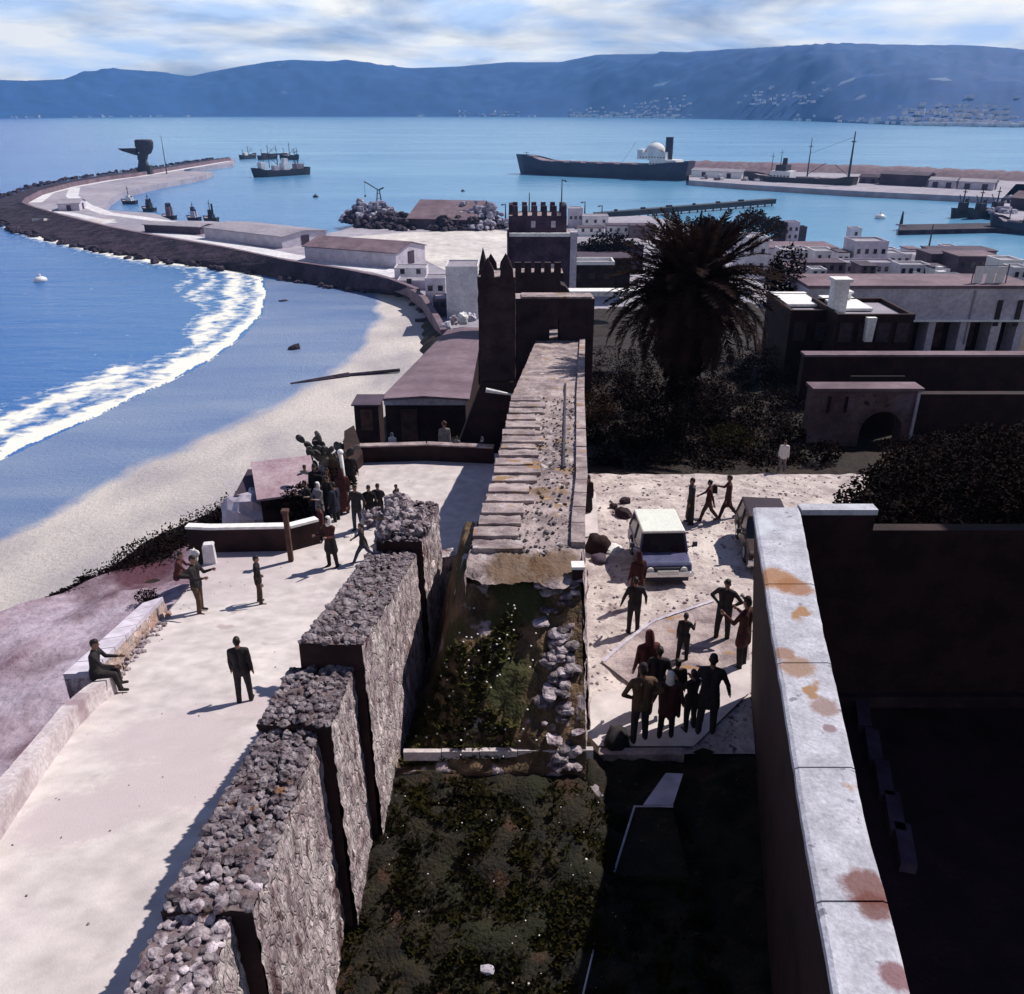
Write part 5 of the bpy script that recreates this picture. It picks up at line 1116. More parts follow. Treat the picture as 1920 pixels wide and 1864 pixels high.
# dark buttress skirt at its foot
s = MB(); b0 = at(835,860,37.5); V_ = [(-2.3,-2.2,-3.5),(2.4,-2.0,-3.5),(2.4,.05,-3.5),(-2.3,.05,-3.5),(.1,-.2,2.6),(1.9,-.25,2.6),(1.9,.05,2.6),(.1,.05,2.6)]
s.hexa(V_[:4], V_[4:]); s.build('buttress', DARKPL, tw)
s = MB(); q = at(925,735,38.4); s.tube([(q.x-.35-TO[0],q.y-TO[1],q.z+.1-TO[2]),(q.x+.2-TO[0],q.y-TO[1],q.z-TO[2]),(q.x+.9-TO[0],q.y+.2-TO[1],q.z-.2-TO[2])], [.12,.09,.04], 7); s.build('white_coping_piece', WHITE, tw)
# curtain wall with gateway across the rampart
D2 = 47.0; zt = at(1000,560,D2).z; xa, xg0, xg1, xb = at(966,640,D2).x, at(1030,640,D2).x, at(1048,640,D2).x, at(1112,640,D2).x
cw = empty('gate_wall', (xa,D2,HCAM-14), 0, 'dark wall with a small gateway across the rampart walk', 'gate wall'); CO = (xa,D2,HCAM-14)
zg = at(1040,600,D2).z
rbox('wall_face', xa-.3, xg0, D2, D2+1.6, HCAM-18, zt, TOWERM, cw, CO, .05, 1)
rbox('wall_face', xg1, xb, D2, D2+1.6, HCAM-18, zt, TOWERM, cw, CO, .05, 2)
s = MB(); s.box(((xg0+xg1)/2-CO[0],.8,(zt+zg)/2-CO[2]),(xg1-xg0+.02,1.5,zt-zg)); s.build('lintel', TOWERM, cw)
s = MB(); s.box((2.3,.7,zt-CO[2]+.03),(xb-xa-.5,1.2,.1)); s.build('wall_walk', WALLTOP, cw)
# second battlemented piece behind
D3 = 52.0; x0, x1 = at(962,540,D3).x, at(1056,540,D3).x; zt3, zb3 = at(1000,512,D3).z, HCAM-19
bt = empty('battlement', (x0,D3,HCAM-14), 0, 'dark battlemented wall between the turret and the keep', 'battlement'); BT = (x0,D3,HCAM-14)
rbox('wall_face', x0, x1, D3, D3+1.8, zb3, zt3, TOWERM, bt, BT, .05, 4)
merlon_row(bt, (0,.3,0), ((x1-x0)*.98,.3,0), zt3-BT[2]-.03, 5, .42, .4, .62, TOWERM)
# curved stair string right of it
s = MB(); pts = [at(px,py,50) for px,py in [(1052,534),(1060,537),(1068,548),(1074,562)]]
for a_, b_ in zip(pts[:-1], pts[1:]): s.hexa([a_+Vector((0,0,-.8)),b_+Vector((0,0,-.8)),b_+Vector((0,1.2,-.8)),a_+Vector((0,1.2,-.8))],[a_,b_,b_+Vector((0,1.2,0)),a_+Vector((0,1.2,0))])
tag(s.build('stair_string', TOWERM), 'dark curved stair string right of the battlement', 'stair')
# the keep
D4 = 98.0; x0, x1 = at(952,480,D4).x, at(1066,480,D4).x; zl, zu = at(1000,444,D4).z, at(1000,404,D4+2).z
kp = empty('castle_keep', (x0,D4,HCAM-25), 0, 'large square battlemented keep standing against the harbour water', 'castle keep'); KO = (x0,D4,HCAM-25)
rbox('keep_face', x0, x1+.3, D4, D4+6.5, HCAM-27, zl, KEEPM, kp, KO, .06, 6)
s = MB(); s.box(((x1-x0)/2+.15,.25,zl-KO[2]+.15),(x1-x0+.5,.4,.45)); s.build('lit_edge_strip', WHITE, kp)  # white strip stands for the sunlit edge of the lower block
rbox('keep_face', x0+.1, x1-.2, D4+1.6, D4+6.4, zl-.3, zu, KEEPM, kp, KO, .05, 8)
zz = zu-KO[2]; merlon_row(kp, (.3,1.85,0), (x1-x0+.0,1.85,0), zz-.05, 6, .62, .5, 1.1, KEEPM); merlon_row(kp, (.3,6.1,0), (x1-x0+.0,6.1,0), zz-.05, 6, .62, .5, 1.1, KEEPM)
merlon_row(kp, (.35,2.6,0), (.35,5.8,0), zz-.05, 3, .62, .5, 1.1, KEEPM); merlon_row(kp, (x1-x0-.4,2.6,0), (x1-x0-.4,5.8,0), zz-.05, 3, .62, .5, 1.1, KEEPM)
s = MB(); s.box((x1-x0+.55,.3,zl-KO[2]-4.2),(.75,.9,9.4)); s.build('corner_pier', LAV, kp)
s = MB(); s.box((.05,-.1,zl-KO[2]-3.5),(.25,.3,8.5)); s.build('corner_pier', KEEPM, kp)
for u in (.50,.74): s = MB(); s.box(((x1-x0)*u,-.06,zl-KO[2]-3.6),(.25 if u < .6 else .5,.12,1.3)); s.build('arrow_slit', LAV if u > .6 else GLASS, kp)
for u in (.42,.75): s = MB(); s.box(((x1-x0)*u,1.5,zu-KO[2]-.9),(.5,.12,.7)); s.build('arrow_slit', LAV, kp)
# ================================================================ TOWN HOUSES between the keep and the palm
block('roofless_house', 1068,1150,497,540,28,4.5,DARKPL,'small roofless box house with pale wall tops right of the keep', parapet=0.6, roofm=WHITE, rows=1, cols=3, ww=1.0, wh=.9, glass=SHUT)
s = MB(); a_ = at(1065,548,60); s.box((a_.x+3.2,a_.y,a_.z),(6.8,1.2,.35)); tag(s.build('roof_terrace', WHITE), 'bright narrow roof terrace strip below the roofless house', 'terrace roof')
block('hipped_house', 1075,1205,460,500,34,10,ROOFD,'dark house with a grey roof right of the keep', parapet=0, roofm=ROOFG)
block('old_house', 1085,1180,486,540,30,7,DARKPL,'dark low house behind the roofless box house', parapet=0, roofm=ROOFD)
for k,(x0,x1,yt,yb,m_,rm,lb) in enumerate([(1066,1092,392,424,LAV,None,'narrow pale house touching the keep on the right'),(1092,1140,406,426,PALE,None,'low pale house on the quay beside the lamp posts'),(1085,1132,428,440,WHITE,ROOFD,'white house with a flat dark roof above the grey roof'),
        (1138,1180,424,441,PALE,ROOFD,'pale house second in the row behind the palm'),(1182,1228,424,446,ROOFM,ROOFD,'purple house third in the row behind the palm'),(1330,1392,430,452,DECK,ROOFD,'dark roofed house just right of the palm top')]):
    block('quay_house', x0,x1,yt,yb,41.5,7,m_,lb,parapet=0.3 if rm is None else 0,roofm=rm,rows=1,cols=3,ww=1.0,wh=1.2)
TOWN = [ # x0,x1,ytop,ybase,depthbelow,deep,mat,rows,cols,roof,label
 (1440,1566,466,498,39.5,12,LAV,1,6,ROOFM,'long flat roofed house with a purple roof edge by the water'),
 (1395,1436,449,512,37,9,PALE,2,2,None,'tall pale house partly hidden behind the palm'),
 (1458,1476,420,452,41.5,5,ROOFD,1,1,None,'dark narrow tower house left of the grey silo'),
 (1474,1496,419,452,41.3,5,LAV,2,2,None,'grey silo like block rising above the flat roofs'),
 (1497,1510,428,453,41.5,4,ROOFD,1,1,None,'dark stub right of the grey silo block'),
 (1462,1520,472,502,38.5,7,PALE,2,4,None,'white house with four windows on each floor left in the middle row'),
 (1524,1562,474,505,38,7,WHITE,2,2,None,'bright white house with dark openings in the middle row'),
 (1566,1588,474,512,37.5,5,PALE,2,2,ROOFD,'narrow white house with a dark roof edge in the middle row'),
 (1595,1656,456,516,38,8,LAV,3,4,None,'largest pale block in the middle of the town with three floors'),
 (1592,1612,430,458,40.5,4,PALE,2,1,None,'open white lookout tower above the pale block'),
 (1640,1690,478,502,39.5,7,PALE,1,4,None,'low white house right of the three floor block'),
 (1690,1735,480,500,40,7,LAV,1,3,None,'low lavender house near the shore mast'),
 (1500,1582,494,516,36,6,ROOFM,1,5,ROOFD,'purplish terrace house in front of the white houses'),
 (1584,1680,496,518,36.5,6,LAV,1,7,None,'long blue grey house with a row of small windows'),
 (1684,1740,500,522,35,5,PALE,1,4,None,'pale house behind the drawn up boats'),
 (1740,1790,478,512,35,8,ROOFD,1,3,ROOFD,'dark barn like house near the right'),
 (1792,1868,482,515,34,8,ROOFD,1,4,ROOFM,'darkest wide barn house near the right edge'),
 (1870,1912,492,522,33,6,WHITE,1,2,None,'white house at the right edge above the long facade'),
 (1752,1866,472,486,37,9,ROOFM,0,0,ROOFD,'house with a long dark roof overlooking the right hand basin'),
]
for (x0,x1,yt,yb,hb,dp,m_,rw,cl,rf,lb) in TOWN: block('town_house', x0,x1,yt,yb,hb,dp,m_,lb,'house',roofm=rf,parapet=0 if rf else .5,rows=rw,cols=cl,ww=.9,wh=1.2,group='houses of the lower town')
hn = ['with a flat roof','with a low parapet','with two windows','with a pale front','with a dull front','with a lavender front','with a dark roof']
spots_ = [(1408,1430,458,482,40.5),(1512,1532,462,478,40.5),(1534,1556,480,498,38.6),(1478,1500,504,522,35.5),(1520,1548,508,524,35),(1612,1640,500,521,35.2),(1655,1682,470,488,40),(1700,1722,468,486,40.6),(1722,1744,484,500,38.5),(1745,1768,502,522,34.5),(1895,1925,505,530,32),(1838,1862,470,486,39.5),(1770,1792,464,480,40.8),(1384,1402,470,500,37)]
near_ = ['just left of the tall pale house','right of the silo block','below the flat roofed house with purple edge','lowest at the left end of the town','beneath the white houses of the middle row','under the three floor block','behind the low house right of the three floor block','closest to the shore mast','in front of the shore mast','just above the drawn up boats','at the right edge beside the long facade','behind the long dark roof near the right','closest to the dark pier','half behind the right palm fronds']
for k,((x0,x1,yt,yb,hb),nr_) in enumerate(zip(spots_, near_)):
    block('town_house', x0,x1,yt,yb,hb,random.uniform(4,7),[PALE,LAV,WHITE,LAV,PALE,ROOFM][k%6],'small house '+(hn[k%7]+' ' if k != 5 else '')+nr_,'house',roofm=[None,ROOFD,None,ROOFM][k%4],parapet=0 if k%4 in (1,3) else .4,rows=1+k%2,cols=2,ww=.8,wh=1.1)
# long lavender facade house, nearer
D5 = 62.0
lf = empty('facade_house', (at(1500,660,D5).x,D5,at(1500,660,D5).z), 0, 'long shaded lavender house front with dark openings at its foot', 'house'); A = at(1500,660,D5); B = at(1908,660,D5); L_ = B.x-A.x; HT = at(1700,541,D5).z-A.z
hol = [(1556,1600),(1705,1735),(1748,1794),(1812,1852),(1870,1900)]
def ux(px): return at(px,640,D5).x-A.x
zo = at(1700,602,D5).z-A.z
s = MB(); s.box((L_/2,2.3,(HT+zo)/2),(L_,4.6,HT-zo)); s.build('upper_wall', LAV, lf)
xe = 0
for k,(p0,p1) in enumerate(hol+[(1908,1908)]):
    u0 = ux(p0) if k < len(hol) else L_; s = MB(); s.box(((xe+u0)/2,2.3,(zo-1.5)/2),(max(.1,u0-xe),4.6,zo+1.5-.004)); s.build('pier', LAV, lf); xe = ux(p1)
    if k < len(hol):
        s = MB(); s.box(((ux(p0)+ux(p1))/2,3.0,(zo-1.5)/2),(ux(p1)-ux(p0)-.004,3.0,zo+1.5-.01)); s.build('recess_wall', DARKPL, lf)
        s = MB(); w_ = ux(p1)-ux(p0); s.box((ux(p0)+w_/2,1.54,zo*.42),(w_*.5,.1,zo*.8)); s.build('door', DARKW, lf)
s = MB(); s.box((L_/2,-.1,zo+.05),(L_+.1,.26,.14)); s.build('ledge', WHITE, lf)
s = MB(); s.box((L_/2,2.3,HT+.12),(L_+.3,4.9,.22)); s.build('roof', ROOFM, lf)
s = MB(); s.box((ux(1808),-.04,HT*.55),(.12,.1,HT*.85)); s.build('downpipe', ROOFG, lf)
for p_ in (1858,1895): s = MB(); s.box((ux(p_),-.05,HT*.62),(.35,.1,1.9)); s.build('shutter', SHUT, lf)
# washing / pale cloth sheets on its roof, and drawn-up boats behind
r_ = empty('washing_line', (A.x+ux(1815),D5+.8,A.z+HT+.2), 0, 'pale sheets hung on a line on the roof of the long facade', 'washing')
for k, p_ in enumerate((1818,1840,1858)): s = MB(); s.box((ux(p_)-ux(1815),0,.62),(.62,.04,1.25),0,.05*k); s.build('sheet', CLOTH_W, r_)
s = MB(); s.tube([(-.3,0,1.3),(2.2,0,1.3)],.02,5); s.tube([(-.3,0,0),(-.3,0,1.4)],.04,5); s.tube([(2.2,0,0),(2.2,0,1.4)],.04,5); s.build('line', STEEL, r_)
for k,(x0,x1,y,lb) in enumerate([(1735,1672,538,'white boat drawn up left of the others behind the facade'),(1790,1712,532,'longest white boat drawn up behind the facade'),(1772,1735,522,'small white boat drawn up farthest back')]):
    a_, b_ = P(x0,y,30-1.5*0+k), P(x1,y+ (6 if k==0 else 2),30+k); o = ship('beached_boat', lb, a_, b_, 2.2, 1.5, 1.1, HULLW, 'boat', [('box','cabin',.3,.5,.6,.9,1.9,SHIPW)], bulwark=.3); o.location.z = HCAM-30-k+.6
# nearer dark houses with lit roof terraces
def terrace_house(x0,x1,yt,yb,dist,depth,label,roofm,wallm=DARKPL,rows=1,cols=3,chim=None,par=.35):
    return block('terrace_house', x0,x1,yt,yb,0,depth,wallm,label,roofm=wallm,parapet=par,dist=dist,rows=rows,cols=cols,ww=.8,wh=1.2,glass=SHUT,frame=DARKPL,chimney=chim)
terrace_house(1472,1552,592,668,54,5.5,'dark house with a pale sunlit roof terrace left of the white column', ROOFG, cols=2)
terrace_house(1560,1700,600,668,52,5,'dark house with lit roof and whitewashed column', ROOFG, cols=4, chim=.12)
a_ = at(1626,640,51.8); s = MB(); s.box((0,0,.0),(.48,.3,1.5),0,0,1.25); tag(s.build('white_column', WHITE, loc=(a_.x,a_.y,a_.z+.75)), 'bright whitewashed column on the front of the dark house', 'column')
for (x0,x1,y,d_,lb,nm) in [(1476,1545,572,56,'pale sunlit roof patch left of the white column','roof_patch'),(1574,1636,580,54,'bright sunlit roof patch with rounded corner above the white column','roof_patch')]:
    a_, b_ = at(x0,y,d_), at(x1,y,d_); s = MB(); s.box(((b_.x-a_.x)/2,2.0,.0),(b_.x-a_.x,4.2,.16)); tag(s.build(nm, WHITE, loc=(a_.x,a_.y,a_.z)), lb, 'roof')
a_ = at(1583,565,57); s = MB(); s.box((0,0,0),(.6,.6,1.2)); s.box((0,0,.65),(.8,.8,.12)); tag(s.build('chimney', WHITE, loc=a_), 'white chimney standing above the dark terrace houses', 'chimney')
# retaining walls and arched gate
def at_w(name, x0, x1, yt, yb, dist, th, m_, label, cat='wall'):
    a_, b_ = at(x0,yb,dist), at(x1,yb,dist); t_ = at(x0,yt,dist); s = MB(); H_ = t_.z-a_.z
    r_ = empty(name, a_, 0, label, cat); rough_face((a_.x,a_.y,0),(b_.x,b_.y,0),(t_.z,t_.z),(a_.z-2,a_.z-2), max(10,int((b_.x-a_.x)/.4)), 12, m_, 'wall_face', r_, a_, .06, 3)
    s.box(((b_.x-a_.x)/2,th/2+.1,H_/2-1),(b_.x-a_.x,th,H_+2-.05)); s.build('wall_core', m_, r_)
    s = MB(); s.box(((b_.x-a_.x)/2,th/2,H_+.05),(b_.x-a_.x+.1,th+.25,.12)); s.build('coping', ROOFM, r_); return r_
at_w('retaining_wall', 1500, 2060, 668, 735, 46, .6, DARKPL, 'long dark retaining wall below the facade house', 'retaining wall')
D6 = 38.5; a0, a1, a2, a3 = [at(px,850,D6) for px in (1508,1604,1682,1702)]; tz = at(1600,732,D6).z; az = at(1640,772,D6).z; bz = a0.z-1
ag = empty('arched_gate', a0, 0, 'dim plastered wall with a round arched dark doorway', 'gate'); W_ = a3.x-a0.x
GATEM = mat('gate_plaster', (.085,.05,.055), (.16,.10,.11), .8, bump=.03, bscale=6, spots=[((.20,.15,.20),.5,.56,.15),((.03,.015,.02),1.3,.62,.08)])
def qx(px): return at(px,850,D6).x-a0.x
cxa, ra = (qx(1604)+qx(1682))/2, (qx(1682)-qx(1604))/2; zsp = az-ra-a0.z; zt_ = tz-a0.z
arc = [(cxa+ra*math.cos(math.pi*i/16), zsp+ra*math.sin(math.pi*i/16)) for i in range(17)]
outl = [(0,-1.2),(cxa-ra,-1.2)]+arc[::-1]+[(cxa+ra,-1.2),(W_,-1.2),(W_,zt_),(0,zt_)]
n_ = len(outl); s = MB(); s.add([(x,0,z) for x,z in outl]+[(x,.9,z) for x,z in outl], [tuple(range(n_)), tuple(range(2*n_-1,n_-1,-1))]+[(i,n_+i,n_+(i+1)%n_,(i+1)%n_) for i in range(n_)]); s.build('gate_wall_face', GATEM, ag)
s = MB(); s.box((cxa,1.4,1.0),(ra*2+.6,.1,5)); s.build('door', mat('doorway_dark', (.01,.005,.005), (.015,.008,.008), 2), ag)
s = MB(); s.box((W_/2,.4,zt_+.06),(W_+.2,1.1,.14)); s.build('coping', ROOFM, ag)
s = MB(); s.box((W_-.08,-.06,zt_/2-.5),(.12,.1,zt_+1)); s.build('corner_strip', LAV, ag)
s = MB(); s.box((4.0+W_,.6,1.4),(8,.5,zt_-.2)); s.build('side_wall', DARKPL, ag)
for u in (.16,.32): s = MB(); s.box((W_*u,-.03,zt_-.7),(.12,.06,.8)); s.build('rain_stain_slot', DARKPL, ag)
# ================================================================ PLANTS
def leaf_cloud(s, c, r, n, size, seed=0, shell=.55, up=.3, clump=1.0):
    rnd = random.Random(seed); c = Vector(c); V_, F_ = [], []
    for i in range(n):
        while True:
            p = Vector((rnd.uniform(-1,1), rnd.uniform(-1,1), rnd.uniform(-1,1))); l = p.length
            if .05 < l < 1 and rnd.random() < (l**1.5 if shell else 1): break
        k = 1+.45*noise.noise(p.normalized()*1.8+Vector((seed*1.7,0,0)))*clump
        if noise.noise(p*2.6+Vector((seed,4,0))) < -.22: continue
        q = c+Vector((p.x*r[0]*k, p.y*r[1]*k, p.z*r[2]*k)); a_ = Vector((rnd.gauss(0,1),rnd.gauss(0,1),rnd.gauss(0,.7)+up)).normalized()*size*rnd.uniform(.6,1.4)
        b_ = a_.cross(Vector((rnd.gauss(0,1),rnd.gauss(0,1),rnd.gauss(0,1)))).normalized()*size*rnd.uniform(.25,.45); o = len(V_)
        V_ += [q-a_*.5, q+b_, q+a_*.6, q-b_]; F_.append((o,o+1,o+2,o+3))
    s.add(V_, F_)
def shrub(name, p, r, label, n=1500, size=.12, m=None, group=None, cat='shrub', stemh=.3, seed=1):
    r_ = empty(name, p, 0, label, cat, group); s = MB(); leaf_cloud(s, (0,0,r[2]*.9+stemh*.3), r, n, size, seed); s.build('foliage', m or LEAFB, r_)
    s = MB()
    for k in range(4): a_ = k*1.57+seed; s.tube([(0,0,-.2),(math.cos(a_)*r[0]*.2,math.sin(a_)*r[1]*.2,r[2]*.6),(math.cos(a_)*r[0]*.5,math.sin(a_)*r[1]*.5,r[2]*1.2)], [.05,.035,.015], 5)
    s.build('stem', BARK, r_); return r_
def tree(name, p, H_, r, label, n=5000, size=.25, m=None, seed=1, cat='tree'):
    r_ = empty(name, p, 0, label, cat); s = MB(); s.tube([(0,0,-.5),(.1,0,H_*.3),(.0,.1,H_*.6)], [H_*.035,H_*.027,H_*.015], 8)
    rnd = random.Random(seed)
    ends = []
    for k in range(6):
        a_ = k*1.05+rnd.random(); e = Vector((math.cos(a_)*r[0]*.6, math.sin(a_)*r[1]*.6, H_*rnd.uniform(.6,.9))); s.tube([(0,0,H_*rnd.uniform(.25,.45)), e*.6+Vector((0,0,H_*.2)), e], [H_*.016,H_*.010,H_*.004], 6); ends.append(e)
    s.build('trunk', BARK, r_); s = MB()
    leaf_cloud(s, (0,0,H_-r[2]*.95), r, n//2, size, seed)
    for k, e in enumerate(ends): leaf_cloud(s, e, (r[0]*.5,r[1]*.5,r[2]*.45), n//10, size, seed+k+5)
    s.build('crown', m or LEAFB, r_); return r_
# ---- the date palm
pb = hit(1272,822,lambda x,y: h_hill(x,y)); pc = at(1272,522,pb.y); palm = empty('date_palm', pb, 0, 'huge dark date palm with upright top fronds and a hanging skirt', 'palm tree')
HT = pc.z-pb.z
s = MB(); pts = []; rs = []
for i in range(16): t = i/15; pts.append((.12*math.sin(t*2),0,HT*t-.3)); rs.append(.46-.10*t+.09*(t < .06)+.18*(t > .85))
s.tube(pts, rs, 14); s.build('trunk', BARK, palm, smooth=True)
s = MB()
for i in range(46):                                     # leaf-base stubs
    for j in range(7):
        t = i/46; a_ = j*.897+i*.45; z = HT*t; r0 = .40-.08*t+.16*(t > .85); s.box((math.cos(a_)*r0,math.sin(a_)*r0,z), (.12,.16,.14), a_, .3)
o = s.build('leaf_stubs', BARK, palm); o['kind'] = 'stuff'
def frond_mesh(L_, droop, nl, seed, stiff=0, wmax=.62):
    rnd = random.Random(seed); s = MB(); pts = []; n_ = 12
    for i in range(n_+1):
        t = i/n_; ang = droop*t**1.5; pts.append(Vector((L_*(t-.02*droop*t*t), 0, 0)))
    # integrate the bend
    pts = [Vector((0,0,0))]; 
    for i in range(n_): a_ = droop*((i+.5)/n_)**1.3; pts.append(pts[-1]+Vector((math.cos(a_),0,-math.sin(a_)))*L_/n_)
    s.tube(pts, [.05*(1-.85*i/n_) for i in range(n_+1)], 5)
    for k in range(nl):
        t = .08+.92*(k+rnd.random()*.6)/nl; f = t*n_; i = min(n_-1, int(f)); p = pts[i].lerp(pts[i+1], f-i); d = (pts[i+1]-pts[i]).normalized()
        w_ = wmax*math.sin(math.pi*min(1,t*.86+.12))**.7*rnd.uniform(.8,1.1)
        for sg in (-1,1):
            side = Vector((0,sg,0)); up = d.cross(side)*sg; q = (d*(.75+.5*stiff)+side*(.8-.35*stiff)+Vector((0,0,1))*rnd.uniform(-.35,.35)).normalized()
            tip = p+q*w_; mid = p+q*w_*.5+Vector((0,0,-.02)); b_ = d*.028
            s.add([p-b_, p+b_, mid+b_*1.1, tip, mid-b_*1.1], [(0,1,2,3,4)])
    me = bpy.data.meshes.new('frond'); me.from_pydata([tuple(v) for v in s.v], [], s.f); me.materials.append(FROND); me.update(); return me
FR = [frond_mesh(3.9, .5, 60, 1), frond_mesh(4.2, 1.0, 64, 2), frond_mesh(4.3, 1.5, 64, 3), frond_mesh(3.3, .25, 56, 4, .7, .40), frond_mesh(4.0, 1.8, 60, 5)]
rnd = random.Random(11)
for i in range(200):
    t = i/199; a_ = i*2.39996; el = 84-118*t**.85            # upright centre to hanging skirt
    k = 3 if t < .07 else (0 if t < .3 else (1 if t < .55 else (2 if t < .8 else 4)))
    o = bpy.data.objects.new('frond', FR[k]); COL.objects.link(o); o.parent = palm
    o.location = (math.cos(a_)*.25, math.sin(a_)*.25, HT-.1-1.0*t); sc_ = rnd.uniform(.86,1.12)*(1 if t > .09 else .92)
    if k == 4: el = -30-30*rnd.random(); 
    o.scale = (sc_,sc_,sc_); o.rotation_euler = (rnd.uniform(-.25,.25), -R(el+rnd.uniform(-7,7)), a_+rnd.uniform(-.1,.1))
# dead inner mass of the crown
s = MB(); leaf_cloud(s, (0,0,HT-.6), (1.9,1.9,1.5), 4600, .35, 3); leaf_cloud(s, (0,0,HT-2.0), (1.3,1.3,1.5), 1600, .35, 4); leaf_cloud(s, (0,0,HT-3.4), (1.0,1.0,2.2), 2200, .3, 8); o = s.build('dead_fronds', LEAFD, palm); o['kind'] = 'stuff'
# ---- scrub covering the slope behind the yard
s = MB(); rnd = random.Random(5)
for i in range(950):
    px = rnd.uniform(1105,1920); py = rnd.uniform(655,878)
    if 1495 < px < 1720 and py > 725: continue
    p = hit(px,py,h_hill); r0 = rnd.uniform(.35,.95); leaf_cloud(s, (p.x,p.y,p.z+r0*.3), (r0,r0,r0*.6), 130, .13, i)
tag(s.build('undergrowth', LEAFD), 'dark scrub and creepers covering the slope around the palm', kind='stuff')
for k_, (px,py,r0,h_,lb_) in enumerate([(1265,830,1.5,2.4,'tall dark thicket round the palm trunk'),(1330,800,1.3,1.9,'dark thicket right of the palm trunk'),(1190,780,1.4,2.0,'dark thicket left of the palm trunk')]):
    shrub('dark_thicket', hit(px,py,h_hill)+Vector((0,.6,0)), (r0,r0,h_*.6), lb_, 3800, .13, LEAFD, seed=120+k_)
for k,(px,py,rx,rz,n,lb) in enumerate([(1115,800,1.1,1.0,1400,'dark bush with rusty leaves against the rampart beside the yard'),(1180,840,1.0,.7,1100,'low dark bush left of the palm foot'),(1370,845,1.3,.6,1200,'low olive bush right of the palm foot'),
        (1440,700,1.6,1.0,1500,'rusty brown bush above the palm foot on the right'),(1520,690,1.5,.8,1300,'tangled bush under the dark terrace house'),(1545,868,.7,.5,900,'dark bush left of the arched doorway')]):
    p = hit(px,py,h_hill); shrub('garden_bush', p, (rx,rx,rz), lb, n, .13, [LEAFB,LEAFB,LEAF,LEAFB,LEAFD,LEAFD][k], seed=k+20)
# trees
p = at(1468,560,66); tree('round_tree', (p.x,p.y,HCAM-24), at(1468,462,66).z-(HCAM-24), (1.5,1.5,3.0), 'dark rounded tree between the palm and the dark terrace house', 5200, .22, LEAFD, 31)
p = P(1335,470,36); tree('far_tree', (p.x,p.y,HCAM-36), at(1335,412,p.y).z-(HCAM-36), (7,6,5), 'dark spreading tree behind the right side of the palm crown', 3600, .8, LEAFD, 32)
p = P(1135,520,30); tree('far_tree', (p.x,p.y,HCAM-30), at(1135,440,p.y).z-(HCAM-30), (5.5,4,3.6), 'dark tree mass behind the roofless house', 3600, .5, LEAFD, 33)
p = P(1425,470,40); 
for k,(px,py,w_,h_) in enumerate([(1400,455,9,10),(1425,452,8,8),(1450,450,7,7)]):
    q = P(px,py,40.5); tree('waterfront_tree', q, h_, (w_*.55,4,h_*.45), ['grey green tree leftmost of three at the waterfront','middle tree of the three at the waterfront','tree at the right of three beside the silo block'][k], 1500, .8, LEAFB, 40+k)
s = MB()
for i in range(110):
    y = rnd.uniform(7,37); x = lerp1(y, [p[1] for p in TL], [p[0] for p in TL])+rnd.random()**2*6+.3; r0 = rnd.uniform(.006,.02)
    s.blob((x,y,HCAM-h_ter(x,y)+.01), (r0*1.4,r0,r0*.6), 6, 4, rnd.random()*3, .5, i)
tag(s.build('terrace_litter', STONE), 'pebbles and litter lying on the terrace', kind='stuff')
# big dark trees right of the arch, closing the courtyard view
for k,(px,py,d_,rr,top,lb) in enumerate([(1835,1010,30,4.0,868,'big dark tree filling the shade at the right beside the arched doorway'),(1960,1040,25,4.2,830,'big dark tree cut by the right edge of the photo'),(1700,985,24,2.1,905,'dark rounded tree in front of the courtyard corner')]):
    b0 = at(px,py,d_); zb = HCAM-14; tz_ = at(px,top,d_).z; tree('shade_tree', (b0.x,d_,zb), tz_-zb, (rr,rr,(tz_-zb)*.5), lb, 42000 if k < 2 else 22000, .115, LEAFD, 50+k)
for k,(px,py,hh,rr,lb) in enumerate([(1790,1160,12.3,1.4,'dark shrub in the shaded courtyard nearest the big trees'),(1870,1220,12.3,1.5,'dark shrub at the right edge of the shaded courtyard')]):
    shrub('court_shrub', P(px,py,hh), (rr,rr,1.0), lb, 1500, .12, LEAFD, seed=60+k)
# ---- weeds in the garden bed: thousands of small leaves, joined
s = MB(); fl = MB(); rnd = random.Random(9)
def gy(x,y): return HCAM-h_gar(x,y)-.10*fbm(x,y,8)
for i in range(12000):
    y = rnd.uniform(4.4,11.9); x = rnd.uniform(lerp1(y,[4,9.2,13.4],[-3.0,-2.80,-2.15]), 3.3)
    dens = noise.noise(Vector((x*.8,y*.8,1)))
    if dens < -.28 and rnd.random() < .75: continue
    r0 = .03+.075*rnd.random()+.05*max(0,dens); nlf = 7
    for j in range(nlf):
        a_ = rnd.random()*6.28; t_ = Vector((math.cos(a_),math.sin(a_),rnd.uniform(.3,1.6))).normalized()*r0*rnd.uniform(.7,1.5); w_ = Vector((-t_.y,t_.x,0)).normalized()*r0*rnd.uniform(.18,.34)
        b_ = Vector((x,y,gy(x,y)-.03)); s.add([b_, b_+t_*.55+w_, b_+t_, b_+t_*.55-w_], [(0,1,2,3)])
tag(s.build('garden_weeds', LEAF), 'dark green and brown weeds filling the garden bed', kind='stuff')
s = MB()
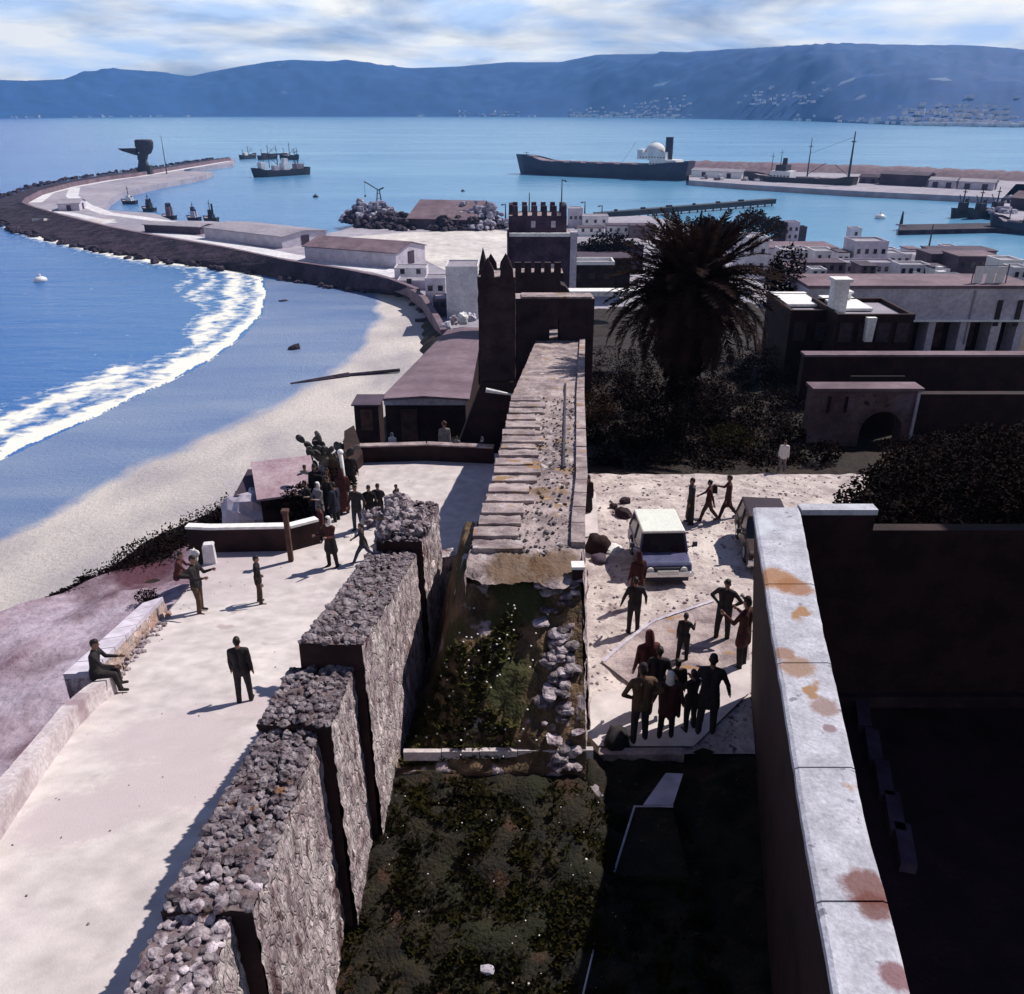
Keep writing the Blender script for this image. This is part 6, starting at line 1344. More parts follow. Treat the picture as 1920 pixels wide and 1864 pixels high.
for i in range(1500):
    y = rnd.uniform(12.25,14.7); x = rnd.uniform(-2.1,.9)
    if noise.noise(Vector((x*1.1,y*1.1,7)))+.25*(-x)-.45*max(0,y-13.6) < -.02: continue
    z = HCAM-h_mound(x,y)-.05; r0 = .05+.1*rnd.random()
    for j in range(8):
        a_ = rnd.random()*6.28; t_ = Vector((math.cos(a_),math.sin(a_)-.3,rnd.uniform(.2,1.4))).normalized()*r0*rnd.uniform(.7,1.4); w_ = Vector((-t_.y,t_.x,0)).normalized()*r0*.28
        b_ = Vector((x,y,z)); s.add([b_, b_+t_*.55+w_, b_+t_, b_+t_*.55-w_], [(0,1,2,3)])
tag(s.build('mound_weeds', LEAFM), 'green brown weeds on the crumbled rampart end', kind='stuff')
# flower heads and pale stones among the weeds
s = MB()
for i in range(110):
    y = 4.4+7.4*rnd.random()**1.0; x = rnd.uniform(-2.7,2.0); r0 = rnd.uniform(.003,.010)*(2.2 if rnd.random() < .08 else 1)*(1.5 if y > 9 else 1)
    s.blob((x,y,gy(x,y)+rnd.uniform(.02,.16)), (r0,r0,r0*.7), 6, 4)
for i in range(70):
    y = rnd.uniform(12.2,14.4); x = rnd.uniform(-1.9,.8); s.blob((x,y,HCAM-h_mound(x,y)+.08), (.022,.022,.016), 6, 4)
tag(s.build('flower_heads', PETAL), 'tiny white flower heads dotted over the weeds', kind='stuff')
for k,(px,py,r0,lb) in enumerate([(1045,1517,.065,'pale pinkish stone among the weeds near the middle of the garden'),(982,1738,.05,'pinkish stone low in the garden weeds'),(914,1818,.11,'largest pale stone at the bottom of the garden'),(838,1385,.12,'pale stone at the foot of the crumbled rampart end'),(1300,1350,.07,'small shiny scrap lying in the shade edge of the yard')]):
    p = P(px,py,(11.75 if k == 0 else 12.05) if k < 3 else (10.85 if k == 3 else 12.0)); o = bpy.data.objects.new('pale_stone', STV[k]); COL.objects.link(o); o.location = p; o.scale = (r0*1.2,r0,r0); tag(o, lb, 'stone')
    if k in (0,1,2): o.data = STV[k].copy(); o.data.materials[0] = LAV
# small bush on top of the terrace ledge and on the parapet, cactus by the gate
p = hit(277,1128,lambda x,y: h_ledge(x,y)); shrub('ledge_bush', p, (.42,.35,.25), 'small dark bush on the ledge behind the edge wall', 700, .07, LEAFD, seed=71, stemh=0)
s = MB()
for i in range(330):
    t = rnd.random()**.8; q = P(0,1168,17.2).lerp(P(470,930,17.5), t) ; q = P(lerp1(t,[0,.3,.7,1],[0,130,320,460]), lerp1(t,[0,.3,.7,1],[1166,1106,1001,934]), 17.2); w_ = .2+.6*sstep(.2,.6,t)
    leaf_cloud(s, (q.x+rnd.uniform(0,1.2)*w_*2,q.y+rnd.uniform(-.3,.3),q.z+.1*w_), (w_,w_,w_*.5), 60, .11, i+300)
for i in range(70):
    x = rnd.uniform(-12,-7.6); y = rnd.uniform(28.5,37.5); leaf_cloud(s, (x,y,HCAM-h_ledge(x,y)+.15), (.6,.6,.4), 120, .12, i+900)
tag(s.build('ledge_scrub', LEAFD), 'dark scrub fringe along the lip of the drop above the beach', kind='stuff')
def cactus(p, H_, label, seed, m):
    r_ = empty('prickly_pear', p, 0, label, 'cactus'); rnd = random.Random(seed)
    pads = [(Vector((0,0,0)), 0, .32)]; nodes = [(Vector((0,0,.0)), Vector((0,0,1)))]
    for i in range(75):
        b_, d = rnd.choice(nodes[-14:]) if len(nodes) > 3 else nodes[0]
        d2 = (d+Vector((rnd.gauss(0,.6),rnd.gauss(0,.4),rnd.uniform(.1,.6)))).normalized(); ln = rnd.uniform(.17,.27)*H_/2
        e = b_+d2*ln*1.7; 
        if e.z > H_: continue
        s = MB(); n_ = 10; sd_ = d2.cross(Vector((rnd.gauss(0,.5),1,0))).normalized(); nn_ = d2.cross(sd_); c = b_+d2*ln*.85; vs = []
        for sg in (-1,1):
            for j in range(n_): a_ = 2*math.pi*j/n_; vs.append(c+d2*math.cos(a_)*ln*.9+sd_*math.sin(a_)*ln*.55*(1+.2*math.cos(a_))+nn_*sg*.03)
        s.add(vs, [tuple(range(n_))[::-1], tuple(range(n_,2*n_))]+[(j,(j+1)%n_,n_+(j+1)%n_,n_+j) for j in range(n_)]); s.build('pad', m, r_, smooth=False); nodes.append((e,d2))
    return r_
CACT = mat('cactus_pad', (.03,.03,.025), (.15,.14,.14), 1.5, coords='obj', bump=.01)
cactus(hit(627,905,h_ter), 2.3, 'grey leaved prickly pear standing in the left corner of the terrace', 1, CACT)
for k,(px,py,hh,rr,lb) in enumerate([(640,915,15.1,.8,'dark spiky bush in the left corner of the terrace behind the robed person'),(575,965,16.0,.9,'dark bush behind the right part of the cross wall'),(530,968,16.3,.8,'dark bush behind the middle of the cross wall'),(660,868,15.4,.7,'dark bush against the sloping buttress')]):
    shrub('terrace_bush', P(px,py,hh), (rr,rr*.8,rr*.8), lb, 1300, .13, LEAFD, seed=80+k)
cactus(P(598,905,16.2), 2.2, 'pale prickly pear at the drop left of the terrace corner', 4, CACT)
p = hit(655,962,h_ter); s = MB(); a_ = at(638,848,p.y); s.tube([(0,0,0),(a_.x-p.x,0,a_.z-p.z)], [.035,.085], 8); s.blob((a_.x-p.x,0,a_.z-p.z), (.13,.13,.12), 8, 6); tag(s.build('white_post', WHITE, loc=p, smooth=True), 'leaning white post among the people at the terrace corner', 'post')
# ---- stones and things in the yard
for k,(px,py,rx,rz,m_,nm,lb) in enumerate([(1121,1033,.42,.42,DARKPL,'earth_heap','dark rounded heap against the rampart in the yard'),(1145,1032,.40,.12,CLOTH_W,'white_tarp','crumpled white tarp beside the dark heap'),(1124,1052,.30,.15,ROOFD,'dark_sack','dark sack in front of the rounded heap'),
        (1168,968,.34,.22,TOWERM,'rock_pile','cluster of dark rocks at the left of the yard'),(1150,952,.16,.12,TOWERM,'rock','small dark rock left of the dark rock cluster'),(1172,943,.2,.16,TOWERM,'rock','dark rock behind the rock cluster'),(1155,1402,.30,.34,CLOTH_D,'dark_bag','black bag standing on the pale ground at the feet of the group')]):
    p = hit(px,py,h_yard); s = MB(); s.blob((0,0,rz*.5),(rx,rx*.8,rz),14,9,k*.7,.35,k+3); tag(s.build(nm, m_, loc=p, smooth=(k in (0,2,6))), lb, nm.split('_')[-1] if k != 3 else 'rocks')
s = MB()
for i in range(1500):
    y = rnd.uniform(13.7,31); x = rnd.uniform(lerp1(y,[13,26,33],[1.5,2.7,3.1]), lerp1(y,[13.5,16,20,26,31],[5.3,7,11,12,14])); r0 = rnd.uniform(.012,.05)*(1.4 if rnd.random() < .15 else 1)
    s.blob((x,y,HCAM-h_yard(x,y)), (r0*1.3,r0,r0*.7), 6, 4, rnd.random()*3, .4, i)
tag(s.build('yard_gravel', STONE), 'loose stones scattered over the yard', kind='stuff')
# pale kerb line curving over the yard and the strip by the rampart
s = MB(); kp_ = [hit(px,py,h_yard) for px,py in [(1130,1245),(1160,1218),(1195,1190),(1222,1170),(1260,1156),(1310,1140),(1345,1128)]]; kp_ = resample(kp_, 30); r_ = empty('yard_kerb', kp_[0], 0, 'thin pale kerb line curving across the yard', 'kerb')
for i in range(0,28,2):
    a_, b_ = kp_[i]-kp_[0], kp_[i+2]-kp_[0]; d = b_-a_; s = MB(); s.box(((a_.x+b_.x)/2,(a_.y+b_.y)/2,(a_.z+b_.z)/2+.03),(d.length-.02,.09,.12),math.atan2(d.y,d.x)); s.build('kerb_stone', LAV, r_)
s = MB(); q = [hit(px,py,h_yard)+Vector((0,0,.05)) for px,py in [(1093,1010),(1122,1005),(1117,925),(1094,920)]]; s.add(q, [(0,1,2,3)]); struct(s.build('path_strip', CONC), 'pale strip of paving beside the rampart')
s = MB(); q = [hit(px,py,h_yard)+Vector((0,0,.056)) for px,py in [(1085,1403),(1300,1403),(1406,1300),(1406,1235),(1330,1262),(1200,1300),(1112,1300)]]; s.add(q, [tuple(range(7))[::-1]]); struct(s.build('paved_apron', CONC), 'smooth pale paving at the near end of the yard')
s = MB(); q = [hit(px,py,h_yard)+Vector((0,0,.062)) for px,py in [(1130,1246),(1196,1191),(1224,1171),(1340,1132),(1400,1150),(1405,1240),(1330,1265),(1200,1300)]]; s.add(q, [tuple(range(8))]); struct(s.build('paved_patch', SLAB), 'greyer paved patch inside the kerb line')
# ================================================================ VEHICLES
def wheel(root, x, y, r, w):
    s = MB(); s.tube([(x-w/2,y,r),(x+w/2,y,r)], r, 18); s.box((x,y,r),(w*.2,.01,.01)); t = s.build('wheel', RUBBER, root)
    s = MB(); sg = 1 if x > 0 else -1; s.tube([(x+sg*(w/2-.02),y,r),(x+sg*(w/2+.01),y,r)], r*.58, 14); s.build('rim', CHROME, t)
def carx(name, p, rz, label, L_, W_, H_, body, roofm, cat, bonnet=.9, windscreen=.35, plate=True):
    """car facing local -y"""
    r_ = empty(name, p, rz, label, cat); hw = W_/2; yb = -L_/2; bz = H_*.54; c0 = yb+bonnet; sill = .22
    def ringbody():
        prof = [(yb,sill),(yb-.03,sill+.25),(yb+.02,bz-.12),(yb+.10,bz-.05),(c0,bz),(L_/2-.05,bz),(L_/2,bz-.3),(L_/2,sill)]
        vs = []; 
        for sx, k in ((-1,1.0),(-1,.96),(1,.96),(1,1.0)): pass
        for sx in (-1,1):
            for (y,z) in prof: vs.append((sx*hw*(.97 if z > bz-.2 else 1.0), y, z))
        n_ = len(prof); F_ = [tuple(range(n_)), tuple(range(2*n_-1,n_-1,-1))]+[(i,n_+i,n_+(i+1)%n_,(i+1)%n_) for i in range(n_)]
        s = MB(); s.add(vs, F_); return s
    s = ringbody(); o = s.build('body', body, r_); bv = o.modifiers.new('b','BEVEL'); bv.width = .05; bv.segments = 2
    gy0, gy1, gt0, gt1 = c0, L_/2-.08, c0+windscreen, L_/2-.35
    s = MB(); s.hexa([(-hw*.94,gy0,bz),(hw*.94,gy0,bz),(hw*.94,gy1,bz),(-hw*.94,gy1,bz)],[(-hw*.82,gt0,H_-.06),(hw*.82,gt0,H_-.06),(hw*.82,gt1,H_-.06),(-hw*.82,gt1,H_-.06)]); s.build('glass_cabin', GLASS, r_)
    s = MB(); s.box((0,(gt0+gt1)/2,H_-.02),(hw*1.72,gt1-gt0+.12,.09)); o = s.build('roof', roofm, r_); bv = o.modifiers.new('b','BEVEL'); bv.width = .04; bv.segments = 3
    for sx in (-1,1):
        for (a_, b_) in ((0,0),(1,1),(.5,.5)):
            y0, y1 = gy0+(gy1-gy0)*a_, gt0+(gt1-gt0)*b_; s = MB(); s.tube([(sx*hw*.945,y0,bz),(sx*hw*.83,y1,H_-.05)], .035, 6); s.build('pillar', body, r_)
        s = MB(); s.tube([(sx*hw*.66,yb-.05,bz-.27),(sx*hw*.66,yb+.0,bz-.27)], .11, 14); s.build('headlight', LAMPG, r_)
        s = MB(); s.box((sx*hw*.9,yb-.01,bz-.45),(.14,.06,.08)); s.build('indicator', LAMPG, r_)
        s = MB(); s.tube([(sx*hw*.9,c0+.12,bz+.05),(sx*(hw+.16),c0+.08,bz+.18)], .018, 5); s.box((sx*(hw+.19),c0+.07,bz+.22),(.14,.05,.15)); s.build('wing_mirror', STEEL, r_)
        for yy in (yb+.72, L_/2-.72): wheel(r_, sx*(hw-.09), yy, .32, .19)
        s = MB(); s.box((sx*(hw+.0),.15,bz-.22),(.02,.16,.035)); s.build('door_handle', CHROME, r_)
    s = MB(); s.box((0,yb-.02,bz-.27),(hw*1.0,.05,.2))
    s.build('grille', STEEL, r_); s = MB(); s.box((0,yb-.1,sill+.16),(W_*1.0,.12,.13)); s.build('bumper', CHROME, r_)
    s = MB(); s.box((0,yb-.04,sill+.02),(W_*.85,.1,.2)); s.build('valance', STEEL, r_)
    s = MB(); s.box((0,yb-.17,sill+.24),(.62,.02,.14)); s.build('number_plate', LAMPG, r_)
    s = MB(); s.tube([(-.3,c0-.02,bz+.03),(.25,c0+.12,bz+.18)], .012, 4); s.build('wiper', STEEL, r_)
    return r_
p = hit(1245,1094,h_yard)
carx('boxy_car', (p.x,p.y+1.25,p.z+.02), R(2), 'boxy dark blue car with a white roof parked in the yard', 2.6, 1.5, 1.34, CARB, CARW, 'car', .62, .2)
p = hit(1420,1062,h_yard); carx('dark_car', (p.x+.42,p.y+1.0,p.z+.02), R(-6), 'dark car half hidden behind the end of the parapet wall', 3.0, 1.45, 1.3, CARD, CARD, 'car', .9, .4)
# ================================================================ PEOPLE
def capsule(s, p0, p1, r0, r1, n=10, flat=1.0, fdir=None):
    p0, p1 = Vector(p0), Vector(p1); d = p1-p0; L_ = max(d.length, 1e-4); d = d/L_ if L_ > 1e-3 else Vector((0,0,1))
    a_ = Vector((1,0,0)) if abs(d.x) < .8 else Vector((0,1,0)); a_ = (a_-d*a_.dot(d)).normalized(); b_ = d.cross(a_); rings = []
    for k in range(4): t = math.pi/2*(1-k/3.5); rings.append((p0-d*math.sin(t)*r0, math.cos(t)*r0+1e-4))
    rings.append((p0, r0)); rings.append((p1, r1))
    for k in range(1,5): t = math.pi/2*(k/4.2); rings.append((p1+d*math.sin(t)*r1, math.cos(t)*r1+1e-4))
    o = len(s.v)
    for c, r in rings:
        for j in range(n): an = 2*math.pi*j/n; s.v.append(tuple(c+a_*math.cos(an)*r+b_*math.sin(an)*r*flat))
    m = len(rings); fs = [(o+i*n+j, o+i*n+(j+1)%n, o+(i+1)*n+(j+1)%n, o+(i+1)*n+j) for i in range(m-1) for j in range(n)]
    fs += [tuple(o+j for j in range(n-1,-1,-1)), tuple(o+(m-1)*n+j for j in range(n))]; s.f += fs; s.m += [0]*len(fs)
def rotv(v, ax, a): return Matrix.Rotation(a, 3, ax) @ v
PMATS = {}
def person(p, h, heading, label, top='D', legs='D', pose='stand', arms='down', garb='jacket', hat=None, turn=0, lean=0, vox=.017, group=None, skinny=1.0, hold=None):
    prims = []                                     # (p0,p1,r0,r1,tag)
    def C(a_, b_, r0, r1, t): prims.append((Vector(a_), Vector(b_), r0, r1, t))
    u = h; hip = Vector((0,0,.50*u)); thigh, shin = .245*u, .235*u
    leg = {'stand': [(-3,4),(3,6)], 'walk': [(22,8),(-18,22)], 'stride': [(32,10),(-26,18)], 'sit': [(86,84),(80,70)], 'ease': [(-2,2),(10,16)]}[pose]
    if pose == 'sit': hip = Vector((0,0,.285*u))
    feet = []
    for sg, (a_, b_) in zip((-1,1), leg):
        j0 = hip+Vector((sg*.052*u, 0, 0)); spread = R(3.5)*sg
        d1 = rotv(Vector((0,0,-1)), 'X', R(a_)); d1 = rotv(d1, 'Y', -spread); kn = j0+d1*thigh
        d2 = rotv(Vector((0,0,-1)), 'X', R(a_-b_)); d2 = rotv(d2, 'Y', -spread*.6); an = kn+d2*shin
        C(j0, kn, .060*u, .043*u, 'legs'); C(kn, an, .043*u, .034*u, 'legs')
        C(kn.lerp(an,.1)+Vector((0,-.008*u,0)), kn.lerp(an,.45)+Vector((0,-.008*u,0)), .036*u, .033*u, 'legs')
        fd = Vector((0,1,0)) if a_-b_ > -30 else rotv(Vector((0,1,0)),'X',R(-25)); heel = an+Vector((0,-.018*u,-.012*u)); C(heel, an+fd*.085*u+Vector((sg*.012*u,0,-.018*u)), .024*u, .021*u, 'shoe'); feet.append(an)
    zmin = min(f.z for f in feet)-.038*u
    # torso
    up = rotv(Vector((0,0,1)), 'X', -R(lean)); T = lambda z, x=0, y=0: hip+up*(z*u)+Vector((x*u,y*u,0))
    w_ = 1.0*skinny
    for sg in (-1,1):
        C(T(.0,sg*.040*w_), T(.13,sg*.036*w_), .062*u*w_, .058*u*w_, 'top'); C(T(.13,sg*.036*w_), T(.27,sg*.055*w_,.0), .058*u*w_, .062*u*w_, 'top')
        C(T(.31,sg*.02), T(.300,sg*.098*w_), .045*u, .040*u, 'top')
    C(T(.02),T(-.03),.075*u*w_,.07*u*w_,'top' if garb != 'shirt' else 'legs')
    if garb == 'jacket':
        for sg in (-1,1): C(T(.05,sg*.042),T(-.045,sg*.045),.070*u,.066*u,'top')
    if garb in ('robe','skirt','coat'):
        bot = {'robe': .47, 'skirt': .24, 'coat': .20}[garb]; wd = {'robe': .080, 'skirt': .085, 'coat': .070}[garb]
        for sg in (-1,0,1):
            C(T(.10,sg*.035), T(-bot+wd, sg*.055, .0), .062*u, wd*u, 'top' if garb != 'skirt' else 'legs')
    C(T(.33),T(.385,0,.008),.034*u,.030*u,'skin')
    hc = T(.435,0,.012); hd = Matrix.Rotation(R(turn),3,'Z')
    def HV(x,y,z): return hc+hd@Vector((x*u,y*u,z*u))
    C(HV(0,.002,-.018),HV(0,.0,.018),.043*u,.046*u,'skin'); C(HV(0,.028,-.035),HV(0,.020,-.01),.026*u,.03*u,'skin')
    C(HV(0,.045,-.004),HV(0,.056,-.014),.007*u,.010*u,'skin'); C(HV(0,.042,.010),HV(0,.046,.012),.012*u,.01*u,'skin')
    for sg in (-1,1): C(HV(sg*.045,-.002,.0),HV(sg*.047,-.004,-.014),.009*u,.008*u,'skin'); C(HV(sg*.016,.040,.008),HV(sg*.018,.041,.006),.007*u,.007*u,'hair')
    C(HV(-.012,.044,-.030),HV(.012,.044,-.030),.006*u,.006*u,'hair')
    C(HV(0,-.012,.022),HV(0,.006,.030),.046*u,.044*u,'hair'); C(HV(0,-.018,-.01),HV(0,-.016,.02),.040*u,.043*u,'hair')
    if hat == 'cap': C(HV(0,0,.05),HV(0,0,.056),.046*u,.044*u,'hat'); C(HV(0,.04,.045),HV(0,.066,.040),.022*u,.016*u,'hat')
    if hat == 'hood': C(HV(0,-.02,.0),HV(0,-.012,.045),.056*u,.048*u,'top'); C(HV(0,-.03,.05),HV(0,-.045,.105),.035*u,.010*u,'top'); C(HV(0,-.03,-.06),HV(0,-.02,0),.055*u,.055*u,'top')
    if hat == 'scarf': C(HV(0,-.014,-.03),HV(0,-.006,.03),.055*u,.052*u,'hat'); C(HV(0,-.01,-.08),HV(0,-.01,-.03),.055*u,.05*u,'hat')
    if hat == 'brim': C(HV(0,0,.055),HV(0,0,.075),.044*u,.040*u,'hat'); C(HV(-.03,0,.045),HV(.03,0,.045),.042*u,.042*u,'hat')
    # arms
    AR = {'down': [(4,7,12),(-3,8,14)], 'out': [(6,20,16),(2,24,22)], 'akimbo': [(-12,38,-1),(-12,38,-1)], 'pockets': [(-12,16,42),(-12,16,42)], 'hold': [(28,8,85),(26,8,82)], 'swing': [(-26,8,10),(28,8,26)], 'one': [(2,8,12),(28,20,70)], 'lap': [(30,6,50),(34,6,46)], 'back': [(-22,12,20),(-22,12,20)]}[arms]
    hands = []
    for sg, (f_, o_, e_) in zip((-1,1), AR):
        sh = T(.302, sg*.108*w_); d1 = rotv(Vector((0,0,-1)),'X',R(f_)); d1 = rotv(d1,'Y',-R(o_)*sg); el = sh+d1*.175*u
        if e_ == -1: d2 = Vector((-sg*.75, .25, -.55)).normalized()
        else: d2 = rotv(Vector((0,0,-1)),'X',R(f_+e_)); d2 = rotv(d2,'Y',-R(o_*.4)*sg)
        wr = el+d2*.145*u; C(sh,el,.034*u,.027*u,'top'); C(el,wr,.028*u,.020*u,'top'); hn = wr+d2*.048*u; C(wr+d2*.012*u,hn,.018*u,.019*u,'skin'); hands.append((wr,d2,sg))
    for q in prims: pass
    s = MB()
    for a_, b_, r0, r1, t in prims: capsule(s, a_, b_, r0, r1)
    me = bpy.data.meshes.new('person'); me.from_pydata([tuple(v) for v in s.v], [], s.f); me.update()
    tmp = bpy.data.objects.new('tmp', me); COL.objects.link(tmp); md = tmp.modifiers.new('r','REMESH'); md.mode = 'VOXEL'; md.voxel_size = vox; md.use_smooth_shade = True
    sm2 = tmp.modifiers.new('s','SMOOTH'); sm2.factor = .5; sm2.iterations = 2
    dg = bpy.context.evaluated_depsgraph_get(); m2 = bpy.data.meshes.new_from_object(tmp.evaluated_get(dg)); bpy.data.objects.remove(tmp); bpy.data.meshes.remove(me)
    n = len(m2.polygons); cen = np.empty(n*3, np.float32); m2.polygons.foreach_get('center', cen); cen = cen.reshape(-1,3)
    best = np.full(n, 1e9); idx = np.zeros(n, int); order = ['top','legs','skin','hair','shoe','hat']
    # soft folds in the cloth
    for a_, b_, r0, r1, t in prims:
        A = np.array(a_); d = np.array(b_)-A; L2 = max(float(d@d), 1e-8); k = np.clip(((cen-A)@d)/L2, 0, 1); ds = np.linalg.norm(cen-A-k[:,None]*d, axis=1)-(r0+(r1-r0)*k)
        up_ = ds < best; best[up_] = ds[up_]; idx[up_] = order.index(t)
    m2.materials.clear()
    MM = {'D': CLOTH_D, 'R': CLOTH_R, 'B': CLOTH_B, 'N': CLOTH_N, 'W': CLOTH_W, 'G': CLOTH_G}
    hm = MM[hat_col(hat, top)]
    for m_ in (MM[top], MM[legs], SKIN, HAIR, SHOE, hm): m2.materials.append(m_)
    # fingers, joined to the same mesh
    f = MB()
    for wr, d2, sg in hands:
        base = wr+d2*.052*u; side = Vector((0,1,0)); side = (side-d2*side.dot(d2)).normalized(); inw = d2.cross(side)*sg
        for k, ln in enumerate((.040,.046,.043,.033)):
            b_ = base+side*(k-1.5)*-.0105*u; m_ = b_+d2*ln*.5*u; e = m_+(d2+inw*.35).normalized()*ln*.5*u; f.tube([b_-d2*.01*u,m_,e], [.0058*u,.0052*u,.0038*u], 6)
        th = wr+d2*.028*u+side*.016*u; f.tube([th,th+(d2+side*.9).normalized()*.022*u,th+(d2*1.2+side*.5).normalized()*.042*u], [.0075*u,.0065*u,.0045*u], 6)
    if hold == 'bag':
        wr, d2, sg = hands[1]
    vs = [tuple(v.co) for v in m2.vertices]; fs = [tuple(pl.vertices) for pl in m2.polygons]; o0 = len(vs)
    vs += [tuple(v) for v in f.v]; fs += [tuple(i+o0 for i in q) for q in f.f]
    me = bpy.data.meshes.new('person'); me.from_pydata(vs, [], fs)
    for m_ in m2.materials: me.materials.append(m_)
    me.polygons.foreach_set('material_index', np.concatenate([idx, np.full(len(f.f), 2)]).astype(np.int32)); me.polygons.foreach_set('use_smooth', [True]*len(fs)); me.update(); bpy.data.meshes.remove(m2)
    V_ = np.empty(len(me.vertices)*3, np.float32); me.vertices.foreach_get('co', V_); V_ = V_.reshape(-1,3)
    zz = V_[:,2].min() if pose != 'sit' else zmin
    V_[:,2] -= zz
    fold = np.array([.006*noise.noise(Vector((float(v[0])*14,float(v[1])*14,float(v[2])*7))) for v in V_[::1]]) if vox < .02 else 0
    if vox < .02: V_[:,1] += fold; V_[:,0] += fold*.7
    me.vertices.foreach_set('co', V_.ravel()); me.update()
    o = obj('person', me); o.location = p; o.rotation_euler = (0,0,R(heading)); tag(o, label, 'person', group)
    if hold == 'bag':
        wr, d2, sg = hands[1]; q = wr+d2*.08*u-Vector((0,0,zz)); s = MB(); s.box((q.x,q.y,q.z-.17),(.10,.30,.26),0,0,.85); s.tube([(q.x,q.y-.09,q.z-.05),(q.x,q.y,q.z+.03),(q.x,q.y+.09,q.z-.05)],.012,5); b_ = s.build('handbag', CLOTH_D); b_.location = p; b_.rotation_euler = o.rotation_euler; tag(b_, 'dark handbag hanging from the hand of '+label[:40].rsplit(' ',1)[0], 'bag')
    return o
def hat_col(hat, top): return {'cap': 'D', 'brim': 'B', 'scarf': 'W'}.get(hat, top)
def who(px, fy, hy, heading, label, hf=h_ter, **k):
    p = hit(px, fy, hf); T = at(px, hy, p.y); h = min(1.92, max(1.35, T.z-p.z)); return person(p-Vector((0,0,.01)), h, heading, label, vox=.016 if p.y < 27 else .022, **k)
# heading 0 faces away from the camera (+y); 180 faces it
who(461,1314,1197,8,'person in dark jacket and trousers standing alone on the terrace with his back to us', arms='down')
who(490,1131,1043,-75,'person in dark jacket and tan trousers standing in front of the cross wall', legs='B', arms='pockets')
who(377,1148,1003,-100,'tall person in dark clothes standing by the edge wall', top='D', legs='B', arms='hold', pose='ease')
p = hit(343,1104,h_ter); person(Vector((p.x-.1,p.y,p.z)), 1.7, -80, 'person in maroon sitting on the edge wall beside the tall standing man', top='R', legs='D', pose='sit', arms='lap', lean=14)
p = hit(208,1303,h_ter); person(Vector((p.x-.32,p.y+.15,p.z)), 1.75, -78, 'person in dark clothes sitting on the end of the bench wall', pose='sit', arms='lap', lean=8)
who(624,1063,948,150,'woman like figure in a dark flared coat before the end of the cross wall', garb='skirt', hat='scarf', top='R', legs='D', arms='hold')
who(646,963,872,20,'person in a long maroon robe standing at the terrace corner by the white post', garb='robe', top='R', arms='down', hat='hood')
who(672,995,888,160,'broad person in dark coat and navy trousers right of the white post', top='D', legs='N', arms='pockets', skinny=1.08)
who(696,988,910,200,'person in dark jacket left of a chatting pair on the terrace', arms='hold', pose='ease')
who(713,984,907,165,'person in dark jacket right of the chatting pair on the terrace', arms='pockets')
who(745,966,907,-120,'lone person in dark jacket walking near the far right of the terrace', pose='walk', arms='swing')
who(682,1052,978,100,'person in dark clothes striding past the end of the rubble wall', pose='stride', arms='swing', legs='N')
who(603,985,905,140,'person with pale scarf at the drop behind the cross wall', hf=lambda x,y: 15.6, top='G', hat='scarf', garb='coat', arms='hold')
who(620,968,893,200,'person in dark coat among the group behind the cross wall end', hf=lambda x,y: 15.3, garb='coat', top='D', arms='down')
who(606,1015,948,120,'person in maroon coat half hidden behind the cross wall end', hf=lambda x,y: 15.0, garb='coat', top='R')
who(738,862,812,170,'person in white clothes behind the railing wall on its left', hf=lambda x,y: 15.6, top='W', legs='W', hat='scarf', garb='robe')
who(835,862,792,190,'person in pale pinkish clothes behind the middle of the railing wall', hf=lambda x,y: 15.6, top='G', legs='G', hat='brim')
who(858,866,826,150,'small figure in grey behind the end wall near the dark turret', hf=lambda x,y: 15.8, top='G', legs='D')
who(905,868,822,150,'person in dark clothes with a pale headscarf nearest the dark turret', hf=lambda x,y: 15.8, top='D', hat='scarf')
h15 = lambda x,y: 15.2
who(634,925,850,170,'person in brown jacket in the crowd just left of the white post', top='B', hf=h15)
who(596,948,872,200,'person in dark robe at the far left of the terrace crowd', hf=lambda x,y: 15.7, garb='robe', hat='hood')
who(612,935,862,130,'person in grey jacket in the middle of the terrace crowd', hf=lambda x,y: 15.5, top='G', arms='hold')
who(660,925,848,190,'person in dark jacket in the crowd just right of the white post', hf=h15, arms='pockets')
who(586,972,900,110,'stooping person in dark coat at the seaward edge behind the cross wall', hf=lambda x,y: 15.9, garb='coat', arms='hold', lean=12)
who(632,985,905,60,'person in navy coat beside the right end of the cross wall', hf=lambda x,y: 15.0, top='N', garb='coat')
who(618,948,878,250,'short person in brown in the thick of the terrace crowd', hf=lambda x,y: 15.4, top='B', legs='D', arms='pockets')
who(578,940,872,160,'person in pale jacket farthest out at the seaward edge', hf=lambda x,y: 16.2, top='G', legs='D')
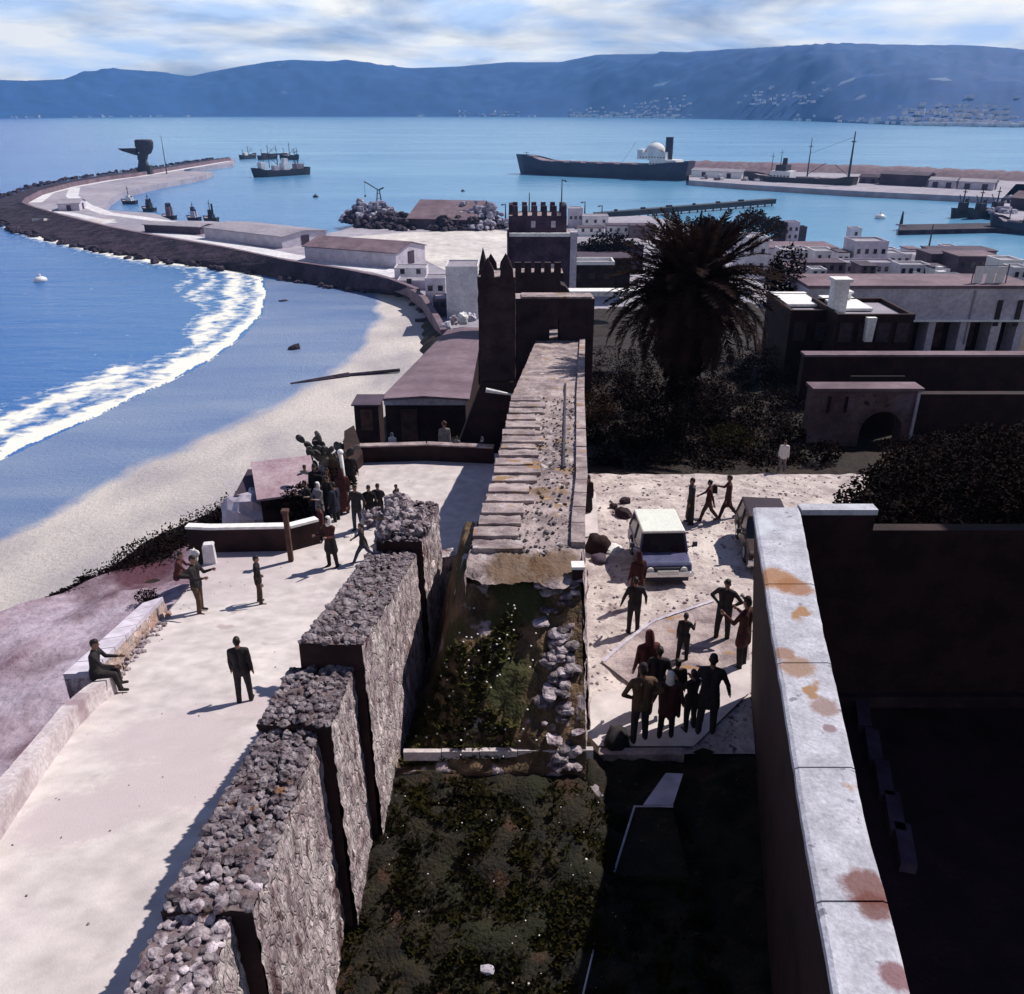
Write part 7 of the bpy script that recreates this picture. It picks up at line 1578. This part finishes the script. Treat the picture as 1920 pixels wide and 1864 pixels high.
# yard
Y = dict(hf=h_yard)
who(1186,1185,1084,5,'person in dark suit standing with arms out in front of the boxy car', arms='out', pose='stand', **Y)
who(1192,1135,1037,20,'hooded person in maroon standing just behind the man by the car', garb='coat', top='R', hat='hood', **Y)
who(1352,1200,1087,150,'person with hands on hips talking to the woman by the parapet wall', arms='akimbo', pose='ease', **Y)
who(1387,1250,1103,40,'woman in a long maroon coat and beret standing close to the parapet wall', garb='coat', top='R', hat='cap', arms='hold', **Y)
who(1278,1240,1151,-20,'slim person holding a pale paper in the middle of the yard', arms='one', skinny=.85, **Y)
who(1292,981,897,90,'person in a full length dark robe leftmost of three at the top of the yard', garb='robe', arms='down', top='D', legs='D', **Y)
who(1325,977,899,75,'person walking in maroon jacket and brown trousers in the middle of three', top='R', legs='B', pose='walk', arms='swing', **Y)
who(1361,972,890,80,'person in a dark maroon coat carrying a bag rightmost of three', top='R', legs='D', garb='coat', pose='walk', arms='one', hold='bag', **Y)
who(1465,884,858,170,'small distant person in white at the dark edge of the yard', top='W', legs='G', **Y)
who(1101,962,893,180,'person in a narrow dark robe standing against the rampart wall', garb='robe', hat='hood', skinny=.85, **Y)
hy2 = lambda x,y: 11.9
G = dict(hf=hy2, group=None)
who(1197,1386,1250,10,'person in brown coat and flat cap with elbow out leftmost in the near group', top='B', hat='cap', arms='akimbo', garb='jacket', skinny=1.1, hf=hy2)
who(1247,1380,1262,-10,'broad person in maroon coat with pale collar second in the near group', top='R', arms='pockets', garb='coat', hat='scarf', skinny=1.15, hf=hy2)
who(1291,1366,1258,20,'slim person in dark olive clothes third in the near group', skinny=.85, arms='hold', hf=hy2)
who(1322,1372,1212,-15,'tall person in long dark coat with one arm out rightmost in the near group', garb='coat', arms='out', hf=hy2)
who(1208,1320,1186,15,'tall hooded person in maroon robe behind the near group', garb='robe', top='R', hat='hood', hf=lambda x,y: 12.0)
who(1228,1335,1215,-5,'person in dark jacket behind the middle of the near group', top='D', arms='pockets', hf=lambda x,y: 12.0)
who(1262,1345,1238,10,'person in brown jacket partly hidden in the near group', top='B', hf=lambda x,y: 12.0)
# ================================================================ HAZE
hz = MB(); hz.box((0,4560,394),(17800,9400,800)); HZ = bpy.data.materials.new('haze_air'); HZ.use_nodes = True; N, L = HZ.node_tree.nodes, HZ.node_tree.links; N.clear()
ou = N.new('ShaderNodeOutputMaterial'); pv = N.new('ShaderNodeVolumePrincipled'); pv.inputs['Color'].default_value = (.20,.48,1,1); pv.inputs['Density'].default_value = 0.9e-4; pv.inputs['Anisotropy'].default_value = 0.0
L.new(pv.outputs[0], ou.inputs['Volume']); o = hz.build('haze', HZ); tag(o, 'pale blue sea haze over the bay', kind='stuff')
